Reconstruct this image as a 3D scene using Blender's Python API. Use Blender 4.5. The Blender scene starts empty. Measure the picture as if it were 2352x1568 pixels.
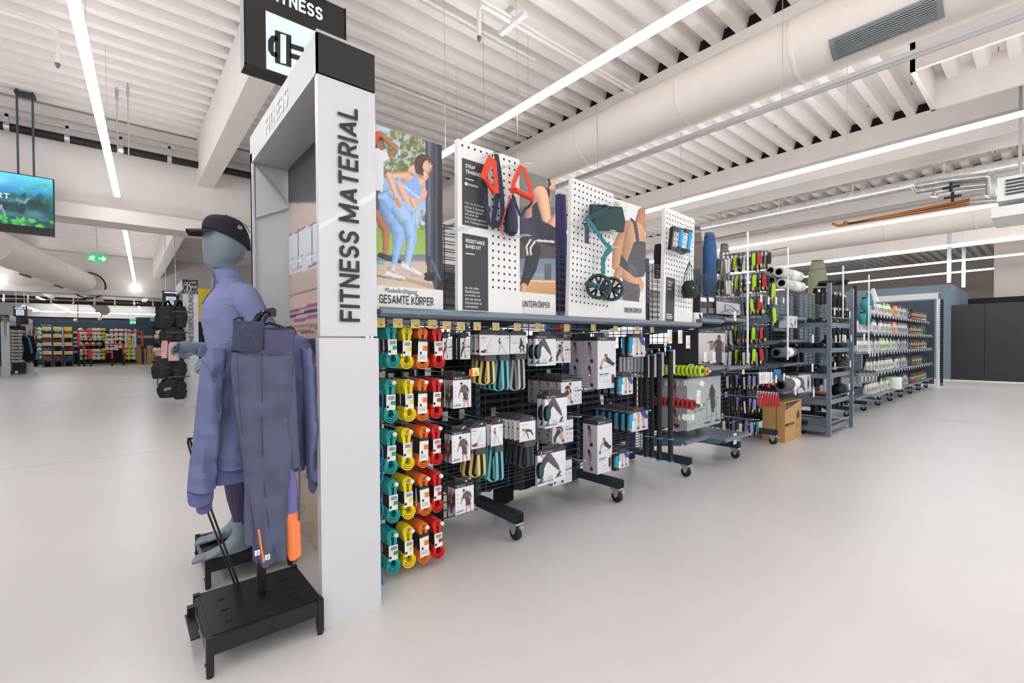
import bpy, math, random
import numpy as np
from mathutils import Vector, Matrix, noise

sc = bpy.context.scene
COL = sc.collection
# ---------------------------------------------------------------- camera
F, YAW, PITCH, ROLL, SY, HC = 1057.69, .866555, .0139337, -.0058672, 19.327, 1.2
_fw = np.array([math.cos(YAW), math.sin(YAW), 0.]); _r = np.array([math.sin(YAW), -math.cos(YAW), 0.]); _up = np.array([0, 0, 1.])
FW = _fw*math.cos(PITCH)-_up*math.sin(PITCH); _u2 = _up*math.cos(PITCH)+_fw*math.sin(PITCH)
RT = _r*math.cos(ROLL)+_u2*math.sin(ROLL); UP = _u2*math.cos(ROLL)-_r*math.sin(ROLL)
cd = bpy.data.cameras.new('camera'); cam = bpy.data.objects.new('camera', cd); COL.objects.link(cam)
cd.sensor_width = 36; cd.lens = F*36/2352; cd.shift_y = SY/2352; cd.clip_end = 200; cd.clip_start = .05
Mc = Matrix([[RT[0], UP[0], -FW[0], 0], [RT[1], UP[1], -FW[1], 0], [RT[2], UP[2], -FW[2], HC], [0, 0, 0, 1]])
cam.matrix_world = Mc; sc.camera = cam
# ---------------------------------------------------------------- world, exposure
w = bpy.data.worlds.new('world'); sc.world = w; w.use_nodes = True
w.node_tree.nodes['Background'].inputs[0].default_value = (.93, .965, 1, 1)
w.node_tree.nodes['Background'].inputs[1].default_value = .95
sc.view_settings.view_transform = 'Standard'; sc.view_settings.look = 'None'
sc.view_settings.gamma = 1; sc.view_settings.use_curve_mapping = False
sc.view_settings.exposure = 0.52
LAMP = 15.0       # strength of the lit strip lights
cy = sc.cycles
cy.use_denoising = True; cy.max_bounces = 6; cy.diffuse_bounces = 4; cy.glossy_bounces = 3; cy.transmission_bounces = 4
cy.transparent_max_bounces = 8; cy.caustics_reflective = False; cy.caustics_refractive = False; cy.sample_clamp_indirect = 6

# ---------------------------------------------------------------- pixel of the photo -> point on a plane
def at(px, py, **k):
    d = FW+(px-1176)/F*RT+(784+SY-py)/F*UP
    (a, v), = k.items(); i = 'XYZ'.index(a); o = np.array([0, 0, HC])
    return Vector(o+(v-o[i])/d[i]*d)
def px_of(P):
    d = np.asarray(P, float)-np.array([0, 0, HC]); z = d@FW
    return 1176+F*(d@RT)/z, 784+SY-F*(d@UP)/z
def rect(x0, y0, x1, y1, Y):
    """left/right/bottom/top on the plane Y of a front rectangle (left edge x0, right edge x1; y at its left edge for top, bottom)"""
    a = at(x0, y0, Y=Y); b = at(x1, y1, Y=Y); c = at(x0, y1, Y=Y)
    return a.x, b.x, (c.z+b.z)/2 if 0 else c.z, a.z

# ---------------------------------------------------------------- materials
def lin(h):
    if isinstance(h, str):
        h = h.lstrip('#'); c = [int(h[i:i+2], 16)/255 for i in (0, 2, 4)]
    else: c = h
    return tuple(x/12.92 if x <= .04045 else ((x+.055)/1.055)**2.4 for x in c)
MATS = {}
def mat(name, col, rough=.5, metal=0, var=0, vscale=8, bump=0, bscale=60, emit=0, coat=0, alpha=1, trans=0, stretch=None):
    if name in MATS: return MATS[name]
    m = bpy.data.materials.new(name); m.use_nodes = True; nt = m.node_tree; b = nt.nodes['Principled BSDF']
    c = lin(col); b.inputs['Base Color'].default_value = (*c, 1); b.inputs['Roughness'].default_value = rough
    b.inputs['Metallic'].default_value = metal
    if coat: b.inputs['Coat Weight'].default_value = coat
    if alpha < 1: b.inputs['Alpha'].default_value = alpha
    if trans: b.inputs['Transmission Weight'].default_value = trans
    if emit:
        b.inputs['Emission Color'].default_value = (*c, 1); b.inputs['Emission Strength'].default_value = emit
    if var or bump:
        tc = nt.nodes.new('ShaderNodeTexCoord'); mp = nt.nodes.new('ShaderNodeMapping'); nt.links.new(tc.outputs['Object'], mp.inputs[0])
        if stretch: mp.inputs['Scale'].default_value = stretch
    if var:
        n = nt.nodes.new('ShaderNodeTexNoise'); n.inputs['Scale'].default_value = vscale; n.inputs['Detail'].default_value = 4
        nt.links.new(mp.outputs[0], n.inputs['Vector'])
        mr = nt.nodes.new('ShaderNodeMapRange'); mr.inputs[1].default_value = .3; mr.inputs[2].default_value = .7
        mr.inputs[3].default_value = 1-var; mr.inputs[4].default_value = 1+var; nt.links.new(n.outputs[0], mr.inputs[0])
        mx = nt.nodes.new('ShaderNodeVectorMath'); mx.operation = 'SCALE'; mx.inputs[0].default_value = c
        nt.links.new(mr.outputs[0], mx.inputs['Scale']); nt.links.new(mx.outputs[0], b.inputs['Base Color'])
    if bump:
        n = nt.nodes.new('ShaderNodeTexNoise'); n.inputs['Scale'].default_value = bscale; n.inputs['Detail'].default_value = 3
        nt.links.new(mp.outputs[0], n.inputs['Vector']); bp = nt.nodes.new('ShaderNodeBump'); bp.inputs['Strength'].default_value = bump
        bp.inputs['Distance'].default_value = .004
        nt.links.new(n.outputs[0], bp.inputs['Height']); nt.links.new(bp.outputs[0], b.inputs['Normal'])
    MATS[name] = m; return m
def M_(h, rough=.5, **k):      # plain colour by hex
    return mat('paint_'+h.lstrip('#')+('' if rough == .5 else '_%d' % int(rough*100)), h, rough, **k)
def print_mat():
    if 'print' in MATS: return MATS['print']
    m = bpy.data.materials.new('print'); m.use_nodes = True; nt = m.node_tree; b = nt.nodes['Principled BSDF']
    a = nt.nodes.new('ShaderNodeAttribute'); a.attribute_name = 'Col'; nt.links.new(a.outputs['Color'], b.inputs['Base Color'])
    b.inputs['Roughness'].default_value = .45; MATS['print'] = m; return m

# ---------------------------------------------------------------- mesh builder
class MB:
    def __init__(s): s.v = []; s.f = []; s.mi = []; s.sm = []; s.T = None
    def add(s, vs, fs, m=0, smooth=False):
        o = len(s.v)
        if s.T is not None: vs = [s.T @ Vector(p) for p in vs]
        s.v.extend([tuple(p) for p in vs])
        for f in fs: s.f.append([o+i for i in f]); s.mi.append(m); s.sm.append(smooth)
        return s
    def box(s, x0, x1, y0, y1, z0, z1, m=0, ms=None):
        vs = [(x, y, z) for x in (x0, x1) for y in (y0, y1) for z in (z0, z1)]
        fs = [(0, 1, 3, 2), (4, 6, 7, 5), (0, 4, 5, 1), (2, 3, 7, 6), (0, 2, 6, 4), (1, 5, 7, 3)]  # -x +x -y +y -z +z
        if ms is None: return s.add(vs, fs, m)
        for f, mm in zip(fs, ms): s.add([vs[i] for i in f], [(0, 1, 2, 3)], mm)
        return s
    def bbox(s, c, sz, R=None, m=0):     # box by centre, size, rotation
        x, y, z = sz[0]/2, sz[1]/2, sz[2]/2
        vs = [Vector((a, b, d)) for a in (-x, x) for b in (-y, y) for d in (-z, z)]
        if R is not None: vs = [R @ p for p in vs]
        vs = [p+Vector(c) for p in vs]
        return s.add(vs, [(0, 1, 3, 2), (4, 6, 7, 5), (0, 4, 5, 1), (2, 3, 7, 6), (0, 2, 6, 4), (1, 5, 7, 3)], m)
    def tube(s, path, r, n=6, m=0, caps=True, flat=None, up=None, smooth=True, closed=False):
        P = [Vector(p) for p in path]; k = len(P); rings = []; last = None
        for i, p in enumerate(P):
            if closed: t = P[(i+1) % k]-P[i-1]
            else: t = P[min(i+1, k-1)]-P[max(i-1, 0)]
            if t.length < 1e-9: t = Vector((0, 0, 1))
            t.normalize()
            if up is not None: a = Vector(up)
            elif last is not None: a = last
            else: a = Vector((0, 0, 1)) if abs(t.z) < .9 else Vector((1, 0, 0))
            b = t.cross(a)
            if b.length < 1e-6: b = t.cross(Vector((.3, .5, .8)))
            b.normalize(); a2 = b.cross(t); last = a2
            rr = r[i] if isinstance(r, (list, tuple)) else r
            if isinstance(rr, (tuple, list)): ra, rb = rr
            else: ra = rb = rr
            rings.append([p+b*ra*math.cos(2*math.pi*j/n+math.pi/n)+a2*rb*math.sin(2*math.pi*j/n+math.pi/n) for j in range(n)])
        return s.loft(rings, m, caps, smooth, closed)
    def loft(s, rings, m=0, caps=True, smooth=True, closed=False, mf=None):
        n = len(rings[0]); vs = [p for r in rings for p in r]; k = len(rings)
        o = len(s.v)
        if s.T is not None: vs = [s.T @ Vector(p) for p in vs]
        s.v.extend([tuple(p) for p in vs])
        for i in range(k if closed else k-1):
            for j in range(n):
                a, b = i*n+j, i*n+(j+1) % n; i2 = (i+1) % k; c, d = i2*n+(j+1) % n, i2*n+j
                s.f.append([o+a, o+b, o+c, o+d]); s.mi.append(mf(i, j) if mf else m); s.sm.append(smooth)
        if caps and not closed:
            s.f.append([o+j for j in reversed(range(n))]); s.mi.append(mf(0, 0) if mf else m); s.sm.append(False)
            s.f.append([o+(k-1)*n+j for j in range(n)]); s.mi.append(mf(k-2, 0) if mf else m); s.sm.append(False)
        return s
    def lathe(s, prof, c=(0, 0, 0), axis='z', n=16, m=0, smooth=True, mf=None, caps=True):
        rings = []
        for r, h in prof:
            ring = []
            for j in range(n):
                a = 2*math.pi*j/n; x, y = r*math.cos(a), r*math.sin(a)
                p = (x, y, h) if axis == 'z' else ((x, h, -y) if axis == 'y' else (h, x, y))
                ring.append(Vector(p)+Vector(c))
            rings.append(ring)
        return s.loft(rings, m, caps, smooth, mf=mf)
    def ball(s, c, r, nu=12, nv=8, m=0, mf=None, sc=(1, 1, 1)):
        prof = []
        rings = []
        for i in range(nv+1):
            t = math.pi*i/nv; rr = max(math.sin(t), .02)
            rings.append([Vector((c[0]+r*sc[0]*rr*math.cos(2*math.pi*j/nu), c[1]+r*sc[1]*rr*math.sin(2*math.pi*j/nu), c[2]-r*sc[2]*math.cos(t))) for j in range(nu)])
        return s.loft(rings, m, True, True, mf=mf)
    def prism(s, poly, plane, d0, d1, m=0, smooth=False):
        """poly 2-D; plane 'xz','xy','yz'; extruded on the third axis from d0 to d1"""
        def P(a, b, d): return (a, d, b) if plane == 'xz' else ((a, b, d) if plane == 'xy' else (d, a, b))
        n = len(poly); vs = [P(a, b, d0) for a, b in poly]+[P(a, b, d1) for a, b in poly]
        s.add(vs, [tuple(range(n)), tuple(reversed(range(n, 2*n)))], m)
        return s.add(vs, [(i, (i+1) % n, n+(i+1) % n, n+i) for i in range(n)], m, smooth)
    def ribbon(s, path, t, d0, d1, plane='xz', m=0, closed=False, mf=None, smooth=True):
        """a strap of thickness t that follows the 2-D path, its width from d0 to d1 on the third axis"""
        P = [Vector(p) for p in path]; k = len(P); rings = []
        def Q(a, d): return (a[0], d, a[1]) if plane == 'xz' else ((a[0], a[1], d) if plane == 'xy' else (d, a[0], a[1]))
        for i, p in enumerate(P):
            g = (P[(i+1) % k]-P[i-1]) if closed else (P[min(i+1, k-1)]-P[max(i-1, 0)])
            if g.length < 1e-9: g = Vector((1, 0))
            g.normalize(); nn = Vector((-g.y, g.x))*t/2
            ds = [d0, d1] if mf is None else [d0+(d1-d0)*q for q in (0, .3, .7, 1)]
            rings.append([Q(p+nn, d) for d in ds]+[Q(p-nn, d) for d in reversed(ds)])
        if mf: return s.loft(rings, 0, not closed, smooth, closed, mf=lambda i, j: 1 if j in (1, 5) else 0)
        return s.loft(rings, m, not closed, smooth, closed)
    def mesh(s, name):
        me = bpy.data.meshes.new(name); me.from_pydata(s.v, [], s.f)
        me.polygons.foreach_set('material_index', s.mi); me.polygons.foreach_set('use_smooth', s.sm); me.update()
        return me
    def build(s, name, mats, parent=None, world=True, flatcut=True):
        me = s.mesh(name)
        for m in (mats if isinstance(mats, (list, tuple)) else [mats]): me.materials.append(m)
        if any(s.sm):
            try: me.set_sharp_from_angle(angle=math.radians(42))
            except Exception: pass
        return put(name, me, parent, world)
WL = {}
def put(name, me, parent=None, world=True):
    o = bpy.data.objects.new(name, me); COL.objects.link(o)
    if parent is not None:
        o.parent = parent
        W = WL.get(parent.name, Vector())
        if world: o.location = -W; WL[o.name] = Vector()
        else: WL[o.name] = W
    return o
def tag(o, label=None, cat=None, group=None, kind=None):
    if label: o['label'] = label
    if cat: o['category'] = cat
    if group: o['group'] = group
    if kind: o['kind'] = kind
    return o
def thing(name, label, cat, loc=(0, 0, 0), group=None, rz=0):
    o = bpy.data.objects.new(name, None); COL.objects.link(o); o.location = loc; o.rotation_euler.z = rz
    o.empty_display_size = .05; WL[o.name] = Vector(loc)
    return tag(o, label, cat, group)
def struct(o): o['kind'] = 'structure'; return o
def dup(o, loc=None, label=None, group=None, rz=None, parent=None, rot=None, scale=None):
    c = o.copy(); COL.objects.link(c)
    if parent is not None: c.parent = parent
    if loc is not None: c.location = loc
    if rz is not None: c.rotation_euler.z = rz
    if rot is not None: c.rotation_euler = rot
    if scale is not None: c.scale = scale
    if label: c['label'] = label
    if group: c['group'] = group
    for ch in [x for x in KIDS.get(o.name, [])]: dup(ch, parent=c)
    return c
KIDS = {}
def kids(o):   # remember the part tree of a prototype
    KIDS[o.name] = [c for c in o.children]
    for c in o.children: kids(c)
    return o

# ---------------------------------------------------------------- lettering
def ftext(body, o, u, v, w, h, m, parent=None, name='lettering', bold=0, shear=0, keep=False, world=True, sp=1.0):
    """flat letters that fill the box w x h at o, along u (reading) and v (up)"""
    c = bpy.data.curves.new(name, 'FONT'); c.body = body; c.resolution_u = 2; c.offset = bold; c.shear = shear; c.align_x = 'LEFT'; c.space_character = sp
    ob = bpy.data.objects.new('t', c); me = bpy.data.meshes.new_from_object(ob)
    n = len(me.vertices); co = np.empty(n*3); me.vertices.foreach_get('co', co); co = co.reshape(-1, 3)
    mn, mx = co.min(0), co.max(0); s = (mx-mn); u = np.array(u, float); v = np.array(v, float)
    sx = w/max(s[0], 1e-6); sy = h/max(s[1], 1e-6)
    if keep: sx = sy = min(sx, sy)
    q = np.array(o)[None]+(co[:, :1]-mn[0])*sx*u[None]+(co[:, 1:2]-mn[1])*sy*v[None]
    me.vertices.foreach_set('co', q.ravel()); me.update(); me.materials.clear(); me.materials.append(m); me.name = name
    bpy.data.objects.remove(ob); bpy.data.curves.remove(c)
    return put(name, me, parent, world)


# stroke letters: upright condensed capitals built from flat strokes
def _arc(cx, cy, rx, ry, a0, a1, n=9): return [(cx+rx*math.cos(math.radians(a0+(a1-a0)*i/n)), cy+ry*math.sin(math.radians(a0+(a1-a0)*i/n))) for i in range(n+1)]
_O = _arc(.5, .72, .5, .28, 0, 180)+_arc(.5, .28, .5, .28, 180, 360)+[(1, .72)]
_B = lambda y0, y1, w=1: [(0, y1), (w*.5, y1)]+_arc(w*.5, (y0+y1)/2, w*.5, (y1-y0)/2, 90, -90)+[(0, y0)]
GLY = {'A': (.62, [[(0, 0), (.5, 1)], [(.5, 1), (1, 0)], [(.2, .3), (.8, .3)]]), 'B': (.5, [[(0, 0), (0, 1)], _B(.53, 1, .92), _B(0, .53)]), 'C': (.5, [_arc(.5, .72, .5, .28, 5, 180)+_arc(.5, .28, .5, .28, 180, 355)]),
 'D': (.52, [[(0, 0), (0, 1)], [(0, 1), (.35, 1)]+_arc(.35, .7, .65, .3, 90, 0, 6)+_arc(.35, .3, .65, .3, 0, -90, 6)+[(0, 0)]]), 'E': (.44, [[(0, 0), (0, 1)], [(0, 1), (1, 1)], [(0, .52), (.88, .52)], [(0, 0), (1, 0)]]), 'F': (.44, [[(0, 0), (0, 1)], [(0, 1), (1, 1)], [(0, .5), (.88, .5)]]),
 'G': (.54, [_arc(.5, .72, .5, .28, 8, 180)+_arc(.5, .28, .5, .28, 180, 350), [(1, .05), (1, .47)], [(.62, .47), (1, .47)]]), 'H': (.52, [[(0, 0), (0, 1)], [(1, 0), (1, 1)], [(0, .52), (1, .52)]]), 'I': (0, [[(.5, 0), (.5, 1)]]), 'J': (.44, [[(1, 1), (1, .28)]+_arc(.5, .26, .5, .26, 0, -170)]),
 'K': (.52, [[(0, 0), (0, 1)], [(.05, .38), (1, 1)], [(.36, .56), (1, 0)]]), 'L': (.42, [[(0, 0), (0, 1)], [(0, 0), (1, 0)]]), 'M': (.74, [[(0, 0), (0, 1)], [(1, 0), (1, 1)], [(0, 1), (.5, .08)], [(.5, .08), (1, 1)]]), 'N': (.54, [[(0, 0), (0, 1)], [(1, 0), (1, 1)], [(0, 1), (1, 0)]]),
 'O': (.52, [_O]), 'P': (.5, [[(0, 0), (0, 1)], _B(.46, 1)]), 'R': (.5, [[(0, 0), (0, 1)], _B(.48, 1), [(.5, .48), (1, 0)]]), 'S': (.48, [_arc(.5, .75, .5, .25, 10, 240, 10)+[(.5, .5)]+_arc(.5, .25, .5, .25, 60, -170, 10)]), 'T': (.5, [[(0, 1), (1, 1)], [(.5, 0), (.5, 1)]]),
 'U': (.52, [[(0, 1), (0, .28)]+_arc(.5, .28, .5, .28, 180, 360)+[(1, 1)]]), 'V': (.58, [[(0, 1), (.5, 0)], [(.5, 0), (1, 1)]]), 'W': (.84, [[(0, 1), (.25, 0)], [(.25, 0), (.5, .95)], [(.5, .95), (.75, 0)], [(.75, 0), (1, 1)]]), 'X': (.54, [[(0, 0), (1, 1)], [(0, 1), (1, 0)]]), 'Y': (.54, [[(.5, 0), (.5, .45)], [(.5, .45), (0, 1)], [(.5, .45), (1, 1)]]), 'Z': (.48, [[(0, 1), (1, 1)], [(1, 1), (0, 0)], [(0, 0), (1, 0)]]),
 '0': (.46, [_O]), '1': (.2, [[(1, 0), (1, 1)], [(1, 1), (0, .8)]]), '2': (.46, [_arc(.5, .72, .5, .28, 170, -30)+[(0, 0)], [(0, 0), (1, 0)]]), '4': (.5, [[(.78, 0), (.78, 1)], [(.78, 1), (0, .28)], [(0, .28), (1, .28)]]), '5': (.46, [[(.9, 1), (.1, 1)], [(.1, 1), (.05, .55)], _arc(.45, .3, .55, .3, 120, -150)]),
 '7': (.46, [[(0, 1), (1, 1)], [(1, 1), (.35, 0)]]), '8': (.46, [_arc(.5, .75, .45, .25, 0, 360, 12), _arc(.5, .26, .5, .26, 0, 360, 12)]), '9': (.46, [_arc(.5, .7, .5, .3, 0, 360, 12), [(1, .7), (.6, 0)]]), '.': (0, [[(.5, 0), (.5, .02)]]), '-': (.3, [[(0, .45), (1, .45)]]), '&': (.56, [_arc(.4, .78, .3, .22, -60, 240, 8)+[(1, 0)], _arc(.4, .25, .4, .25, 60, 330, 8)]), '+': (.4, [[(0, .45), (1, .45)], [(.5, .2), (.5, .7)]])}
def text(body, o, u, v, w, h, m, parent=None, name='lettering', bold=0, shear=0, keep=False, world=True, sp=1.0):
    if any(c not in GLY and c not in ' ÄÖÜ' for c in body): return ftext(body, o, u, v, w, h, m, parent, name, 0, shear, keep, world, 1.04)
    t = .105+bold*2.2; t = min(t, .2); gap = .12; x = 0; P = []; W = []
    for ch in body:
        if ch == ' ': x += .34; continue
        b_ = {'Ä': 'A', 'Ö': 'O', 'Ü': 'U'}.get(ch, ch); gw, st = GLY[b_]
        for s_ in st: P.append([(x+t/2+px_*gw, t/2+py_*(1-t)) for px_, py_ in s_])
        if ch != b_:
            for q in (.22, .78): P.append([(x+t/2+q*gw, 1.12), (x+t/2+q*gw, 1.14)])
        x += gw+t+gap
    L = x-gap; u = Vector(u); v = Vector(v); n = u.cross(v).normalized(); o = Vector(o); b = MB(); k = 0; tx = t
    sx, sy = w/L, h
    for s_ in P:
        k += 1; d = n*(.00012*(k % 4)); pts = [Vector(q) for q in s_]; c = len(pts)
        if c == 2:
            g = (pts[1]-pts[0]).normalized(); diag = abs(g.x) > .05 and abs(g.y) > .05
            e = 0 if diag else t/2; pts = [pts[0]-g*e, pts[1]+g*e]
        R1, R2 = [], []
        for i, p in enumerate(pts):
            g = (pts[min(i+1, len(pts)-1)]-pts[max(i-1, 0)]); g = g.normalized() if g.length > 1e-9 else Vector((1, 0)); nn = Vector((-g.y, g.x))*t/2
            if c == 2 and abs(g.x) > .05 and abs(g.y) > .05: nn = Vector((t/2*1.12, 0)) if abs(g.y) > abs(g.x)*.6 else nn
            R1.append(p+nn); R2.append(p-nn)
        vs = [o+u*(q.x*sx)+v*(q.y*sy+shear*0)+d for q in R1+R2]; m_ = len(R1)
        b.add(vs, [(i, i+1, m_+i+1, m_+i) for i in range(m_-1)])
    return b.build(name, m, parent, world)

# ---------------------------------------------------------------- flat prints painted into a grid of colours
class Print:
    """a printed rectangle: colours per grid point; X,Y hold each point's drawing coordinates"""
    def __init__(s, nx, ny, X=None, Y=None, base='#ffffff'):
        s.nx, s.ny = nx, ny
        if X is None: X, Y = np.meshgrid(np.linspace(0, 1, nx), np.linspace(1, 0, ny))
        s.X, s.Y = X, Y; s.c = np.zeros((ny, nx, 3)); s.c[:] = s._c(base)
    def _c(s, h):
        h = h.lstrip('#'); h = ''.join(x*2 for x in h) if len(h) == 3 else h; return np.array([int(h[i:i+2], 16)/255 for i in (0, 2, 4)])
    def put(s, mask, col, a=1.):
        mask = mask.astype(float)*a; s.c = s.c*(1-mask[..., None])+s._c(col)*mask[..., None]; return s
    def poly(s, pts, col, a=1.):
        x, y = s.X, s.Y; ins = np.zeros(x.shape, bool); n = len(pts); j = n-1
        for i in range(n):
            xi, yi = pts[i]; xj, yj = pts[j]
            if yi != yj: ins ^= ((yi > y) != (yj > y)) & (x < (xj-xi)*(y-yi)/(yj-yi)+xi)
            j = i
        return s.put(ins, col, a)
    def cap(s, p, q, r0, r1, col, a=1., soft=0):
        px, py = p; qx, qy = q; dx, dy = qx-px, qy-py; L = max(dx*dx+dy*dy, 1e-9)
        t = np.clip(((s.X-px)*dx+(s.Y-py)*dy)/L, 0, 1); d = np.hypot(s.X-px-t*dx, s.Y-py-t*dy); r = r0+(r1-r0)*t
        mk = np.clip((r-d)/soft+.5, 0, 1) if soft else (d < r)
        sd = ((s.X-px)*dy-(s.Y-py)*dx)/math.sqrt(L)/np.maximum(r, 1e-9); sd = np.clip(sd, -1, 1); sgn = 1 if dy >= 0 else -1
        tone = np.clip(1.05-.13*sd*sgn*-1-.20*sd*sd, .6, 1.2)[..., None]; mm = (mk.astype(float)*a)[..., None]
        s.c = s.c*(1-mm)+np.clip(s._c(col)*tone, 0, 1)*mm; return s
    def limb(s, pts, rs, col, a=1.):
        for i in range(len(pts)-1): s.cap(pts[i], pts[i+1], rs[i], rs[i+1], col, a)
        return s
    def ell(s, c, rx, ry, col, a=1., soft=0):
        d = np.hypot((s.X-c[0])/rx, (s.Y-c[1])/ry)
        mk = np.clip((1-d)/soft+.5, 0, 1) if soft else (d < 1)
        tone = np.clip(1.05-.10*(s.X-c[0])/rx-.16*np.minimum(d, 1)**2, .6, 1.2)[..., None]; mm = (mk.astype(float)*a)[..., None]
        s.c = s.c*(1-mm)+np.clip(s._c(col)*tone, 0, 1)*mm; return s
    def vgrad(s, y0, y1, c0, c1, x0=-1e9, x1=1e9):
        m = (s.Y >= y0) & (s.Y <= y1) & (s.X >= x0) & (s.X <= x1); t = np.clip((s.Y-y0)/(y1-y0+1e-9), 0, 1)[..., None]
        cc = s._c(c0)*(1-t)+s._c(c1)*t; s.c = np.where(m[..., None], cc, s.c); return s
    def blobs(s, x0, x1, y0, y1, cols, n, r0, r1, seed=0, a=.8):
        R = random.Random(seed)
        for _ in range(n): s.ell((R.uniform(x0, x1), R.uniform(y0, y1)), R.uniform(r0, r1), R.uniform(r0, r1), R.choice(cols), a)
        return s
    def mesh(s, name, P00, P10, P01):
        """P00 lower left, P10 lower right, P01 upper left corner"""
        nx, ny = s.nx, s.ny; P00, P10, P01 = (np.array(p, float) for p in (P00, P10, P01))
        uu, vv = np.meshgrid(np.linspace(0, 1, nx), np.linspace(0, 1, ny))
        co = P00+uu[..., None]*(P10-P00)+vv[..., None]*(P01-P00)
        idx = np.arange(nx*ny).reshape(ny, nx)
        f = np.stack([idx[:-1, :-1], idx[:-1, 1:], idx[1:, 1:], idx[1:, :-1]], -1).reshape(-1, 4)
        me = bpy.data.meshes.new(name); me.vertices.add(nx*ny); me.vertices.foreach_set('co', co.ravel())
        me.loops.add(f.size); me.loops.foreach_set('vertex_index', f.ravel().astype(np.int32))
        me.polygons.add(len(f)); me.polygons.foreach_set('loop_start', np.arange(0, f.size, 4, dtype=np.int32)); me.update(calc_edges=True)
        c = s.c
        l = np.where(c <= .04045, c/12.92, ((c+.055)/1.055)**2.4)
        at_ = me.color_attributes.new('Col', 'FLOAT_COLOR', 'POINT')
        rgba = np.ones((nx*ny, 4)); rgba[:, :3] = l.reshape(-1, 3); at_.data.foreach_set('color', rgba.ravel())
        me.materials.append(print_mat()); return me
def photo_print(nx, ny, P00, P10, P01, ox, oy, sc_, base):
    """a Print whose drawing coordinates are those of a crop (origin ox, oy; scale sc_) of the photo"""
    P00, P10, P01 = (np.array(p, float) for p in (P00, P10, P01))
    uu, vv = np.meshgrid(np.linspace(0, 1, nx), np.linspace(0, 1, ny))
    co = P00+uu[..., None]*(P10-P00)+vv[..., None]*(P01-P00)-np.array([0, 0, HC]); z = co@FW
    X = (1176+F*(co@RT)/z-ox)*sc_; Y = (784+SY-F*(co@UP)/z-oy)*sc_
    p = Print(nx, ny, X, Y, base); p.k = (P00, P10, P01); return p
ORD = ['first', 'second', 'third', 'fourth', 'fifth', 'sixth', 'seventh', 'eighth', 'ninth', 'tenth', 'eleventh', 'twelfth', 'thirteenth', 'fourteenth', 'fifteenth', 'sixteenth', 'seventeenth', 'eighteenth', 'nineteenth', 'twentieth'] + ['%dth' % i for i in range(21, 90)]
for _i in range(20, 60):
    ORD[_i] = '%d%s' % (_i+1, {1: 'st', 2: 'nd', 3: 'rd'}.get((_i+1) % 10, 'th'))
R = random.Random(7)

# ---------------------------------------------------------------- the materials of the place
FLOOR = mat('resin_floor', '#d9d5d2', .32, var=.02, vscale=1.2, bump=.03, bscale=9)
DECK = mat('deck_paint', '#f3ece7', .6, var=.02, vscale=2)
CONC = mat('beam_paint', '#e6dfd9', .7, var=.03, vscale=3, bump=.1, bscale=30)
WHITE = mat('white_panel', '#eeeeef', .35)
WHITE2 = mat('white_coated_steel', '#ebe9e6', .4)
SLATE = mat('slate_steel', '#4a5563', .45, .2)
SLATE2 = mat('shelf_steel', '#73808e', .42, .2)
DKSL = mat('dark_slate_steel', '#323c48', .45, .2)
BLACK = mat('black_coated_steel', '#131314', .38, var=.1, vscale=40)
BPLAST = mat('black_plastic', '#101112', .35)
RUBBER = mat('black_rubber', '#161617', .6)
CHROME = mat('zinc', '#c9cdd0', .28, .9)
CARD = mat('cardboard', '#c39a63', .8, var=.05, vscale=12)
LIT = mat('lit_diffuser', '#f8fbff', .5, emit=LAMP); LITF = mat('lit_diffuser_far', '#f8fbff', .5, emit=9.0); LITH2 = mat('housing_uplight_left', '#f6f8fb', .5, emit=LAMP*.55); LITH = mat('housing_uplight', '#f6f8fb', .5, emit=LAMP*.95)  # housing glow is added uplight to brighten the deck
PAPER = mat('paper_white', '#efeeec', .55)
YTAG = mat('yellow_tag', '#f3cd63', .5)
INK = mat('ink', '#26262a', .5)
DHEAD = mat('dark_grey_card', '#3a393c', .5)
# ================================================================ THE SETTING
CZ = 4.92     # underside of the deck
b = MB(); b.box(-14, 42, -9, 46, -.1, 0); struct(b.build('floor', FLOOR))
# thin joint lines in the resin
b = MB()
for y in (-2.9, -.35, 6.6, 14, 22): b.box(-14, 40, y-.004, y+.004, 0, .0012)
for x in (-3.2, 9.5, 19): b.box(x-.004, x+.004, -9, 1.2, 0, .0012)
struct(b.build('floor_joints', mat('joint', '#c4c0bd', .6)))
# corrugated deck: ribs run along X
b = MB(); prof = []; y = -9.0
while y < 45:
    prof += [(y, CZ), (y+.11, CZ), (y+.15, CZ+.14), (y+.26, CZ+.14)]; y += .30
vs = [(x, p[0], p[1]) for x in (-14, 42) for p in prof]; n = len(prof)
b.add(vs, [(i, i+1, n+i+1, n+i) for i in range(n-1)]); struct(b.build('ceiling', DECK))
b = MB(); b.box(-14, 42, -9, 46, CZ+.3, CZ+.34); struct(b.build('roof', CONC))
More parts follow.
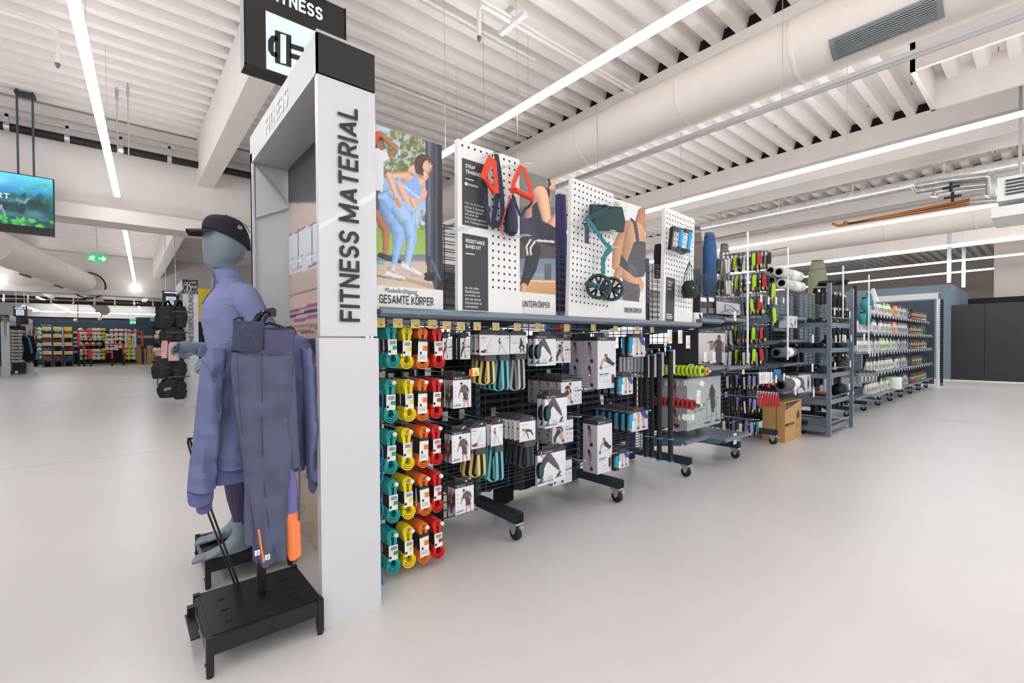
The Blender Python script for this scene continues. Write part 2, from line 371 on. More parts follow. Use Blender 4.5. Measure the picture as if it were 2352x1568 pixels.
# small screws that poke through the deck: too small to pick apart
b = MB(); RR = random.Random(3)
for i in range(420):
    x = RR.uniform(-3, 20); yy = -9+.3*RR.randint(8, 60)+.2; l = RR.uniform(.02, .09)
    b.box(x-.004, x+.004, yy-.004, yy+.004, CZ+.14-l, CZ+.14)
tag(b.build('deck_screws', mat('screw', '#3a3632', .5)), kind='stuff', label='small dark screw tips poking through the corrugated roof deck', cat='screws')
VOID = mat('void_shade', '#0e0d0c', .95)  # near-black colour stands in for the shade inside hollows
def beam(x0, x1, z0, y0=-9, y1=45, flange=None, n=None):
    b = MB(); b.box(x0, x1, y0, y1, z0+(.1 if flange else 0), CZ-.002)
    if flange:
        f, h = flange; b.box(x0-f, x1+f, y0, y1, z0, z0+h)
        b.prism([(x0-f, z0+h), (x0, z0+h+f*.7), (x1, z0+h+f*.7), (x1+f, z0+h)], 'xz', y0, y1)
    o = struct(b.build('ceiling_beam', CONC))
    b = MB()
    b.box(x0+.03, x1-.03, y0, y1, CZ+.002, CZ+.2); c = b.build('rib_shade', VOID, o)  # black box put in for the shade in the ribs above the beam
    return o
beam(1.10, 1.36, 4.12, y0=3.0)
beam(5.70, 6.1, 4.62)
beam(9.98, 10.4, 4.2, flange=(.14, .28))
beam(14.3, 14.8, 4.12, flange=(.14, .28))
beam(19.4, 19.9, 4.1)
beam(-3.3, -3.04, 4.12)
# girders along X
for (Y, zb, zt) in ((10.2, 3.24, CZ), (25.2, 3.26, CZ)):
    b = MB(); b.box(-14, 42, Y, Y+.3, zb+.2, zt); b.box(-14, 42, Y-.14, Y+.44, zb, zb+.22)
    b.prism([(Y-.14, zb+.22), (Y, zb+.3), (Y+.3, zb+.3), (Y+.44, zb+.22)], 'yz', -14, 42)
    b.box(-14, 42, Y-.1, Y+.4, zt-.16, zt-.002)
    struct(b.build('ceiling_girder', CONC))
# far wall behind the balls
BLUE = mat('blue_grey_cladding', '#3f4f5d', .6)
b = MB(); z = 0
while z < 3.05: b.box(-12, 12, 41.4, 41.6, z, z+.19); b.box(-12, 12, 41.43, 41.6, z+.19, z+.205); z += .205
struct(b.build('wall_far', BLUE))
b = MB(); b.box(-14, 42, 41.2, 41.7, 3.06, CZ); b.box(-14, 42, 41.0, 41.7, 3.75, 3.95); struct(b.build('wall_far_upper', CONC))
b = MB(); b.box(-14, 42, 39.6, 39.7, 4.06, 4.2); struct(b.build('dark_gap_strip', mat('dark_gap', '#1c1a19', .8)))  # near-black strip stands in for the shaded gap under the deck
b = MB(); b.box(-14.3, -14, -9, 46, 0, CZ+.3); struct(b.build('wall_left', CONC))
# right: blue room, black wall, beige wall beyond
TEAL = mat('slate_blue_wall', '#71838f', .6, var=.02, vscale=1)
b = MB(); b.box(18.9, 25, 2.0, 9.9, 0, 2.9); struct(b.build('wall_blue_room', TEAL))
b = MB(); b.box(18.87, 18.9, 1.98, 9.9, 0, .05); struct(b.build('baseboard_blue_room', WHITE2))
BW = mat('black_partition', '#2c2a2d', .45)
w_ = struct(MB().box(19.0, 19.12, -8, 1.99, .03, .04).build('wall_black', BW))
for k, (y0, y1) in enumerate(((1.30, 1.985), (-.9, 1.29), (-3.1, -.91), (-5.3, -3.11))):
    MB().box(19.0, 19.1, y0, y1, .04, 2.27).build('panel', BW, w_)
MB().lathe([(.03, 0), (.03, .02)], (18.985, 1.1, .62), 'x', 12).build('knob', BPLAST, w_)
b = MB(); b.box(18.96, 19.0, -8, 1.98, 0, .045); struct(b.build('baseboard_black', WHITE2))
b = MB(); b.box(30, 30.2, -9, 12, 0, CZ); struct(b.build('wall_right_far', mat('beige_wall', '#b9aca1', .8)))
b = MB(); b.box(22, 22.1, -9, 1.3, 2.6, CZ); struct(b.build('wall_right_upper', mat('beige_wall2', '#cfc4ba', .8)))
b = MB(); b.box(21.9, 22, -9, 1.9, 0, 2.62); struct(b.build('gap_shade_sheet', mat('dark_recess', '#1d1c1e', .8)))  # dark sheet coloured in for the shaded gap behind the partition
# skylight curb in the deck
b = MB()
p0 = at(2090, 140, Z=CZ-.25); sx0, sy1 = p0.x, p0.y
for (a, c, d, e) in ((sx0, sx0+.05, sy1-3.2, sy1), (sx0+1.5, sx0+1.55, sy1-3.2, sy1), (sx0, sx0+1.55, sy1-.05, sy1), (sx0, sx0+1.55, sy1-3.2, sy1-3.15)):
    b.box(a, c, d, e, CZ-.38, CZ+.28)
b.box(sx0, sx0+1.55, sy1-3.2, sy1, CZ+.27, CZ+.29)
struct(b.build('trim_2', CONC))

# ---------------------------------------------------------------- strip lights
def strip(p, q, lit, label, w=.078, wires=True):
    p, q = Vector(p), Vector(q); d = (q-p); L = d.length; ang = math.atan2(d.y, d.x)-math.pi/2
    t = thing('strip_light', label, 'ceiling light', p, 'strip lights under the roof', rz=ang)
    b = MB(); b.box(-w*.30, w*.30, 0, L, .022, .045); b.build('housing', {0: WHITE2, 1: LITH, 2: LITF, 3: LITH2}[int(lit)], t, world=False)
    b = MB(); b.prism([(-w/2, .020), (-w*.46, 0), (w*.46, 0), (w/2, .020)], 'xz', 0, L); b.build('diffuser', {0: WHITE, 1: LIT, 2: LITF, 3: LIT}[int(lit)], t, world=False)
    if not lit: b = MB(); b.box(-w/2-.006, -w/2, 0, L, .0, .04); b.box(w/2, w/2+.006, 0, L, .0, .04); b.build('rim', CHROME, t, world=False)
    if wires:
        y = min(1.2, L/3)
        while y < L:
            MB().tube([(0, y, .045), (0, y, CZ+.12-p.z)], .0035, 4).build('suspension_wire', CHROME, t, world=False); y += 2.4
    return t
Z = 3.6
strip((3.15, -9, Z), (3.17, 5.15, Z), True, 'long lit strip light running above the upright photo posters')
strip((5.04, -9, Z), (5.22, 9.7, Z), False, 'unlit white strip light hanging beside the big round duct')
strip((7.24, -9, Z), (7.5, 9.7, Z), True, 'long lit strip light right in front of the deep flanged beam')
strip((11.6, -9, Z), (12.2, 9.7, Z), True, 'lit strip light running below the silver wrapped pipes')
strip((15.4, -9, Z), (16.6, 9.7, Z), True, 'lit strip light above the khaki leg form, behind the copper pipes')
strip((18.9, -9, Z), (19.6, 9.7, Z), True, 'lit strip light above the blue room, upper of the last pair')
strip((21.0, -9, Z), (23.5, 9.7, Z), True, 'lit strip light farthest to the right, lower of the last pair', wires=False)
strip((-3.6, -9, Z), (-3.6, 9.8, Z), 3, 'long added strip light, unseen at far left, brightening the left side')  # assumed fixture, out of view, added to brighten the left side
strip((-7.2, -9, Z), (-7.2, 9.8, Z), 1, 'second added strip light, unseen at far left, brightening the left side')  # another unseen strip added for more light at left
strip((-3.6, 10.8, Z), (-3.6, 24.5, Z), 3, 'added strip light between the two girders, brightening the far left')  # assumed strip added to lift the brightness at far left
a, c = at(168, 0, Z=Z), at(269, 452, Z=Z); strip(a-(c-a)*2.3, c, 3, 'wide lit strip light at upper left, nearest the camera')
strip(at(284, 518, Z=Z), at(313.2, 668, Z=Z), 2, 'lit strip light seen beneath the big girder, left of the capped mannequin')
a, c = at(0, 647, Z=Z), at(42, 664, Z=Z); strip(a-(c-a)*1.5, c, 2, 'short lit strip light at the left edge above the shoe aisle')
strip(at(85, 683, Z=3.3), at(163, 716, Z=3.3), 2, 'slanting thin lit strip light above the ball bins', wires=False)
strip(at(52, 703, Z=3.3), at(92, 715, Z=3.3), 2, 'small lit strip light right beside the hanging hunting and fishing sign', wires=False)
strip(at(75, 715, Y=40.6), at(357, 725, Y=40.6), 2, 'lit strip light running crosswise in front of the far wall', wires=False)
strip(at(316, 697, Y=33), at(322, 716, Y=39), 2, 'short lit strip light beyond the second girder, above the goals', wires=False)

# ---------------------------------------------------------------- ducts and pipes
DUCT = mat('duct_paint', '#e6ddd4', .55, var=.015, vscale=2)
def duct(x, z, r, y0, y1, label, seams, n=40, taps=()):
    t = thing('air_duct', label, 'air duct', (x, y0, z))
    MB().lathe([(r, 0), (r, y1-y0)], axis='y', n=n).build('duct_tube', DUCT, t, world=False)
    for s in seams: MB().lathe([(r, -.03), (r+.008, -.012), (r+.008, .012), (r, .03)], (0, s-y0, 0), axis='y', n=n, caps=False).build('seam_ring', DUCT, t, world=False)
    return t
t = duct(5.5, 4.27, .33, -5, 10.15, 'big round white air duct crossing the ceiling with a slotted grille', [4.62, 3.0, 1.75, .1, -1.5, 7, 9])
# grille on the duct
g0, g1 = .62, 1.42
ang0, ang1 = math.radians(212), math.radians(248)
b = MB()
def dpt(a, y, r=.34): return (5.5+r*math.cos(a), y, 4.27+r*math.sin(a))
for (a0, a1, ya, yb) in ((ang0, ang0+.06, g0, g1), (ang1-.06, ang1, g0, g1), (ang0, ang1, g0, g0+.04), (ang0, ang1, g1-.04, g1)):
    rings = []
    for i in range(5):
        a = a0+(a1-a0)*i/4; rings.append([dpt(a, ya, .335), dpt(a, yb, .335), dpt(a, yb, .348), dpt(a, ya, .348)])
    b.loft(rings, smooth=False)
fr_ = b.build('grille_frame', mat('grille_zinc', '#9aa3a8', .35, .7), t)
b = MB(); rings = [[dpt(ang0+(ang1-ang0)*i/5, g0+.03, .333), dpt(ang0+(ang1-ang0)*i/5, g1-.03, .333), dpt(ang0+(ang1-ang0)*i/5, g1-.03, .336), dpt(ang0+(ang1-ang0)*i/5, g0+.03, .336)] for i in range(6)]
b.loft(rings, smooth=False).build('grille_recess', VOID, fr_)
for i in range(9):
    a = ang0+.09+(ang1-ang0-.18)*i/8
    MB().bbox(dpt(a, (g0+g1)/2, .342), (.006, g1-g0-.07, .012), Matrix.Rotation(-a, 3, 'Y')).build('slat', mat('slat', '#aab2b6', .4, .6), fr_)
duct(14.0, 3.95, .36, -5, 9.9, 'round beige duct behind the copper pipes', [5.2, 2.6, 1.1, -.5])
# left duct: from upper left towards the far girder
pa, pb = at(35, 585, Z=3.75), at(192, 652, Z=3.75)
def obl_duct(pa, pb, r, label, seams, grs):
    d = pb-pa; L = d.length; t = thing('air_duct', label, 'air duct', pa, rz=math.atan2(d.y, d.x)-math.pi/2)
    MB().lathe([(r, -L*.25), (r, L)], axis='y', n=28).build('duct_tube', DUCT, t, world=False)
    for k in range(seams): MB().lathe([(r, -.03), (r+.015, 0), (r, .03)], (0, L*k/seams, 0), axis='y', n=28, caps=False).build('seam_ring', DUCT, t, world=False)
    for y in grs:
        a = math.radians(240); MB().bbox((r*math.cos(a), L*y, r*math.sin(a)), (.16, .9, .02), Matrix.Rotation(math.radians(-30), 3, 'Y')).build('grille', mat('grille_zinc2', '#5c646a', .4, .5), t, world=False)
    return t
_r = (at(205, 660, Z=3.75)-at(178, 655, Z=3.75)).length
obl_duct(pa, Vector((pb.x, 25.1, pb.z)), .42, 'round white duct at left running towards the far girder', 7, (.25, .72))
tag(MB().lathe([(.49, 0), (.54, 0), (.54, .02)], (0, 0, 0), 'y', 24, caps=False).build('duct_gap_shade', VOID), 'black ring standing for the shaded gap around the duct in the far girder', 'opening').location = Vector((at(203, 655, Y=25.0).x, 25.08, at(203, 655, Y=25.0).z)); obl_duct(at(222, 694, Y=27), at(240, 702, Y=33), .24, 'short piece of round duct beyond the far girder', 3, (.5,))  # black ring drawn in for the dark gap around the duct
# black pipe with clamps along the girder
def pipe(p, q, r, m, name, label, clamps=0, sag=None):
    t = thing(name, label, 'pipe', p); d = Vector(q)-Vector(p)
    MB().tube([(0, 0, 0), d], r, 12).build('pipe_run', m, t, world=False)
    for k in range(clamps):
        c = d*(k+.5)/clamps
        b = MB(); u = d.normalized(); b.tube([c-u*.03, c+u*.03], r+.012, 12); b.box(c.x-.02, c.x+.02, c.y-.02, c.y+.02, c.z+r, c.z+r+.16)
        b.build('clamp', CHROME, t, world=False)
    return t
pipe(at(-60, 276, Y=9.95), at(700, 428, Y=9.95), .06, mat('cast_iron', '#231f1d', .5, .3), 'drain_pipe', 'black iron drain pipe clamped along the big girder at left', 7)
b = MB(); p, q = at(-60, 250, Y=9.95), at(700, 402, Y=9.95); b.bbox((p+q)/2, ((q-p).length, .04, .04), Matrix.Rotation(math.atan2(p.z-q.z, q.x-p.x), 3, 'Y'))
tag(b.build('cable_tray', CHROME), 'thin steel rail running just above the black drain pipe', 'rail')
pipe(at(-20, 689, Y=24.9), at(372, 701, Y=24.9), .07, mat('cast_iron', '#231f1d'), 'drain_pipe', 'dark pipe line along the far girder above the ball wall', 8)
FOIL = mat('foil_wrap', '#c3c2c0', .32, .75, var=.15, vscale=14, bump=.8, bscale=24)
def along_y(pxa, pxb, z, off=0):
    a, c = at(*pxa, Z=z), at(*pxb, Z=z); x = (a.x+c.x)/2; return Vector((x, a.y, z)), Vector((x, c.y-1.2, z))
for (A, B, z, r, lab) in (((1600, 527), (2352, 366), 4.5, .11, 'upper silver foil wrapped pipe under the roof'),
                          ((1640, 522), (2352, 372), 4.64, .08, 'silver foil wrapped pipe beside the upper foil pipe')):
    p, q = along_y(A, B, z); pipe(p, q, r, FOIL, 'insulated_pipe', lab, 5)
b = MB()   # foil wrapped valve loop
t = thing('insulated_valve_loop', 'silver foil wrapped pipe loop with black valve handles at right', 'pipe', (0, 0, 0))
X_ = 10.9
q = [at(2104, 420, X=X_), at(2104, 442, X=X_), at(2250, 415, X=X_), at(2262, 405, X=X_)]
def pl(pts, r, nm, m=FOIL):
    MB().tube([at(*p, X=X_) for p in pts], r, 10).build(nm, m, t)
pl([(2102, 428), (2180, 415), (2268, 404), (2276, 410), (2276, 446), (2268, 452)], .07, 'foil_pipe')
pl([(2102, 428), (2106, 440), (2185, 425)], .06, 'foil_pipe')
pl([(2146, 452), (2150, 440), (2205, 430), (2266, 424)], .06, 'foil_pipe')
pl([(2228, 465), (2290, 460), (2352, 440)], .05, 'foil_pipe')
for p in ((2184, 430), (2188, 452)): 
    c = at(*p, X=X_-.1); MB().bbox(c, (.03, .22, .03)).box(c.x-.02, c.x+.02, c.y-.02, c.y+.02, c.z-.08, c.z+.08).build('valve_handle', BPLAST, t)
COPPER = mat('copper', '#b97a4f', .35, .6)
t = thing('copper_pipe_pair', 'pair of copper pipes with elbows below the foil pipes', 'pipe', (11.0, 4, 4))
for dy in (0, 6):
    p = [at(1912+dy*4.5, 513+dy*.2-dy*.8, X=11.2), at(1925+dy*4.5, 518+dy*.2-dy*.9, X=11.2), at(2228, 468-dy*1.6, X=11.2)]
    MB().tube(p, .03, 8).build('copper_pipe', COPPER, t)
for (a, c) in (((1940, 523), (1978, 545)), ((1968, 520), (2006, 543)), ((2050, 583), (2096, 607)), ((2074, 580), (2120, 605))):
    MB().tube([at(*a, Z=4.6), at(*c, Z=4.6)], .035, 8).build('copper_pipe', COPPER, t)
# air unit at the right edge
p0, p1 = at(2290, 430, X=9.2), at(2352, 395, X=9.2)
t = thing('air_unit', 'white ceiling air unit with dark louvre slots at the right edge', 'air conditioner', p0)
MB().box(9.2, 10.0, p0.y-1.3, p0.y, p0.z-.20, p0.z+.12).box(9.15, 10.05, p0.y-1.35, p0.y+.05, p0.z-.42, p0.z-.28).build('casing', WHITE2, t)
for i in range(5): MB().box(9.175, 9.2, p0.y-1.2, p0.y-.08, p0.z-.13+i*.045, p0.z-.11+i*.045).build('louvre', DKSL, t)
MB().tube([(9.5, p0.y-.2, p0.z+.12), (9.5, p0.y-.2, CZ)], .02, 6).build('hanger_rod', CHROME, t)
MB().tube([(9.5, p0.y-.3, p0.z+.12), (9.5, p0.y-.3, CZ)], .02, 6).build('hanger_rod', CHROME, t)
# sprinkler pipes
def sprinkler(px0, pyt, drop, label, run=None):
    p = at(px0, pyt, Z=4.72); t = thing('sprinkler_pipe', label, 'pipe', p)
    pts = [(3.5, -.0, 0), (.08, 0, 0), (.02, 0, -.02), (0, 0, -.08), (0, 0, -drop)] if run else [(-3.5, 0, 0), (-.08, 0, 0), (-.02, 0, -.02), (0, 0, -.08), (0, 0, -drop)]
    MB().tube(pts, .022, 8).build('pipe_run', DECK, t, world=False)
    MB().lathe([(.012, -drop-.05), (.02, -drop-.03), (.024, -drop)], n=8).build('sprinkler_head', mat('brass', '#8b6d52', .4, .7), t, world=False)
sprinkler(1100, 8, .34, 'white sprinkler pipe drop above the strap panels', 1)
sprinkler(131, 66, .38, 'white sprinkler pipe drop at upper left beside the strip light')
t = thing('ceiling_bracket', 'small white bar bracket under the deck near the sprinkler drop', 'bracket', at(1178, 54, Z=4.7))
MB().bbox((0, 0, 0), (.06, .42, .05)).build('bar', WHITE2, t, world=False); MB().tube([(-1.2, 0, .06), (3.2, 0, .06)], .02, 8).build('rail', DECK, t, world=False)
for (px_, py_, h, lab) in ((268, 209, .9, 'steel hanger rod beside the wide strip light'), (293, 203, .95, 'threaded steel rod with end fork in front of the big girder')):
    p = at(px_, py_, Z=CZ-.05); t = thing('hanger_rod', lab, 'rod', p)
    MB().tube([(0, 0, .19), (0, 0, -h)], .008, 6).build('rod', CHROME, t, world=False); MB().box(-.02, .02, -.01, .01, -.12, .02).build('clip', CHROME, t, world=False)
for i, (a, c) in enumerate((((965, 0), (1245, 132)), ((850, 182), (1110, 285)), ((1145, 290), (1210, 320)))):
    p, q = at(*a, Z=CZ-.03), at(*c, Z=CZ-.03)
    tag(MB().tube([(p.x, p.y, CZ+.0), (q.x, p.y, CZ+.0)], .02, 6).build('conduit', DECK), 'thin cable conduit under the deck, %s' % ['uppermost, ending near the long lit strip', 'above the woman poster', 'shortest, right of the strip'][i], 'conduit')
for i, (px_, ya, yb) in enumerate(((1023, 52, 345), (1189, 140, 370), (1213, 0, 225), (1393, 0, 103), (1411, 100, 365), (1727, 240, 415), (1049, 240, 345))):
    p = at(px_, max(ya, 1), Y=3.4+.3*i); q = at(px_, yb, Y=3.4+.3*i)
    tag(MB().tube([(q.x, q.y, CZ+.14), q], .0025, 4).build('hanging_wire', CHROME), 'thin steel wire hanging from the deck, %s from the left' % ORD[[0, 2, 3, 4, 5, 6, 1][i]], 'wire', 'thin wires from the roof')
for i, p in enumerate(((2180, 610), (2213, 680))):
    c = at(*p, X=18.5+i*2); b = MB(); b.box(c.x-.03, c.x+.03, c.y-.045, c.y+.045, 2.9, CZ)
    tag(b.build('perforated_channel', CHROME), 'perforated steel channel above the blue room, %s' % ('nearer one' if not i else 'farther thin one'), 'channel')
# ================================================================ GANTRY, SIGNS, SCREEN
PANEL = mat('sign_panel', '#d3d4d7', .3, coat=.2)
PEDGE = mat('sign_edge', '#f4f4f5', .3)
GX0, GX1, GY0, GY1 = .64, .892, 1.998, 3.30
t = thing('sign_gantry', 'white portal sign reading FITNESS MATERIAL in front of the fitness gondola', 'sign', (.76, 2.6, 0))
b = MB(); b.box(GX0, GX1, GY0, GY0+.034, 1.236, 2.332); b.build('post', PANEL, t)
b = MB(); b.box(GX0-.006, GX1+.004, GY0-.004, GY0+.04, .0, 1.228); b.build('post', PANEL, t)
b = MB(); b.box(GX0+.004, GX1-.004, GY0-.006, GY0+.0, 2.336, 2.5); b.build('cap_plate', mat('black_sign', '#1d1b1e', .35), t)
b = MB(); b.box(GX0, GX0+.016, GY0, GY1, 2.34, 2.51); b.box(GX0+.016, GX1, GY0, GY1, 2.34, 2.356); b.box(GX1-.016, GX1, GY0, GY1, 2.356, 2.51)
b.box(GX0, GX1, GY0, GY0+.02, 2.34, 2.51); b.box(GX0-.004, GX1, GY0-.008, GY0, 2.500, 2.512); b.build('beam', mat('silver_panel', '#b4b3b6', .35), t)
b = MB(); b.box(GX0, GX1, GY1-.03, GY1, 0, 2.40); b.box(GX0, GX0+.012, GY1-.05, GY1, 0, 2.4); b.box(GX1-.012, GX1, GY1-.06, GY1, 0, 2.40); b.build('post', PANEL, t)
b = MB(); b.prism([(GX0+.02, 2.0), (GX0+.02, 2.33), (GX1-.03, 2.1)], 'xz', GY1-.05, GY1-.045); b.build('reflection_patch', mat('sign_reflection', '#d3d6da', .4), t)  # pale triangle imitates a reflection on the post's inner face
a, c = at(781, 738, Y=GY0-.008), at(822, 252, Y=GY0-.008)
text('FITNESS MATERIAL', (c.x, GY0-.008, a.z+.0), (0, 0, 1), (-1, 0, 0), c.z-a.z, c.x-a.x, INK, t, bold=.03)
a, c = at(610, 295, X=GX0-.001), at(661, 232, X=GX0-.001)
text('FITNESS', (GX0-.002, a.y, 2.375), (0, -1, 0), (0, 0, 1), a.y-c.y, .095, PEDGE, t, bold=.02)
# gym poster inside the portal
px = .845
t = thing('gym_poster', 'tall photo poster of a gym hall with mats inside the portal sign', 'poster', (px, 2.6, 0))
MB().box(px+.002, px+.02, 2.06, 3.235, .02, 2.345).build('board', WHITE2, t)
P = photo_print(150, 220, (px, 3.235, .02), (px, 2.06, .02), (px, 3.235, 2.345), 600, 280, 3.015, '#c9b6ad')
P.vgrad(-200, 560, '#3a3b44', '#55545c').poly([(100, 700), (100, 4000), (500, 4000), (500, 500)], '#cdbab0')
P.poly([(160, 810), (160, 1080), (460, 970), (460, 650)], '#dfe3ea')
for (a, c) in (((172, 800), (460, 652)), ((172, 1077), (460, 950))): P.cap(a, c, 4, 4, '#6b6672')
for x in (256, 352, 440): P.cap((x, 1100-x*.36), (x, 830-x*.36), 4, 4, '#8e8790')
P.cap((172, 1040), (460, 940), 3, 3, '#c99a90').cap((172, 960), (460, 880), 5, 5, '#b9c6dc').cap((172, 985), (460, 900), 3, 3, '#ffffff')
P.cap((160, 1215), (460, 1130), 5, 5, '#7c6a68').poly([(160, 1225), (460, 1140), (460, 4000), (160, 4000)], '#d9bfae')
P.poly([(160, 1310), (400, 1250), (400, 1275), (160, 1330)], '#a74a96').poly([(190, 1340), (400, 1285), (400, 1310), (200, 1355)], '#3d3c66')
P.poly([(220, 1370), (400, 1325), (400, 1350), (235, 1388)], '#b350a0').poly([(160, 1345), (185, 1352), (185, 1380), (160, 1372)], '#8a2f70')
for k, c in enumerate(('#b98c6c', '#c9a483', '#9d7659', '#4a5a96')): P.cap((170, 1430+k*18), (460, 1390+k*14), 5, 5, c)
P.poly([(240, 1505), (375, 1500), (378, 1620), (240, 1640)], '#1d3358')
for k in range(9): P.cap((250, 1515+k*14), (372, 1508+k*13), 2, 2, '#9bc1e8')
for k in range(7): P.cap((262+k*17, 1505), (262+k*17, 1630), 2, 2, '#16243f')
P.poly([(150, 1680), (500, 1600), (500, 1650), (150, 1740)], '#a8488f').poly([(150, 1850), (420, 1780), (430, 2350), (150, 2430)], '#4b3a72')
P.blobs(150, 420, 2450, 4200, ['#b9a08c', '#c7b09d', '#a89a90'], 40, 15, 60, 2, .25)
put('printed_photo', P.mesh('printed_photo', (px, 3.235, .02), (px, 2.06, .02), (px, 3.235, 2.345)), t)
put('x', bpy.data.meshes.new('x')) if 0 else None

# hanging light sign FITNESS
SGN = mat('sign_black', '#262520', .4)
LPAN = mat('backlit_panel', '#d6e7f3', .5, emit=.25)
LLET = mat('backlit_letter', '#dceeff', .5, emit=.9)
t = thing('hanging_light_sign', 'black illuminated hanging sign reading FITNESS with a dumbbell symbol', 'sign', (1.13, 4.0, 3.33))
x0, x1, z0, z1, sy = .748, 1.522, 3.333, 4.105, 4.0
MB().box(x0, x1, sy, sy+.14, z0, z1).box(x0-.004, x1+.004, sy-.012, sy, z0-.004, z0+.012).box(x0-.004, x0+.008, sy-.012, sy, z0, z1).box(x1-.008, x1+.004, sy-.012, sy, z0, z1).build('case', mat('case_black', '#151517', .25), t)
MB().box(x0-.003, x0-.0005, sy, sy+.14, z0, z1).build('side_plate', CHROME, t)
MB().box(x0+.008, x1-.008, sy-.004, sy, z0+.012, z1-.01).build('face', SGN, t)
a, c = at(610, 24, Y=sy-.006), at(748, 78, Y=sy-.006); pz1 = a.z; e = at(610, 157, Y=sy-.006); pz0 = e.z
MB().box(a.x, c.x, sy-.007, sy-.005, pz0, pz1).build('light_panel', LPAN, t)
def q2(px_, py_, y): v = at(px_, py_, Y=y); return (v.x, v.z)
def icon(pts, w, nm='symbol', y=sy-.009, closed=True, m=SGN, par=None):
    MB().ribbon([q2(*p, y) for p in pts], w, y-.001, y+.001, closed=closed, m=0, smooth=False).build(nm, m, par or t)
Z3 = lambda x, y: (540+x/3.92, y/3.92)
icon([Z3(383, 285), Z3(483, 318), Z3(483, 592), Z3(383, 565)], .04)
icon([Z3(378, 345), Z3(345, 345), Z3(322, 375), Z3(322, 455), Z3(340, 485), Z3(378, 498)], .04, closed=False)
icon([Z3(495, 412), Z3(620, 450)], .04, closed=False); icon([Z3(495, 498), Z3(600, 530)], .04, closed=False)
cxs = (a.x+c.x)/2
for s_ in (1,):
    for (p0_, p1_, p2_, p3_) in ((.13, .24, -.14, .14), ):
        MB().ribbon([(cxs+p0_, (pz0+pz1)/2+p2_), (cxs+p1_, (pz0+pz1)/2+p2_), (cxs+p1_, (pz0+pz1)/2+p3_), (cxs+p0_, (pz0+pz1)/2+p3_)], .035, sy-.010, sy-.008, closed=True, smooth=False).build('symbol', SGN, t)
a = at(741, 49, Y=sy-.006); a0 = at(614, 6, Y=sy-.006); text('FITNESS', (a0.x, sy-.007, a.z), (1, 0, 0), (0, 0, 1), a.x-a0.x, .105, LLET, t, bold=.035)
for x in (x0+.15, x1-.12): MB().tube([(x, sy+.07, z1), (x, sy+.07, CZ+.13)], .005, 5).build('chain', CHROME, t)

def small_sign(px0, py0, px1, py1, Y, words, label, sym=True):
    a, c = at(px0, py0, Y=Y), at(px1, py1, Y=Y); t = thing('hanging_light_sign', label, 'sign', (a.x, Y, c.z)); W, H = c.x-a.x, a.z-c.z
    MB().box(a.x, c.x, Y, Y+.12, c.z, a.z).build('case', SGN, t)
    MB().box(a.x+W*.2, a.x+W*.8, Y-.01, Y-.004, c.z+H*.08, c.z+H*.62).build('light_panel', LPAN, t)
    for k, wd in enumerate(words):
        text(wd, (a.x+W*.1, Y-.01, a.z-H*(.16+.15*k)), (1, 0, 0), (0, 0, 1), W*.8, H*.1, LLET, t, bold=.03)
    if sym:
        b = MB(); rr = random.Random(len(label))
        for k in range(3):
            pts = [(a.x+W*(.3+.4*i/6), c.z+H*(.2+.13*k)+H*.05*math.sin(i*1.7+k)) for i in range(7)]
            b.ribbon(pts, H*.025, Y-.014, Y-.012, smooth=False)
        b.build('symbol', SGN, t)
    MB().tube([(a.x+W*.2, Y+.05, a.z), (a.x+W*.2, Y+.05, CZ+.13)], .006, 4).build('wire', CHROME, t)
    MB().tube([(a.x+W*.8, Y+.05, a.z), (a.x+W*.8, Y+.05, CZ+.13)], .006, 4).build('wire', CHROME, t)
small_sign(30, 702, 62, 726, 22, ['JAGD +', 'ANGELN'], 'small lit hanging sign reading JAGD + ANGELN at far left')
small_sign(373, 667, 412, 703, 12.5, ['KINDERSPORT'], 'lit hanging sign reading KINDERSPORT above the black bags')
small_sign(357, 703, 373, 740, 30, [], 'small black lit hanging sign far behind the black bags')
# yellow hanging banner
a, c = at(455, 662, Y=14), at(520, 740, Y=14)
t = thing('yellow_banner', 'yellow framed hanging banner behind the mannequin', 'sign', (a.x, 14, c.z))
MB().box(a.x, c.x, 14, 14.04, c.z, a.z).build('panel', mat('yellow_panel', '#f3d224', .5), t)
MB().box(a.x+.16, c.x, 13.985, 13.999, c.z+.2, a.z-.12).build('inset', mat('yellow_inset', '#e7bd55', .5), t)
MB().tube([(a.x+.3, 14.02, a.z), (a.x+.3, 14.02, CZ+.13)], .006, 4).build('wire', CHROME, t)
# exit signs
def exit_sign(px0, py0, px1, py1, Y, label, rods=True):
    a, c = at(px0, py0, Y=Y), at(px1, py1, Y=Y); W, H = c.x-a.x, a.z-c.z
    t = thing('exit_sign', label, 'sign', (a.x, Y, c.z)); GR = mat('exit_green', '#36b868', .4, emit=.55); LW = mat('exit_white', '#f3fff6', .4, emit=1.0)
    MB().box(a.x, c.x, Y, Y+.03, c.z, a.z).build('plate', GR, t)
    MB().box(a.x-W*.04, c.x+W*.05, Y-.03, Y+.06, a.z+.01, a.z+H*.55).build('lamp_case', WHITE2, t)
    def L(*p, w=.1): MB().ribbon([(a.x+W*u, c.z+H*v) for u, v in p], H*w, Y-.006, Y-.003, smooth=False).build('symbol', LW, t)
    L((.58, .5), (.92, .5), w=.16); L((.78, .8), (.92, .5), (.78, .2), w=.14)
    L((.3, .62), (.22, .38), (.1, .3), w=.12); L((.22, .38), (.34, .28), (.36, .1), w=.12); L((.14, .62), (.3, .68), (.42, .58), w=.08); L((.30, .82), (.33, .84), w=.16)
    MB().tube([((a.x+c.x)/2, Y, a.z+H*.5), ((a.x+c.x)/2, Y, CZ+.13)], .006, 4).build('wire', CHROME, t)
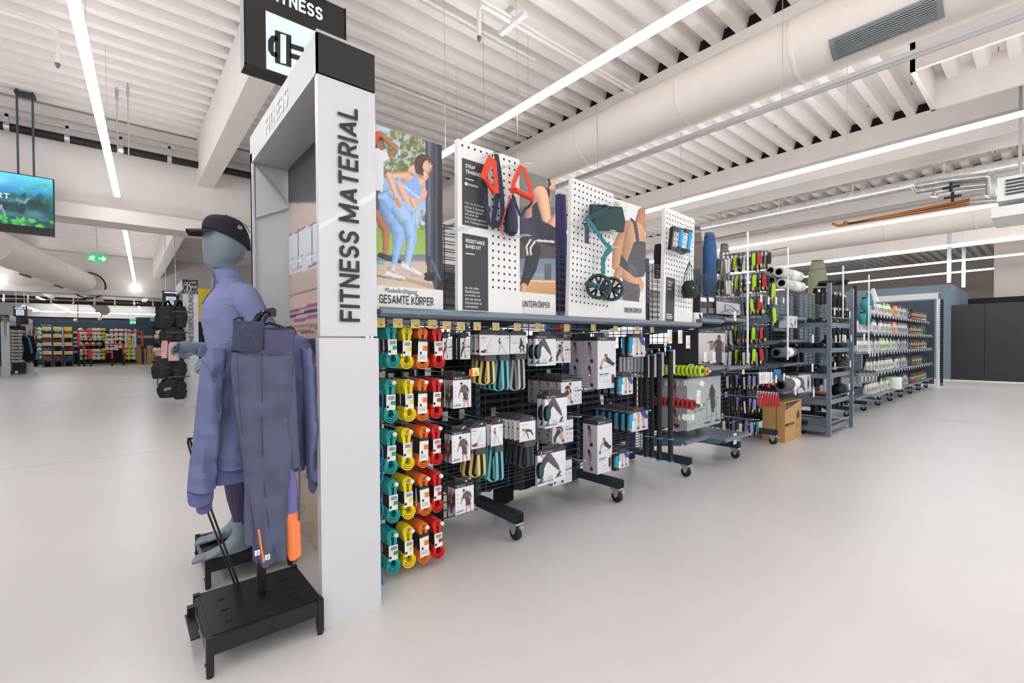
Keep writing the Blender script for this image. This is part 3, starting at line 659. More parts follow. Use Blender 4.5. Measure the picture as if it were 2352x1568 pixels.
exit_sign(199, 583, 246, 603, 12, 'green exit sign with running figure and arrow, larger one beneath the girder')
exit_sign(298, 736, 312, 744, 36, 'small green exit sign in front of the far ball wall')
# hanging screen
Y = 9.7; a, c = at(-110, 380, Y=Y), at(126, 528, Y=Y); c0 = at(126, 412, Y=Y); top = c0.z; x0, x1 = at(-75, 400, Y=Y).x, c.x
t = thing('hanging_screen', 'flat screen showing green and blue sport pictures, hanging at upper left', 'screen', (x1-.5, Y, c.z))
z0 = at(126, 543, Y=Y).z; zs = at(126, 526, Y=Y).z
MB().box(x0, x1, Y, Y+.08, z0, top).build('case', BPLAST, t)
P = Print(64, 36, base='#1a4a52')
P.vgrad(0, .38, '#5fc6ea', '#2a7fae').vgrad(.38, .5, '#1f6d8f', '#1d5c4c').blobs(0, 1, .4, 1, ['#173d35', '#2b6d4a', '#0f2a33', '#4a7c8a', '#1b4f63'], 60, .03, .12, 4, .5)
P.ell((.25, .15), .25, .1, '#9adcf0', .6, 1).limb([(.55, .5), (.64, .55), (.68, .45)], [.02, .02, .02], '#78a0b4', .7).limb([(.3, .9), (.36, .66), (.42, .9)], [.012]*3, '#9fb9c0', .6)
P.blobs(.1, 1, .86, 1, ['#3fae3a', '#61c64a'], 18, .02, .06, 8, .8).blobs(.6, 1, .1, .4, ['#2f9f7a', '#4cc5b0'], 14, .02, .05, 9, .5)
scr = put('picture', P.mesh('picture', (x0+.012, Y-.002, zs), (x1-.012, Y-.002, zs), (x0+.012, Y-.002, top-.012)), t)
m = bpy.data.materials.new('screen_glow'); m.use_nodes = True; nt = m.node_tree; bs = nt.nodes['Principled BSDF']; an = nt.nodes.new('ShaderNodeAttribute'); an.attribute_name = 'Col'
nt.links.new(an.outputs['Color'], bs.inputs['Emission Color']); bs.inputs['Emission Strength'].default_value = 1.0; bs.inputs['Base Color'].default_value = (.01, .01, .01, 1); bs.inputs['Roughness'].default_value = .2
scr.data.materials.clear(); scr.data.materials.append(m)
q_ = at(22, 452, Y=Y-.004); text('SPORT', (q_.x-.34, Y-.006, q_.z-.03), (1, 0, 0), (0, 0, 1), .34, .075, LLET, t)
for x_ in (40, 76):
    r0 = at(x_, 300, Y=Y+.1); MB().tube([(r0.x, Y+.1, top), (r0.x, Y+.1, CZ+.13)], .013, 6).build('hanger_rod', SLATE, t)
r0 = at(34, 226, Y=Y+.1); r1 = at(82, 236, Y=Y+.1); MB().box(r0.x, r1.x, Y+.02, Y+.2, CZ-.05, CZ-.02).build('mount_plate', DKSL, t)

# ================================================================ GONDOLA RACKS
YC = 2.53
UX = [.905, 1.822, 2.83, 3.832, 4.815, 5.80, 6.80, 7.78, 8.75, 9.75, 10.74, 11.72, 12.7, 13.7, 14.7, 15.7]
def caster_mb():
    fk = MB(); fk.box(-.035, .035, -.04, .04, -.012, 0); fk.prism([(-.035, 0-.012), (.03, -.012), (.012, -.06), (-.004, -.075), (-.02, -.06)], 'yz', -.028, -.024).prism([(-.035, -.012), (.03, -.012), (.012, -.06), (-.004, -.075), (-.02, -.06)], 'yz', .024, .028)
    fk.box(-.012, .012, -.06, -.035, -.03, -.015)
    wh = MB(); wh.lathe([(.001, -.02), (.03, -.02), (.042, -.014), (.0445, 0), (.042, .014), (.03, .02), (.001, .02)], (0, 0, -.068), 'x', 20)
    return fk, wh
_fk, _wh = caster_mb(); FKM = _fk.mesh('caster'); FKM.materials.append(CHROME); WHM = _wh.mesh('wheel'); WHM.materials.append(RUBBER)
HBM = MB().lathe([(.001, -.022), (.018, -.022), (.018, .022), (.001, .022)], (0, 0, -.068), 'x', 12).mesh('hub'); HBM.materials.append(CHROME)
def upright_mesh(h):
    b = MB(); b.box(-.018, .018, -.03, .03, .12, h)
    z = .2
    while z < h-.05:
        for x in (-.008, .008): b.box(x-.003, x+.003, -.0315, -.03, z, z+.022, 1)
        z += .05
    for z in [.2+.05*i for i in range(int((h-.3)/.05))]: b.box(-.0195, -.018, -.012, .012, z, z+.022, 1)
    me = b.mesh('upright'); me.materials.append(SLATE); me.materials.append(VOID); return me
UPM = upright_mesh(2.0)
ARM = MB().box(-.03, .03, -.45, -.03, .115, .175).box(-.029, .029, -.452, -.45, .118, .172, 1)
ARM = ARM.mesh('base_leg'); ARM.materials.append(DKSL); ARM.materials.append(VOID)
ARB = MB().box(-.03, .03, .03, .45, .115, .175).mesh('base_leg'); ARB.materials.append(DKSL)
_mc = {}
def wire_mesh(L, z0, z1, dz=.05, dx=.20, r=.0028, Y=-.035):
    k = (round(L, 3), z0, z1, dz, dx)
    if k not in _mc:
        b = MB(); z = z0
        while z <= z1+1e-4: b.box(.02, L-.02, Y-r, Y+r, z-r, z+r); z += dz
        x = .06
        while x < L-.02: b.box(x-r, x+r, Y, Y+2*r, z0, z1); x += dx
        _mc[k] = b.mesh('wire_mesh')
    return _mc[k]
GRIDM = mat('grid_wire', '#4c5b69', .4, .4); GRIDB = mat('grid_wire_black', '#222830', .4, .3)
def shelf_mesh(L, d, lip=.035):
    b = MB(); b.box(.0, L, -d, -.03, -.012, 0); b.box(0, L, -d-.004, -d, -.012-.02, .0+lip*.3)
    b.prism([(-d-.004, .01), (-d-.03, -.002), (-d-.03, -.02), (-d, -.034), (-d, -.012)], 'yz', 0, L)
    for s in (.004, L-.008): b.prism([(-.03, -.012), (-d, -.012), (-d+.03, -.04), (-.03, -.09)], 'yz', s, s+.004)
    return b.mesh('shelf')
racks = []
LB = ['first rack bay behind the white portal, resistance bands hanging on it', 'second rack bay from the portal, elastic leg bands and slider cards', 'third rack bay from the portal, roller boxes and long bars', 'fourth rack bay, weight rings on hooks and large pull up bar boxes', 'fifth rack bay with lime and red jump rope hooks', 'sixth rack bay with rolled mats and a cardboard box below', 'seventh rack bay with deep shelves of dumbbells', 'eighth rack bay with weight gloves and kettlebells', 'ninth rack bay with teal bottles', 'tenth rack bay with pouches of food, nearest of its kind', 'eleventh rack bay with rows of white pouches', 'twelfth rack bay with orange and white pouches', 'thirteenth rack bay with silver pouches', 'fourteenth rack bay with black tubs', 'last rack bay before the far portal']
for i in range(15):
    x = UX[i]; L = UX[i+1]-x
    t = thing('gondola_rack', LB[i], 'rack', (x, YC, 0), 'gondola rack bays on wheels'); racks.append(t)
    ups = [0] + ([L] if i == 14 else [])
    for u in ups:
        if i == 0 and u == 0: continue
        o = put('upright', UPM, t, world=False); o.location = (u, 0, 0)
        for am, s in ((ARM, -1), (ARB, 1)):
            o = put('base_leg', am, t, world=False); o.location = (u, 0, 0)
            if s < 0 or i < 1:
                k = put('caster', FKM, o, world=False); k.location = (0, s*.41, .115); wv = put('wheel', WHM, k, world=False); hb = put('hub', HBM, wv, world=False) if 0 else None
    me = wire_mesh(L, .2 if i else .3, 1.95); me.materials.clear(); me.materials.append(GRIDM)
    put('wire_mesh', me, t, world=False)
    o = put('wire_mesh', me, t, world=False); o.location = (0, .07, 0)
    if i == 0:
        me = wire_mesh(L, .1, 1.33, .05, .05, Y=-.05); me.materials.clear(); me.materials.append(GRIDB); put('wire_mesh', me, t, world=False)
def shelf(i, z, d, m=SLATE2, nm='shelf', x0=0, x1=None):
    L = UX[i+1]-UX[i]; me = shelf_mesh((x1 or L)-x0, d); me.materials.append(m)
    o = put(nm, me, racks[i], world=False); o.location = (x0, 0, z); return o
for i in range(3): shelf(i, 1.362, .53)
shelf(3, 1.405, .50, x0=.06, x1=.48); shelf(3, 1.425, .50, x0=.50, x1=.98); shelf(3, .97, .50, x0=.06, x1=.50); shelf(3, .962, .53, x0=.51, x1=.99)
shelf(3, .30, .37, x0=.03, x1=.44); shelf(3, .285, .53, x0=.45, x1=.985)
for z in (1.5, 1.22, .93, .60): shelf(5, z, .42, x0=.2)
for i in range(9, 15):
    for z, d in ((1.69, .44), (1.35, .5), (1.02, .5), (.65, .5), (.26, .52)): shelf(i, z, d)
for z in (1.02, .30): shelf(8, z, .5)
# hooks
HK = MB(); HK.tube([(0, .40, .0), (0, .02, 0), (0, 0, .004)], .0045, 6); HK.box(-.02, .02, .385, .395, -.03, .03)
HK = HK.mesh('hook'); HK.materials.append(CHROME)
TIP = MB().lathe([(.001, -.012), (.010, -.012), (.011, 0), (.006, .008)], (0, 0, 0), 'y', 10).mesh('end_cap'); TIP.materials.append(PAPER)
def hook(i, x, z, Y=2.10, tip=False):
    o = put('hook', HK, racks[i], world=False); o.location = (x-UX[i], Y-YC, z)
    if tip: k = put('end_cap', TIP, o, world=False)
    return o
TG = MB().box(-.022, .022, -.002, 0, -.034, 0, 0).box(-.025, .025, .0, .002, -.036, .008, 1).mesh('price_tag'); TG.materials.append(YTAG); TG.materials.append(mat('clear_holder', '#e9ecee', .1))
TW = MB().box(-.03, .03, -.002, 0, -.1, 0, 0).box(-.026, -.004, -.003, -.002, -.096, -.05, 1).mesh('price_card'); TW.materials.append(PAPER); TW.materials.append(mat('tag_sand', '#efd9a0', .5))
for _k in range(5):
    _b = MB()
TL = MB()
for k in range(6): TL.box(-.0, .024, -.004, -.003, -.02-.012*k, -.016-.012*k)
TL = TL.mesh('print_lines'); TL.materials.append(mat('tag_grey', '#b9b7b5', .5))
def ptag(px_, py_, Y, i, num=None, s=1.0):
    p = at(px_, py_, Y=Y); o = put('price_tag', TG, racks[i], world=False); o.location = Vector((p.x, p.y, p.z))-Vector((UX[i], YC, 0)); o.scale = (s, 1, s)
    if num: text(num, (-.004, -.003, -.030), (1, 0, 0), (0, 0, 1), .009*len(num), .013, INK, o, world=False, name='digits')
def pcard(px_, py_, Y, i, s=1.0, rot=0):
    p = at(px_, py_, Y=Y); o = put('price_card', TW, racks[i], world=False); o.location = Vector((p.x, p.y, p.z))-Vector((UX[i], YC, 0)); o.scale = (s, 1, s); o.rotation_euler = (0, rot, 0)
    k = put('print_lines', TL, o, world=False); k.location.y = 0
for k, (x_, y_, n_) in enumerate(((873, 734, '4.'), (914, 735, '7.'), (954, 737, '10.'), (993, 738, '14.'), (1026, 741, '17.'), (1059, 743, '5.'), (1096, 743, '5.'), (1139, 744, '7.'), (1188, 745, '7.'), (1237, 745, '7.'), (1302, 747, '7.'), (1363, 747, '5.'), (1414, 751, '7.'), (1464, 752, '8.'), (1498, 753, '9.'))):
    x = at(x_, y_, Y=2.07).x; i = 0 if x < UX[1] else (1 if x < UX[2] else 2); ptag(x_, y_, 2.07, i, n_)
# thin rail that carries the tags
for i in range(3): MB().tube([(.02, -.44, 1.295), (UX[i+1]-UX[i]-.02, -.44, 1.295)], .004, 5).build('tag_rail', GRIDM, racks[i], world=False)
for (x_, y_, i, s) in ((1538, 757, 2, 1.1), (1562, 758, 2, 1.1), (1580, 770, 3, 1.1), (1620, 808, 3, .9), (1640, 808, 3, .9), (1688, 715, 4, .9), (1707, 838, 4, .9), (1688, 995, 4, 1.05)): pcard(x_, y_, 2.0, i, s)
for (x_, y_, s) in ((1605, 896, 1.1), (1749, 676, .8), (1766, 682, .8), (1783, 682, .8), (1800, 684, .6), (1747, 857, .9), (1765, 855, .9), (1783, 862, .8), (1801, 857, .8)): pcard(x_, y_, 1.95, 4, s, .12)
for (x_, y_) in ((1827, 887), (1867, 769), (1866, 835), (1869, 893), (1918, 832), (1940, 769), (1929, 769)): pcard(x_, y_, 1.85, 6, .95)
for (x_, y_) in ((1917, 707), (1952, 715), (1936, 768), (1920, 770), (1942, 770), (1955, 769), (1953, 828), (1951, 880)): pcard(x_, y_, 1.8, 7, .9)
# ================================================================ POSTERS AND PEG PANELS ON THE TOP SHELF
YP = 2.05; ZB = 1.366
def zz(Y, px_): v = at(px_, 500, Y=Y)-Vector((0, 0, HC)); return float(np.dot(np.array(v), FW))
def board(x0, x1, z1, name, label):
    t = thing(name, label, 'poster', (x0, YP, ZB)); MB().box(x0, x1, YP+.001, YP+.012, ZB, z1).build('board', WHITE2, t); return t
def upr_text(s, px0, py0, px1, py1, h, par, Y=YP-.002, m=INK, **k):
    a, c = at(px0, py0, Y=Y), at(px1, py1, Y=Y); return text(s, (a.x, Y, a.z), (1, 0, 0), (0, 0, 1), c.x-a.x, h, m, par, **k)
SK, SK2 = '#c98f6a', '#e0ae90'
# ---- poster 1
x0, x1, z1 = .80, 1.276, 2.222
t = board(x0, x1, z1, 'photo_poster', 'upright poster of a bending woman in light blue sportswear')
zi = 1.478
P = photo_print(120, 190, (x0, YP, zi), (x1, YP, zi), (x0, YP, z1), 840, 260, 3.267, '#a9c3e6')
P.vgrad(-100, 560, '#cfdcee', '#9bb9e2').vgrad(560, 860, '#8fb0dc', '#c8d6ea')
P.blobs(120, 450, 110, 480, ['#6f7a4a', '#8a9058', '#5b6841', '#a5a67c', '#bfc8b4'], 260, 8, 30, 1, .75).blobs(40, 230, 700, 870, ['#7a6a4a', '#5f6e3c'], 40, 8, 24, 2, .8)
P.vgrad(860, 1060, '#8fae4c', '#a3bd5d').vgrad(1060, 1110, '#6f7c86', '#8a8f96').vgrad(1110, 1400, '#cdb59f', '#dcc6b0')
P.blobs(100, 450, 735, 870, ['#5e7450', '#7d8f6a', '#8b9a86'], 60, 8, 24, 3, .7)
P.poly([(40, 1200), (180, 1235), (180, 1245), (40, 1215)], '#7a6b63').poly([(230, 1240), (540, 1330), (540, 1290), (300, 1235)], '#b49d8c')
P.poly([(448, 0), (448, 1110), (545, 1400), (600, 1400), (600, 0)], '#4c4f5c').poly([(468, 0), (468, 1060), (486, 1090), (486, 0)], '#6b6f7c').poly([(505, 0), (505, 1110), (520, 1120), (520, 0)], '#353843')
P.poly([(540, 0), (540, 1400), (600, 1400), (600, 0)], '#2c2d35').cap((500, 1110), (560, 1250), 6, 6, '#6b7180')
# man behind
P.limb([(100, 165), (190, 240)], [16, 14], '#9a6446').limb([(225, 265), (165, 320)], [22, 24], '#a06a4a').limb([(110, 150), (225, 262)], [20, 22], '#a9734f')
P.ell((95, 225), 42, 52, '#2e211d').ell((112, 240), 30, 40, '#a26a49').poly([(0, 300), (80, 262), (160, 290), (175, 340), (135, 360), (130, 590), (0, 590)], '#e3e4ea')
P.poly([(55, 140), (100, 130), (110, 170), (60, 270), (40, 250)], '#e0552d').poly([(30, 575), (110, 580), (135, 740), (50, 770)], '#5d5b60')
P.limb([(95, 760), (150, 880), (150, 1040)], [36, 30, 20], '#b0744f').limb([(110, 1065), (175, 1085)], [20, 16], '#2e3138').limb([(160, 1085), (250, 1110)], [22, 18], '#39424c')
# woman
P.limb([(330, 500), (400, 600), (350, 640)], [62, 60, 46], '#dca688').limb([(340, 640), (370, 700)], [17, 16], SK2)
P.limb([(360, 430), (430, 470), (410, 500)], [40, 34, 34], SK2).limb([(420, 420), (440, 470)], [30, 30], SK2)
P.ell((428, 372), 62, 66, '#4b3430').poly([(366, 360), (372, 450), (430, 470), (436, 400)], '#4b3430').ell((462, 400), 34, 48, SK2).poly([(480, 370), (502, 395), (486, 412)], SK2).poly([(400, 330), (450, 312), (500, 350), (498, 380), (455, 345)], '#5b403a')
P.poly([(250, 520), (340, 500), (380, 440), (392, 500), (425, 590), (400, 640), (330, 635), (270, 570)], '#8fb2ea').cap((262, 528), (400, 638), 6, 6, '#d5def0').limb([(255, 545), (300, 640)], [26, 26], SK2)
P.limb([(170, 650), (180, 720), (240, 860), (250, 930), (215, 1130)], [74, 80, 62, 44, 20], '#8db0dd').limb([(250, 720), (330, 840), (345, 950), (312, 1120)], [60, 54, 40, 22], '#9dbce4')
P.limb([(120, 620), (200, 600), (240, 640)], [30, 34, 30], '#9dbde6').limb([(110, 650), (150, 740)], [16, 40], '#7495c8', .5)
P.limb([(300, 460), (170, 465), (235, 640)], [26, 22, 17], SK2).limb([(235, 640), (250, 690)], [22, 20], SK2)
for a, c in (((222, 700), (200, 1160)), ((340, 720), (340, 830)), ((375, 715), (360, 1140))): P.cap(a, c, 2.5, 2.5, '#6fb7d8')
P.limb([(200, 1160), (190, 1200)], [28, 34], '#c8c4c6').limb([(170, 1210), (280, 1245)], [26, 20], '#d9d4d4').limb([(290, 1150), (400, 1205)], [26, 16], '#dcd9dc').limb([(155, 1228), (295, 1252)], [8, 8], '#a2a0a8').cap((265, 1200), (410, 1220), 7, 7, '#b4b4bd')
P.ell((480, 1210), 44, 22, '#36343c').ell((480, 1240), 44, 20, '#2b2a31').cap((468, 1190), (468, 1080), 7, 7, '#48454e').cap((492, 1190), (492, 1080), 7, 7, '#5b5862').cap((468, 1080), (492, 1080), 9, 9, '#48454e')
P.cap((60, 1120), (130, 1128), 10, 8, '#5fb9c4').cap((474, 388), (486, 386), 2.5, 2.5, '#3a2520').cap((488, 428), (500, 425), 3.5, 3, '#b5604f').limb([(400, 340), (385, 400), (392, 440)], [5, 6, 5], '#6b4a40').limb([(440, 325), (470, 350), (480, 372)], [5, 6, 5], '#6b4a40').limb([(235, 640), (262, 700)], [9, 9], '#c98f70').limb([(185, 1172), (215, 1200)], [3, 3], '#8d8a90').limb([(330, 1150), (360, 1190)], [3, 3], '#8d8a90')
put('printed_photo', P.mesh('printed_photo', (x0, YP, zi), (x1, YP, zi), (x0, YP, z1)), t)
upr_text('Muskelkräftigung', 884, 674, 959, 678, .030, t, shear=.25)
a, c = at(861, 695, Y=YP-.002), at(996, 697, Y=YP-.002)
text('FÜR GESAMTE KÖRPER', (a.x-.05, YP-.002, a.z-.0), (1, 0, 0), (0, 0, 1), c.x-a.x+.05, .042, INK, t, bold=.02, sp=1.06)
# ---- poster 2
x0, x1, z1 = 1.60, 2.109, 2.228
t = board(x0, x1, z1, 'photo_poster', 'poster of a lunging person in dark leggings, lettered Unterkörper')
zi = 1.508
P = photo_print(100, 170, (x0, YP, zi), (x1, YP, zi), (x0, YP, z1), 840, 260, 3.267, '#6b6660')
P.vgrad(0, 700, '#68605c', '#85807a').vgrad(1050, 1250, '#6d7684', '#8a93a3').vgrad(1250, 1450, '#d9a775', '#c98f5e').poly([(1000, 850), (1440, 850), (1440, 1090), (1000, 1090)], '#4f4644')
P.cap((1100, 1255), (1440, 1268), 8, 8, '#e8c096').poly([(1340, 1130), (1395, 1130), (1395, 1250), (1340, 1250)], '#525c6e').cap((1100, 1200), (1330, 1215), 4, 4, '#aab0bc')
P.limb([(1310, 640), (1270, 740), (1260, 800)], [80, 66, 62], '#dca183').poly([(1245, 700), (1300, 640), (1345, 560), (1380, 560), (1385, 760), (1340, 850), (1250, 800)], '#2b2a33')
P.limb([(1310, 600), (1330, 650), (1370, 860)], [52, 46, 30], '#e8b394').limb([(1370, 870), (1430, 780)], [34, 30], '#e3a789').ell((1405, 520), 40, 60, '#e0a68a').poly([(1365, 490), (1385, 490), (1390, 540), (1370, 560)], '#3a2a25')
P.limb([(1250, 850), (1350, 900), (1400, 930)], [70, 74, 70], '#2b2a36').limb([(1190, 860), (1240, 960), (1268, 1030)], [66, 62, 52], '#35324a').limb([(1180, 820), (1230, 920)], [40, 50], '#3a3850')
P.limb([(1262, 1030), (1235, 1160), (1185, 1290)], [52, 48, 28], '#262633').limb([(1185, 1300), (1175, 1380)], [26, 24], '#d89c7c')
P.limb([(1235, 950), (1205, 1000), (1215, 1060)], [7, 7, 7], '#e9d9c4').limb([(1270, 960), (1235, 1010), (1240, 1060)], [7, 7, 7], '#e9d9c4').cap((1290, 955), (1410, 965), 9, 9, '#d5cfc9')
P.blobs(1195, 1250, 1120, 1240, ['#4a4a58'], 26, 3, 6, 5, .6)
put('printed_photo', P.mesh('printed_photo', (x0, YP, zi), (x1, YP, zi), (x0, YP, z1)), t)
upr_text('UNTERKÖRPER', 1201, 704, 1263, 707, .037, t, bold=.015)
# ---- poster 3
x0, x1, z1 = 2.55, 3.104, 2.236
t = board(x0, x1, z1, 'photo_poster', 'poster of a bare torso with a dark weight vest, lettered Oberkörper')
zi = 1.512
P = photo_print(90, 150, (x0, YP, zi), (x1, YP, zi), (x0, YP, z1), 1280, 380, 3.92, '#e6e7e6')
P.blobs(480, 620, 330, 1000, ['#9aa77a', '#b9c29a', '#d5dac2'], 50, 15, 50, 3, .5).vgrad(900, 1260, '#d9d9d6', '#cfccc8', 480, 560)
P.limb([(770, 420), (745, 560)], [44, 60], '#b57f5f').ell((795, 480), 50, 95, '#b67c5c').limb([(650, 570), (560, 720), (530, 900)], [80, 58, 40], '#c48c6a').limb([(700, 600), (690, 800), (650, 950)], [90, 110, 84], '#cc9673')
P.limb([(640, 950), (700, 1080)], [80, 80], '#cf9871').limb([(560, 950), (520, 1050)], [40, 24], '#c28a68')
P.poly([(760, 680), (690, 690), (640, 830), (625, 890), (640, 960), (700, 1010), (780, 1000), (820, 880), (820, 700)], '#4a474d').poly([(575, 800), (640, 880), (640, 960), (560, 900)], '#37353b').limb([(665, 480), (700, 520), (720, 640), (725, 720)], [10, 16, 16, 14], '#3c3a40')
for k in range(5): P.cap((645+k*12, 880+k*8), (665+k*14, 985+k*4), 5, 5, '#5c5960')
for k in range(4): P.cap((690, 720+k*30), (800, 740+k*30), 4, 4, '#5a575f')
P.poly([(590, 1020), (640, 1050), (740, 1070), (745, 1160), (720, 1300), (590, 1300), (560, 1150)], '#57525a').blobs(590, 740, 1060, 1240, ['#4a464d', '#6a656d'], 30, 6, 18, 6, .5).limb([(560, 1150), (590, 1250)], [14, 14], '#88a9c0')
put('printed_photo', P.mesh('printed_photo', (x0, YP, zi), (x1, YP, zi), (x0, YP, z1)), t)
upr_text('OBERKÖRPER', 1434, 717, 1474, 719, .036, t, bold=.025)

# ---- peg panels
HOLE = mat('peg_hole', '#1c1b1c', .9)
CLEAR = mat('clear_hook', '#dfe3e4', .12, alpha=.75)
def peg(x0, x1, z1, tilt, label, skip=()):
    t = thing('peg_panel', label, 'display panel', (x0, YP, ZB), 'white perforated panels on the top shelf'); W, H = x1-x0, z1-ZB
    y = -.05
    MB().box(0, W, y, y+.028, 0, H).build('panel', WHITE2, t, world=False)
    b = MB(); z = .1
    j = 0
    while z < H-.03:
        x = .025; i = 0
        while x < W-.02:
            if not any(a <= x <= c and d <= z <= e for a, c, d, e in skip): b.box(x, x+.011, y-.0006, y+.001, z, z+.011)
            x += .040; i += 1
        z += .04; j += 1
    tag(b.build('peg_holes', HOLE, t, world=False), kind='stuff')
    t.rotation_euler.y = tilt; return t
def zp3(x, y): return (840+x/3.267, 260+y/3.267)
def zp4(x, y): return (1280+x/3.92, 380+y/3.92)
p1 = peg(1.334, 1.760, 2.258, .004, 'white perforated panel with red and navy training straps', [(0, .2, .43, .84), (0, .2, 0, .42), (.2, 1, 0, .115)])
def dcard(par, x0, x1, z0, z1, lines, fs, small, sz):
    MB().box(x0, x1, -.0525, -.0515, z0, z1).build('info_card', DHEAD, par, world=False)
    for k, l in enumerate(lines): text(l, (x0+.02, -.053, z1-.045-k*fs*1.45), (1, 0, 0), (0, 0, 1), len(l)*fs*.62, fs, PAPER, par, bold=.03, world=False)
    MB().box(x0+.02, x0+.075, -.054, -.053, z1-.045-len(lines)*fs*1.5-.0, z1-.040-len(lines)*fs*1.5).build('rule', PAPER, par, world=False)
    for k, l in enumerate(small): text(l, (x0+.015, -.053, z0+.012+(len(small)-1-k)*sz*1.45), (1, 0, 0), (0, 0, 1), len(l)*sz*.5, sz, PAPER, par, world=False, shear=.15, bold=.02)
dcard(p1, .028, .195, .455, .80, ['STRAP', 'TRAINING'], .020, ['Mehr als 30 Übungen', 'mit nur 1 Accessoire!', 'Trainiere überall', 'und passe den', 'Schwierigkeitsgrad an', 'dein Trainingsniveau an'], .0135)
text('ECODESIGN', (.065, -.053, .665), (1, 0, 0), (0, 0, 1), .065, .011, PAPER, p1, bold=.03, world=False)
MB().lathe([(.009, -.001), (.009, .001)], (.052, -.053, .671), 'y', 14).build('logo', PAPER, p1, world=False)
dcard(p1, .028, .195, .012, .41, ['RESISTANCE', 'BAND KIT'], .020, ['Ist mit allen', 'Elastikbändern', 'verwendbar, um', 'dich bei deinen', 'Fortschritten zu', 'unterstützen'], .0135)
MB().box(.2, .44, -.0505, -.05, .005, .115).build('cover_plate', mat('white_plate', '#e9e8e7', .3), p1, world=False)
p2 = peg(2.17, 2.60, 2.26, .045, 'white perforated panel with the ab wheel and dark green pad', [])
p3 = peg(3.26, 3.72, 2.275, .045, 'white perforated panel with blue push up bars and a black net bag', [(0, .165, 0, .36), (.1, 1, 0, .13)])
dcard(p3, .035, .165, .01, .36, ['PUSH UP', 'SLIDE'], .017, [], .010)
MB().box(.045, .130, -.0535, -.0525, .030, .037).box(.045, .135, -.0535, -.0525, .045, .052).box(.045, .125, -.0535, -.0525, .060, .067).build('print_lines', PAPER, p3, world=False)
MB().box(.165, .45, -.0505, -.05, .005, .13).build('cover_plate', mat('white_plate', '#e9e8e7', .3), p3, world=False)
# ---- exhibits
RED = mat('red_strap', '#e2401f', .6, bump=.2, bscale=300); NAVY = mat('navy_strap', '#1f2c47', .7, bump=.3, bscale=300); CORD = mat('red_cord', '#d53a2a', .6)
def S(par, pts, wpx, Y, m, nm, zf=zp3, dep=.004, sc_=3.267):
    q = [at(*zf(*p), Y=Y) for p in pts]; w = 1.22*wpx/sc_*zz(Y, zf(*pts[0])[0])/F
    return MB().ribbon([(v.x, v.z) for v in q], w, Y-dep/2, Y+dep/2, smooth=False).build(nm, m, par)
def bar(par, a, c, r, Y, m, nm, zf=zp3, dy=0): return MB().tube([at(*zf(*a), Y=Y), at(*zf(*c), Y=Y-dy)], r, 12).build(nm, m, par)
t = thing('suspension_strap', 'left red training strap with navy loops and a red handle', 'training strap', at(*zp3(940, 330), Y=1.96))
S(t, [(885, 490), (895, 420), (935, 330), (965, 360), (985, 600)], 34, 1.955, RED, 'red_strap'); S(t, [(878, 490), (905, 420), (938, 340)], 44, 1.95, RED, 'red_strap')
bar(t, (905, 495), (970, 605), .014, 1.94, RED, 'handle')
S(t, [(880, 500), (900, 620), (910, 760), (925, 820), (960, 845), (1000, 840), (1030, 780), (1020, 600), (1000, 420), (975, 290)], 34, 1.965, NAVY, 'webbing')
S(t, [(990, 600), (975, 700), (960, 800), (990, 835)], 34, 1.972, NAVY, 'webbing'); S(t, [(915, 700), (920, 740)], 40, 1.960, mat('navy_stitch', '#27365a', .7), 'stitch_patch')
t = thing('suspension_strap', 'right red training strap with a wide red handle tube', 'training strap', at(*zp3(1170, 400), Y=1.96))
S(t, [(1095, 600), (1110, 520), (1160, 400), (1190, 420), (1235, 560), (1255, 660)], 30, 1.955, RED, 'red_strap'); bar(t, (1118, 575), (1240, 635), .0165, 1.94, RED, 'handle', dy=.0)
S(t, [(1100, 610), (1130, 690), (1155, 760), (1170, 770)], 18, 1.96, NAVY, 'webbing'); S(t, [(1250, 655), (1235, 690), (1195, 720), (1165, 775)], 16, 1.962, NAVY, 'webbing')
t = thing('drawstring_pouch', 'small navy drawstring pouch with red cord between the straps', 'pouch', at(*zp3(1090, 900), Y=1.94))
c = at(*zp3(1092, 780), Y=1.95); hz = abs(at(*zp3(1092, 640), Y=1.95).z-c.z)
b = MB(); b.lathe([(.008, hz), (.016, hz*.85), (.026, hz*.5), (.036, 0), (.040, -hz*.5), (.034, -hz*.85), (.012, -hz)], c, n=14); b.build('bag', mat('navy_nylon', '#18243c', .5, bump=.6, bscale=60), t)
S(t, [(1070, 640), (1080, 625), (1085, 640), (1050, 720), (1020, 840), (1015, 880), (1035, 915)], 6, 1.90, CORD, 'drawstring'); S(t, [(1075, 650), (1045, 740), (1030, 800), (1010, 860)], 5, 1.898, CORD, 'drawstring')
DG = mat('dark_green_foam', '#12373a', .6); TE = mat('teal_strap', '#187482', .6); TE2 = mat('teal_strap_dark', '#0d3c48', .6)
t = thing('knee_pad_board', 'dark green folded foam pad hanging on the middle panel', 'pad', at(*zp4(440, 360), Y=1.95))
pts = [(300, 350), (425, 358), (430, 395), (470, 395), (475, 370), (575, 378), (602, 500), (590, 600), (380, 580), (340, 560), (300, 450)]
MB().prism([(lambda v: (v.x, v.z))(at(*zp4(*p), Y=1.95)) for p in pts], 'xz', 1.94, 1.962).build('pad', DG, t)
S(t, [(300, 352), (578, 378)], 8, 1.9385, BPLAST, 'edge_band', zp4, sc_=3.92)
t = thing('teal_strap', 'long teal strap draped in zigzag above the wheel roller', 'strap', at(*zp4(440, 380), Y=1.93))
S(t, [(445, 355), (445, 395), (380, 425), (320, 450), (270, 490)], 38, 1.93, TE2, 'webbing', zp4, sc_=3.92); S(t, [(240, 495), (268, 560), (266, 700)], 44, 1.925, TE2, 'webbing', zp4, sc_=3.92)
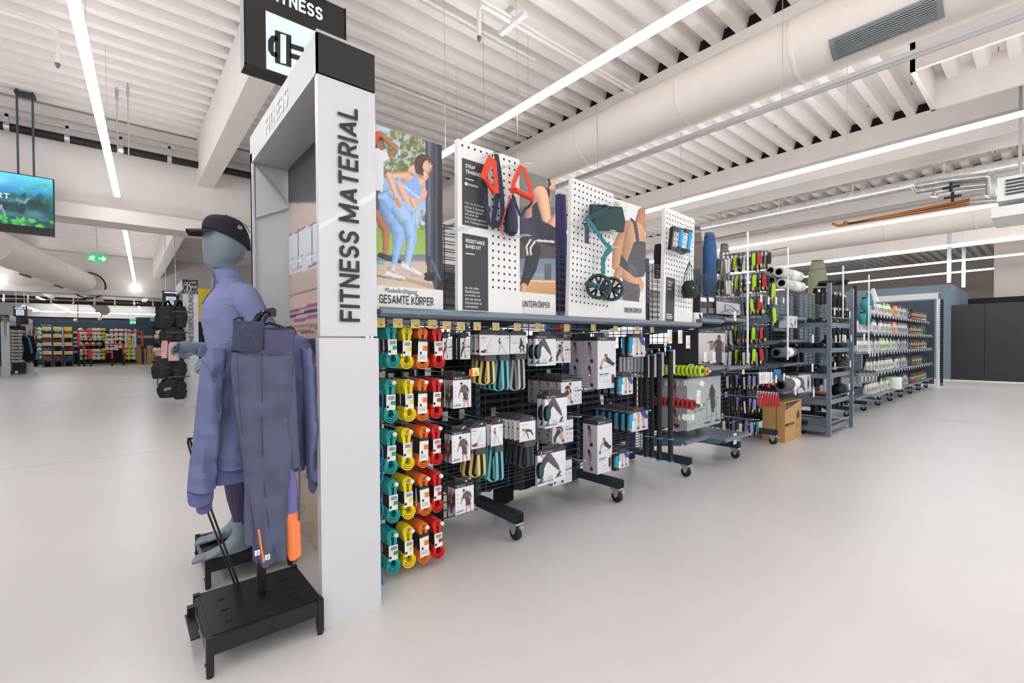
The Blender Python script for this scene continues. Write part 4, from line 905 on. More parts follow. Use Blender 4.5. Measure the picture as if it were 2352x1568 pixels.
S(t, [(265, 480), (320, 540), (370, 620), (430, 700), (485, 745)], 36, 1.928, TE, 'webbing', zp4, sc_=3.92); S(t, [(490, 740), (440, 790), (412, 860), (414, 975)], 44, 1.926, TE, 'webbing', zp4, sc_=3.92)
# ab wheel: axle towards the viewer's left
t = thing('wheel_roller', 'black and teal twin wheel roller with a handle on the middle panel', 'wheel roller', at(*zp4(430, 1100), Y=1.93))
def wheel(c, r, ax, nm='wheel'):
    M = Matrix.Translation(c) @ ax.to_track_quat('Y', 'Z').to_matrix().to_4x4()
    b = MB(); b.T = M; b.lathe([(r*.84, -.021), (r, -.018), (r, .018), (r*.84, .021), (r*.80, 0)], axis='y', n=28, caps=False); w_ = b.build(nm, mat('tyre_teal', '#2b4b50', .6), t)
    b = MB(); b.T = M
    b.lathe([(r*.86, -.012), (r*.76, -.01), (r*.76, .01), (r*.86, .012)], axis='y', n=28, caps=False).lathe([(.001, -.014), (r*.22, -.014), (r*.22, .014), (.001, .014)], axis='y', n=14)
    for k in range(5):
        a = k*2*math.pi/5+.3
        for da in (-.28, .28): b.tube([(r*.2*math.cos(a), 0, r*.2*math.sin(a)), (r*.8*math.cos(a+da), 0, r*.8*math.sin(a+da))], .008, 5)
    b.build('spokes', BPLAST, w_)
ax = Vector((.62, -.78, 0)).normalized()
c1, c2 = at(*zp4(372, 1090), Y=1.90), at(*zp4(490, 1112), Y=1.95); rr = 115/3.92*zz(1.9, 1375)/F
ax = (c1-c2).normalized(); ax = Vector((ax.x-.55, ax.y-.6, 0)).normalized()
wheel(c1, rr, ax); wheel(c2, rr, ax)
h0 = at(*zp4(268, 1062), Y=1.80); MB().tube([c1+(c2-c1)*.0, c1+(h0-c1)*.25, h0], [.012, .013, .014], 12).build('handle', mat('grip_teal', '#2f5257', .6), t)
MB().tube([c1+(h0-c1)*.1, c1+(h0-c1)*.18], .018, 12).build('ring', mat('ring_blue', '#1b9ad0', .4), t); MB().tube([c1, c2+(c2-c1)*.5], .011, 10).build('axle', DG, t)
BL = mat('bright_blue_foam', '#26a6d6', .5)
t = thing('push_up_bar_set', 'pair of black push up bars with bright blue grips on the right panel', 'push up bars', at(*zp4(1100, 700), Y=1.93))
S(t, [(1035, 560), (1035, 560), (1015, 745)], 16, 1.95, BPLAST, 'frame', zp4, .03, sc_=3.92); S(t, [(1035, 562), (1125, 585)], 22, 1.95, BPLAST, 'frame', zp4, .03, sc_=3.92); S(t, [(1010, 742), (1100, 760)], 22, 1.945, BPLAST, 'frame', zp4, .03, sc_=3.92)
S(t, [(1135, 582), (1205, 600)], 22, 1.95, BPLAST, 'frame', zp4, .03, sc_=3.92); S(t, [(1110, 758), (1185, 775)], 22, 1.945, BPLAST, 'frame', zp4, .03, sc_=3.92); S(t, [(1075, 765), (1130, 795), (1165, 780)], 12, 1.94, BPLAST, 'frame', zp4, .02, sc_=3.92)
bar(t, (1120, 585), (1102, 735), .017, 1.92, BL, 'grip', zp4); bar(t, (1200, 605), (1175, 760), .017, 1.92, BL, 'grip', zp4)
t = thing('net_bag', 'black mesh bag with a blue trimmed wheel inside on the right panel', 'bag', at(*zp4(1190, 1190), Y=1.94))
c = at(*zp4(1190, 1090), Y=1.92); b = MB(); b.lathe([(.052, -.09), (.062, -.04), (.060, 0), (.04, .045)], c, n=16, smooth=True); b.build('bag', mat('black_nylon', '#17181a', .6, bump=.5, bscale=80), t)
b = MB(); tp = at(*zp4(1190, 860), Y=1.93)
for k in range(14):
    a = k*2*math.pi/14; b.tube([tp, c+Vector((.03*math.cos(a), .03*math.sin(a), .13)), c+Vector((.05*math.cos(a), .05*math.sin(a), .04))], .0016, 3)
b.build('net', BPLAST, t); MB().lathe([(.001, -.002), (.009, -.002), (.009, .004)], at(*zp4(1224, 1100), Y=1.857), 'y', 14).build('blue_hub', BL, t)
MB().tube([at(*zp4(1190, 740), Y=1.93), tp], .003, 5).build('cord', BL, t)
# clear acrylic hooks
for k, (x_, y_, zf) in enumerate(((960, 305, zp3), (1190, 380, zp3), (1090, 395, zp3), (740, 860, zp3), (700, 880, zp3), (1110, 930, zp3), (1180, 918, zp3), (460, 350, zp4), (470, 590, zp4), (500, 735, zp4), (410, 825, zp4), (200, 510, zp4), (1150, 565, zp4), (1245, 598, zp4))):
    p = at(*zf(x_, y_), Y=1.94); w_ = .035
    t = tag(MB().tube([(p.x-w_, 2.0, p.z-.01), (p.x-w_*.3, 1.93, p.z-.004), (p.x+w_, 1.91, p.z), (p.x+w_*.5, 1.93, p.z+.008), (p.x-w_, 2.0, p.z+.004)], .0022, 5).build('acrylic_hook', CLEAR), 'clear acrylic hook on a perforated panel, %s' % (['where the left red strap hangs', 'where the right red strap hangs', 'beside the right red strap', 'empty, above the resistance band card, right', 'empty, above the resistance band card, left', 'empty, below the navy pouch', 'beside the leg poster', 'holding the green pad', 'under the green pad', 'at the zigzag corner of the teal strap', 'at the lower teal strap', 'left of the teal strap', 'above the push up bars', 'right of the push up bars'][k]), 'hook', 'clear hooks on the panels')

# ================================================================ RESISTANCE BANDS
def lobe(cx, cz, r, a0, a1, n): return [(cx+r*math.cos(a0+(a1-a0)*i/n), cz+r*math.sin(a0+(a1-a0)*i/n)) for i in range(n+1)]
def band_path(r1, r2, pin, H, k=0):
    """closed outline of the folded band: round top, pinched waist, round bottom"""
    pts = lobe(0, 0, r1, math.radians(-40), math.radians(220), 12)
    pts += [(-pin, -.045), (-pin, -.115)]
    pts += lobe(.004, -H, r2, math.radians(150), math.radians(390), 12)
    pts += [(pin, -.115), (pin, -.045)]
    return pts
def band_mesh(wd, th):
    b = MB()
    for q in range(3):
        b.ribbon(band_path(.027-q*.0065, .034-q*.0075, .018-q*.005, .152-q*.003), th, -wd, 0, closed=True)
    b.ribbon(lobe(-.016, -.122, .012, math.radians(20), math.radians(330), 8), th, -wd, 0, closed=False)
    b.ribbon(lobe(.0, .003, .008, math.radians(60), math.radians(380), 8), th, -wd, 0)
    return b
def sleeve(wd, w2=.022, z0=-.122, z1=-.046):
    b = MB(); b.box(-w2, w2+.004, -wd-.0025, .001, z0, z1, ms=[1, 1, 0, 1, 1, 1]); return b
FACE = {'teal': ('#17a3a0', '#19a36b', .036), 'yellow': ('#f2d81e', '#e9e02a', .042), 'orange': ('#f0761a', '#ef7d22', .035), 'red': ('#d9201d', '#c9262c', .058)}
protos = {}
WF = mat('label_dark_side', '#2a2523', .5)
for nm, (c, c2, wd) in FACE.items():
    t = thing('resistance_band', '', 'resistance band', (0, 0, 0)); bm_ = mat(nm+'_latex', c, .45); th = .0055
    o = band_mesh(wd, th).build('band', bm_, t, world=False)
    if nm == 'orange': s_ = MB().box(-.027, .027, -wd-.003, .001, -.150, -.030, ms=[1, 1, 0, 1, 1, 1]).build('label_card', [PAPER, WF], t, world=False)
    else: s_ = sleeve(wd).build('label_sleeve', [PAPER, WF], t, world=False)
    b = MB(); y = -wd-.0036
    if nm == 'orange':
        b.box(-.027, .027, y, y+.0008, -.046, -.030, 1).box(.0, .026, y, y+.0008, -.092, -.066, 0).box(-.016, -.006, y, y+.0008, -.112, -.098, 1)
        for k in range(3): b.box(-.02, .018, y, y+.0008, -.122-.007*k, -.119-.007*k, 2)
    else:
        b.box(.002, .025, y, y+.0008, -.098, -.078, 0).box(-.02, -.008, y, y+.0008, -.112, -.100, 1)
        for k in range(3): b.box(-.012, .02, y, y+.0008, -.058-.006*k, -.055-.006*k, 1)
    b.build('label_print', [mat('lab_'+nm, c2, .5), INK, mat('lab_grey', '#a9a7a5', .5)], s_, world=False)
    if nm in ('red', 'orange'):
        q = text('CORE', (0, 0, 0), (1, 0, 0), (0, 1, 0), wd*.8, .014, mat('band_print', '#f0b9a8', .5), t, bold=.03, world=False)
        for v in q.data.vertices:
            x, yy = v.co.x, v.co.y; a = math.radians(95)-(yy)/.0305*1.0+.25; v.co = (.0304*math.cos(a), -x-.004, .0304*math.sin(a))
    kids(t); protos[nm] = t
rows = [(898.7, 935.7, 972.7, 1005.8, 752, 756, 759, 758.7), (900.5, 941, 974.5, 1007.6, 880, 879, 879, 876), (902.5, 939, 977.8, 1007, 997.7, 992, 988, 984), (905.6, 942, 979, 1009, 1112, 1105, 1099, 1092.6), (905.6, 943, 977, 1011, 1228, 1218, 1210, 1201)]
cnt = [(4, 3, 4, 3), (2, 3, 3, 2), (4, 2, 4, 3), (3, 3, 4, 4), (3, 2, 4, 3)]
used = set(); POSN = ['frontmost', 'second from the front', 'third from the front', 'rearmost']
for ri, (r_, n_) in enumerate(zip(rows, cnt)):
    for ci, nm in enumerate(('teal', 'yellow', 'orange', 'red')):
        p = at(r_[ci], r_[4+ci], Y=2.12); wd = FACE[nm][2]
        hook(0, p.x, p.z+.004, 2.105, tip=ri > 0)
        for k in range(n_[ci]):
            loc = (p.x+R.uniform(-.003, .003), 2.12+wd+k*(wd+.006)+(.02 if ri else 0), p.z-.012-k*.001); rot = (0, R.uniform(-.05, .05), R.uniform(-.06, .06))
            lab = 'folded %s resistance band with paper label, %s hook row, %s' % (nm, ['top', 'second', 'middle', 'fourth', 'lowest'][ri], POSN[k] if k < 3 else 'fourth from the front')
            g = '%s resistance bands on hooks' % nm
            if nm not in used: used.add(nm); o = protos[nm]; o.location = loc; o.rotation_euler = rot; o['label'] = lab; o['group'] = g
            else: dup(protos[nm], loc, lab, g, rot=rot)
# blue latex tubes just showing beside the portal
t = None
for k, y_ in enumerate((920, 1045, 1085, 1170, 1330)):
    p = at(874, y_, Y=2.16); pts = [(p.x+.012*math.cos(a), 2.16, p.z+.05*math.sin(a)) for a in [2*math.pi*i/12 for i in range(12)]]
    tag(MB().tube(pts, .004, 6, closed=True).build('latex_tube', mat('blue_latex', '#1f8fd0', .4)), 'blue looped latex tube peeking out beside the portal post, %s from the top' % ORD[k], 'exercise tube', 'blue latex tubes')
# ================================================================ GOODS ON THE RACKS
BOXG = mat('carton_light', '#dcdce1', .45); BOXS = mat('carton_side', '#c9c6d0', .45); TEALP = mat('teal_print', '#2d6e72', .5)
S1, S2, HR = '#c99479', '#e0b094', '#2f2624'
def paint(kind, P):
    if kind == 'tee':
        P.vgrad(0, 1, '#e9e9ed', '#dfdfe4'); P.cap((.62, 0), (.50, .45), .006, .006, '#55545a').cap((.80, 0), (.74, .5), .006, .006, '#55545a')
        P.limb([(.48, .28), (.36, .45), (.30, .62)], [.06, .05, .03], S1).limb([(.78, .3), (.86, .46), (.80, .58)], [.06, .05, .03], S1)
        P.limb([(.62, .32), (.66, .52)], [.15, .12], '#56555c').limb([(.50, .29), (.44, .40)], [.07, .055], '#56555c').limb([(.76, .3), (.82, .38)], [.06, .05], '#56555c').cap((.55, .36), (.72, .37), .006, .006, '#a7a6ab')
        P.limb([(.66, .58), (.62, .72)], [.1, .075], '#3d3c42').limb([(.72, .58), (.78, .74)], [.09, .07], '#4a494f').limb([(.62, .76), (.60, .97)], [.05, .035], S1).limb([(.79, .78), (.84, .98)], [.05, .035], S1)
        P.ell((.46, .17), .055, .075, S1).ell((.45, .125), .065, .05, HR).ell((.80, .62), .035, .02, '#c2542e')
        for k in range(3): P.ell((.12, .25+.15*k), .035, .022, '#a9a9b0')
        P.cap((.06, .92), (.42, .90), .02, .02, '#2f6f74').cap((.07, .86), (.35, .845), .01, .01, '#8d8d94')
    elif kind == 'legs':
        P.vgrad(0, 1, '#eaeaf0', '#dddde3'); P.poly([(.0, .0), (.30, .0), (.2, .14), (.0, .05)], '#f3f3f6').limb([(.16, .0), (.24, .08)], [.07, .08], S2)
        P.limb([(.38, .10), (.22, .26), (.12, .5), (.13, .72)], [.12, .10, .07, .035], '#4a4450').limb([(.38, .10), (.52, .28), (.66, .46), (.76, .62)], [.12, .10, .075, .035], '#5a5360')
        P.limb([(.77, .64), (.78, .68)], [.03, .028], S2).limb([(.79, .70), (.71, .80)], [.04, .045], '#3d3c44').limb([(.14, .74), (.15, .77)], [.028, .028], S2).limb([(.17, .79), (.06, .85)], [.032, .025], '#3d3c44').cap((.62, .85), (.84, .83), .018, .018, '#6a6870').cap((.04, .875), (.2, .85), .01, .01, '#35343c')
        for k in range(5): P.ell((.88, .12+.06*k), .012, .012, '#9c9ca6')
    elif kind == 'kneel':
        P.vgrad(0, 1, '#dedee3', '#d2d2d8'); P.ell((.42, .14), .06, .08, S1).ell((.43, .09), .065, .05, HR).limb([(.30, .28), (.38, .42)], [.12, .12], '#26262b').limb([(.36, .34), (.44, .6), (.5, .82)], [.05, .04, .03], S1).limb([(.24, .34), (.34, .62), (.46, .84)], [.05, .04, .03], S1)
        P.limb([(.28, .45), (.12, .68), (.1, .86)], [.1, .07, .05], '#2d2c33').ell((.5, .88), .06, .07, '#26262b').ell((.5, .88), .03, .035, '#2f6f74').cap((.64, .42), (.98, .40), .03, .03, '#2f6f74').cap((.64, .30), (.85, .29), .014, .014, '#8d8d94')
        P.ell((.7, .6), .03, .03, '#6a6a72').ell((.86, .6), .03, .03, '#6a6a72').ell((.7, .82), .03, .02, '#8d8d94').ell((.9, .82), .03, .02, '#8d8d94')
    elif kind == 'roll':
        P.vgrad(0, 1, '#e3e4ea', '#dadbe1'); P.ell((.42, .33), .05, .028, S1).ell((.42, .305), .06, .03, HR).ell((.5, .30), .03, .02, HR)
        P.limb([(.44, .37), (.62, .43)], [.07, .06], '#c28a6b').limb([(.48, .37), (.6, .43)], [.05, .05], '#33313a').limb([(.64, .43), (.82, .50), (.9, .49)], [.055, .045, .03], '#35323f').limb([(.42, .36), (.28, .45), (.2, .52)], [.03, .026, .02], S1).limb([(.38, .37), (.22, .44), (.16, .53)], [.03, .026, .02], S1)
        P.ell((.17, .56), .07, .035, '#2d3350').ell((.17, .56), .035, .018, '#7483b0').cap((.22, .57), (.9, .52), .005, .005, '#6aa5c4').ell((.93, .47), .03, .015, '#3a8bb5').cap((.1, .70), (.58, .69), .012, .012, '#2f6f74').cap((.1, .74), (.5, .73), .006, .006, '#8d8d94')
        P.poly([(.76, .72), (.9, .71), (.9, .9), (.76, .91)], '#5a3d28').cap((.3, .86), (.6, .85), .006, .006, '#9a9aa2')
        for k in range(4): P.ell((.8, .10+.05*k), .012, .008, '#9c9ca6')
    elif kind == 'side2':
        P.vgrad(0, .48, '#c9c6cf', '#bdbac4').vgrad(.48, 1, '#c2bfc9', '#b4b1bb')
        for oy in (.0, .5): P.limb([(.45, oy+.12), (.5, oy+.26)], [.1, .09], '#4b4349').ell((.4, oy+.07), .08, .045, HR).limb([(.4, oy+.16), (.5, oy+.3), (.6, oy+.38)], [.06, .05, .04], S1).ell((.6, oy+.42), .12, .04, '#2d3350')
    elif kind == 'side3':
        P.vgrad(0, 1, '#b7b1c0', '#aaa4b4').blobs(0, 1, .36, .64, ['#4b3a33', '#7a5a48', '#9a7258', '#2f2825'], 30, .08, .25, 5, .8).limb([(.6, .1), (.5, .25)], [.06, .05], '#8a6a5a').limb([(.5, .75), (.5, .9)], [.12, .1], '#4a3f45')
    elif kind == 'lying':
        P.vgrad(0, 1, '#ededf0', '#e2e2e6'); P.limb([(.1, .84), (.2, .84)], [.06, .05], HR).limb([(.22, .84), (.42, .78)], [.08, .08], '#4a3638').limb([(.42, .78), (.5, .66)], [.07, .07], S2).limb([(.5, .64), (.62, .45), (.72, .62), (.78, .72)], [.08, .06, .045, .03], '#d9dae0').limb([(.5, .62), (.66, .3), (.76, .1)], [.07, .04, .025], '#cfd0d8').limb([(.3, .9), (.85, .88)], [.03, .02], S2)
        P.cap((.05, .14), (.4, .12), .015, .015, '#b7392f').ell((.15, .3), .03, .04, '#b5b5bb').ell((.3, .3), .03, .04, '#b5b5bb')
    elif kind == 'lunge':
        P.vgrad(0, 1, '#ededf0', '#e2e2e6'); P.ell((.28, .22), .06, .07, S2).ell((.30, .18), .065, .06, HR).limb([(.3, .32), (.36, .45)], [.09, .08], S2).limb([(.28, .34), (.34, .4)], [.08, .07], '#7a3b34').limb([(.22, .36), (.18, .26)], [.03, .03], S2)
        P.limb([(.36, .5), (.55, .62), (.62, .78), (.8, .95)], [.09, .06, .045, .03], '#c5cbd4').limb([(.36, .5), (.30, .72), (.22, .92)], [.09, .055, .03], '#b9c0ca').cap((.7, .14), (.95, .12), .015, .015, '#b7392f').ell((.75, .3), .03, .04, '#b5b5bb')
    elif kind == 'squat':
        P.vgrad(0, 1, '#ececee', '#e0e0e4'); P.ell((.64, .2), .05, .06, S1).ell((.64, .16), .055, .04, HR).limb([(.66, .32), (.7, .45)], [.1, .09], '#2b2a30').limb([(.6, .34), (.56, .46)], [.03, .03], S1).limb([(.68, .52), (.84, .62), (.78, .8), (.86, .93)], [.09, .06, .04, .03], '#3a3940').limb([(.66, .52), (.56, .66), (.66, .8), (.62, .93)], [.08, .05, .04, .03], '#26252b')
        P.ell((.18, .25), .03, .03, '#c98').ell((.34, .25), .03, .03, '#c98').cap((.1, .42), (.45, .41), .014, .014, '#b7392f')
    elif kind == 'push':
        P.vgrad(0, 1, '#ececee', '#e0e0e4'); P.limb([(.3, .4), (.5, .46)], [.06, .07], '#a7644a').limb([(.5, .46), (.7, .5), (.85, .75)], [.08, .06, .03], '#3f4048').limb([(.3, .44), (.26, .8)], [.03, .02], S1).limb([(.38, .5), (.5, .7), (.56, .9)], [.04, .04, .03], '#55565e').ell((.2, .4), .05, .05, HR).cap((.1, .14), (.5, .12), .014, .014, '#b7392f')
    elif kind == 'grips':
        P.vgrad(0, 1, '#d9dadf', '#cfd0d6'); P.limb([(.45, .0), (.48, .4), (.45, .8)], [.06, .05, .035], S1).limb([(.66, .0), (.72, .4), (.75, .8)], [.06, .05, .035], S1).limb([(.72, .02), (.9, .3)], [.14, .12], '#3a4a9a').ell((.45, .84), .08, .06, '#26262b').ell((.77, .84), .08, .06, '#26262b').cap((.08, .35), (.35, .34), .012, .012, '#8d8d94')
    elif kind == 'pullup':
        P.vgrad(0, 1, '#cfc9cd', '#bfb9be'); P.ell((.76, .15), .07, .1, '#221d1f').ell((.76, .22), .055, .07, '#8c5a44').limb([(.74, .36), (.74, .75), (.76, .98)], [.16, .13, .11], '#26252b').limb([(.60, .40), (.46, .52), (.46, .3)], [.07, .055, .04], '#94614a').limb([(.9, .42), (.94, .62)], [.06, .05], '#94614a').limb([(.34, .32), (.46, .27), (.62, .34), (.92, .38)], [.02, .02, .02, .02], '#2a292d').limb([(.56, .42), (.62, .28)], [.014, .014], '#2a292d').limb([(.9, .4), (.98, .28)], [.014, .014], '#2a292d')
    elif kind == 'dips':
        P.vgrad(0, 1, '#b9c2c1', '#a8b1b0'); P.cap((.0, .9), (1, .78), .01, .01, '#9aa3a2').ell((.72, .2), .04, .04, '#33241e').limb([(.72, .28), (.73, .42)], [.075, .06], '#2f3036').limb([(.66, .28), (.64, .44)], [.02, .02], '#7b4a38').limb([(.80, .28), (.81, .42)], [.02, .02], '#7b4a38').limb([(.72, .46), (.73, .62), (.77, .72)], [.055, .045, .03], '#2c2b30').limb([(.76, .46), (.80, .6), (.74, .7)], [.05, .035, .03], '#3a393f')
        for x in (.56, .86): P.cap((x, .46), (x, .9), .008, .008, '#303034').cap((x, .46), (x+.06, .45), .008, .008, '#303034').cap((x-.05, .92), (x+.1, .93), .018, .018, '#232327')
        P.cap((.7, .6), (.7, .95), .008, .008, '#303034').cap((.1, .60), (.5, .55), .02, .02, '#55605f').cap((.2, .65), (.48, .62), .012, .012, '#5f6a69')
    elif kind == 'bike':
        P.vgrad(0, 1, '#bfbac0', '#aaa5ad'); P.limb([(.2, .9), (.5, .55), (.85, .8)], [.03, .03, .03], '#35343a').limb([(.35, .2), (.35, .65), (.55, .85)], [.03, .03, .03], '#55545a').limb([(.35, .2), (.55, .25), (.9, .7)], [.03, .03, .03], '#45444a').ell((.88, .22), .12, .1, '#b9d3ea').cap((.8, .38), (.96, .4), .02, .02, '#f0f0f2')
    elif kind == 'person':
        P.vgrad(0, 1, '#dedce0', '#cfcdd2'); P.limb([(.3, .2), (.35, .35), (.2, .45)], [.05, .06, .03], S1).limb([(.3, .6), (.4, .75), (.5, .9)], [.06, .08, .05], '#33323a').limb([(.75, .2), (.78, .5), (.75, .85)], [.05, .07, .05], '#a8725a').limb([(.77, .45), (.77, .7)], [.08, .06], '#26252b')
    return P
_pc = {}
def printed(kind, W, H, nx=26):
    nx = int(nx*1.7)
    k = (kind, round(W, 2), round(H, 2))
    if k not in _pc:
        _pc[k] = paint(kind, Print(nx, max(8, int(nx*H/W)), base='#ffffff')).mesh('printed_picture', (0, 0, 0), (W, 0, 0), (0, 0, H))
    return _pc[k]
WORDS = 'TRAINING'
_ct = {}
def carton(kind, x0, y0, x1, y1, Y, D, labels, cat, group=None, side=None, head=.12, tab=True, name='product_box', col=None, hookat=None, step=None, disc=False, extra=None, nx=26):
    """labels: one per copy, front to back"""
    a = at(x0, y0, Y=Y); c = at(x1, (y0+y1)/2, Y=Y); e = at(x0, y1, Y=Y); W = c.x-a.x; H = a.z-e.z
    t = thing(name, labels[0], cat, (a.x, Y, e.z), group)
    h = H*head
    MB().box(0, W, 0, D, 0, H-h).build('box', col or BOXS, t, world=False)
    if h > 0: MB().box(-.0005, W+.0005, -.0008, D+.0005, H-h, H).build('header', DHEAD, t, world=False)
    if tab:
        MB().box(W*.2, W*.8, D*.5, D*.5+.002, H, H+.025).build('hang_tab', DHEAD, t, world=False)
    p = put('printed_picture', printed(kind, W, H-h, nx), t, world=False); p.location.y = -.0012
    if side:
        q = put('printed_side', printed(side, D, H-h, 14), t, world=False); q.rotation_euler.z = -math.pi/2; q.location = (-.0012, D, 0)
    if h > 0.008: text('CORENGTH', (W*.22, -.002, H-h*.62), (1, 0, 0), (0, 0, 1), W*.3, h*.2, PAPER, t, bold=.03, world=False); MB().box(W*.12, W*.12+h*.3, -.002, -.001, H-h*.68, H-h*.34).build('logo', PAPER, t, world=False)
    if disc:
        r = H*.24; cx, cz = W*.10, H*.46
        b = MB(); b.lathe([(r*.9, .0), (r, .008), (r, .016), (r*.9, .022)], (cx, -.022, cz), 'y', 24, caps=True); b.build('slider_disc', BPLAST, t, world=False).scale = (.5, 1, 1)
        MB().lathe([(r*.82, -.0235), (r*.82, -.0225)], (cx, 0, cz), 'y', 24).build('disc_pad', mat('disc_teal', '#1b5159', .6), t, world=False).scale = (.5, 1, 1)
    if disc:
        text('DISQUES', (W*.34, -.0024, H*.19), (1, 0, 0), (0, 0, 1), W*.18, H*.035, mat('grey_ink', '#6b6a70', .5), t, world=False); text('DE GLISSE', (W*.32, -.0024, H*.14), (1, 0, 0), (0, 0, 1), W*.20, H*.035, mat('grey_ink', '#6b6a70', .5), t, world=False)
        MB().box(W*.0, W*.54, -.0022, -.0014, H*.065, H*.115).build('teal_stripe', TEALP, t, world=False); text('GLIDING DISCS', (W*.19, -.0030, H*.074), (1, 0, 0), (0, 0, 1), W*.33, H*.034, PAPER, t, world=False, bold=.02)
    if extra: extra(t, W, H)
    kids(t)
    for k in range(1, len(labels)): dup(t, (a.x+R.uniform(-.004, .004), Y+k*(step or D+.008), e.z), labels[k])
    return t
F3 = ['frontmost', 'second from the front', 'third from the front', 'fourth from the front', 'fifth from the front', 'sixth from the front', 'seventh from the front', 'eighth from the front', 'ninth from the front', 'tenth from the front']
Z5 = lambda x, y: (840+x/3.92, 700+y/3.92)
Z7 = lambda x, y: (1200+x/3.136, 720+y/3.136)
# --- first bay: small flat packs and strap kit boxes
for k, (xa, ya, xb, yb) in enumerate(((690, 300, 775, 495), (850, 300, 940, 490))):
    p = Z5(xa, ya); q = Z5(xb, yb)
    carton('kneel', p[0], p[1], q[0], q[1], 2.12, .03, ['flat pack beside the top red bands, %s hook of the pair, %s' % (['left', 'right'][k], F3[j]) for j in range(3)], 'product pack', 'flat packs on the top hook row', head=.0, col=DHEAD, name='flat_pack')
    P_ = at(p[0], p[1], Y=2.12); hook(0, P_.x+.03, P_.z+.03, 2.09)
for k, (xa, ya, xb, yb, n, row) in enumerate(((785, 665, 948, 935, 2, 'second'), (775, 1165, 943, 1430, 1, 'third'), (805, 1645, 972, 1895, 1, 'lowest'))):
    p = Z5(xa, ya); q = Z5(xb, yb); Yb = 2.09
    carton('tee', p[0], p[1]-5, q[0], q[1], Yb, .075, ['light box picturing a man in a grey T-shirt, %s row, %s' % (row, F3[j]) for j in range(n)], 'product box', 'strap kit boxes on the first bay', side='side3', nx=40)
    P_ = at(p[0], p[1], Y=Yb); hook(0, P_.x+.06, P_.z+.025, Yb-.02, tip=False)
# --- elastic leg loops with cards
def leg_loop(x0, y0, x1, y1, yend, Y, c1, kind, labels, wcard=None, swing=0):
    a = at(x0, y0, Y=Y); c = at(x1, y0, Y=Y); e = at(x0, y1, Y=Y); f = at((x0+x1)/2, yend, Y=Y); W = c.x-a.x; H = a.z-e.z; L = a.z-f.z
    t = thing('elastic_leg_band', labels[0], 'elastic band', (a.x, Y, a.z), 'striped elastic leg bands with cards')
    MB().box(0, W, -.003, 0, -H, 0).build('card', PAPER, t, world=False)
    MB().prism([(0, -.012), (0, .006), (W*.3, .022), (W*.7, .022), (W, .006), (W, -.012)], 'xz', -.0045, -.003).build('card_header', DHEAD, t, world=False)
    p = put('printed_picture', printed(kind, W*.96, H*.86, 26), t, world=False); p.location = (W*.02, -.0048, -H*.98)
    MB().box(W*.28, W*.95, -.012, .02, -H-.035, -H-.002).build('grey_band_clip', mat('clip_grey', '#4e4c50', .6), t, world=False)
    w = .055; x = W*.62-w/2; rr = .022; pts = [(-.006, -H-.01), (-.008, -L*.7)]+[(.014+rr*math.cos(q), -L+rr+rr*math.sin(q)) for q in [math.pi+math.pi*i/8 for i in range(9)]]+[(.036, -L*.6), (.03, -H+.04), (.012, -H+.05)]
    pts2 = pts
    b = MB(); sw = lambda yz: yz
    b.ribbon(pts2, .003, x, x+w, 'yz', mf=True); o = b.build('elastic_loop', [c1, mat('elastic_black', '#15161a', .7)], t, world=False)
    for v in o.data.vertices:      # slight fall outwards
        k = max(0, (-v.co.z-H)/max(L-H, .01)); v.co.x += swing*k+.10*k*k*(v.co.y) - .0
        v.co.x += (v.co.y-.0)*-.9*k
    kids(t)
    for k in range(1, len(labels)): dup(t, (a.x+R.uniform(-.006, .006), Y+.045*k, a.z+R.uniform(-.004, .004)), labels[k], rot=(0, R.uniform(-.04, .04), R.uniform(-.1, .1)))
    return t
YE = mat('elastic_yellow', '#e2c777', .7, bump=.2, bscale=400); TQ = mat('elastic_turquoise', '#67bfc9', .7, bump=.2, bscale=400); GY = mat('elastic_grey', '#b3b4ba', .7, bump=.2, bscale=400); DK = mat('elastic_charcoal', '#39444e', .7, bump=.2, bscale=400)
def F4(s, n): return ['%s, %s' % (s, F3[j]) for j in range(n)]
Z8 = lambda x, y: (1080+x/4.02, 740+y/4.02)
leg_loop(*Z8(82, 95), *Z8(232, 305), 740+575/4.02, 2.12, YE, 'lying', F4('yellow and black leg band on the top row with a card', 3))
leg_loop(*Z8(225, 100), *Z8(358, 300), 740+632/4.02, 2.13, TQ, 'lunge', F4('turquoise and black leg band on the top row with a card', 4))
leg_loop(*Z8(365, 100), *Z8(515, 292), 740+628/4.02, 2.13, GY, 'squat', F4('grey and black leg band on the top row with a card', 4))
leg_loop(*Z8(5, 960), *Z8(140, 1175), 740+1430/4.02, 2.12, YE, 'lying', F4('yellow and black leg band on the lower row with a card', 3))
leg_loop(*Z8(188, 930), *Z8(298, 1148), 740+1470/4.02, 2.10, TQ, 'lunge', F4('turquoise and black leg band on the lower row with a card', 3))
leg_loop(*Z8(450, 905), *Z8(598, 1108), 740+1345/4.02, 2.08, DK, 'push', F4('charcoal leg band on the lower row with a card', 6))
for (x_, y_) in ((1120, 758), (1150, 760), (1185, 760), (1100, 975), (1140, 968), (1215, 962)):
    P_ = at(x_, y_, Y=2.1); hook(0 if P_.x < UX[1] else 1, P_.x, P_.z+.005, 2.07)
ptag(1092, 848, 2.05, 0, '5.'); 
tag(MB().box(0, .022, -.002, 0, -.034, 0).build('red_price_tag', mat('tag_red', '#e4502c', .5)), 'small red price tag hooked beside a yellow one in front of the yellow leg bands', 'price tag').location = at(1077, 848, Y=2.045)
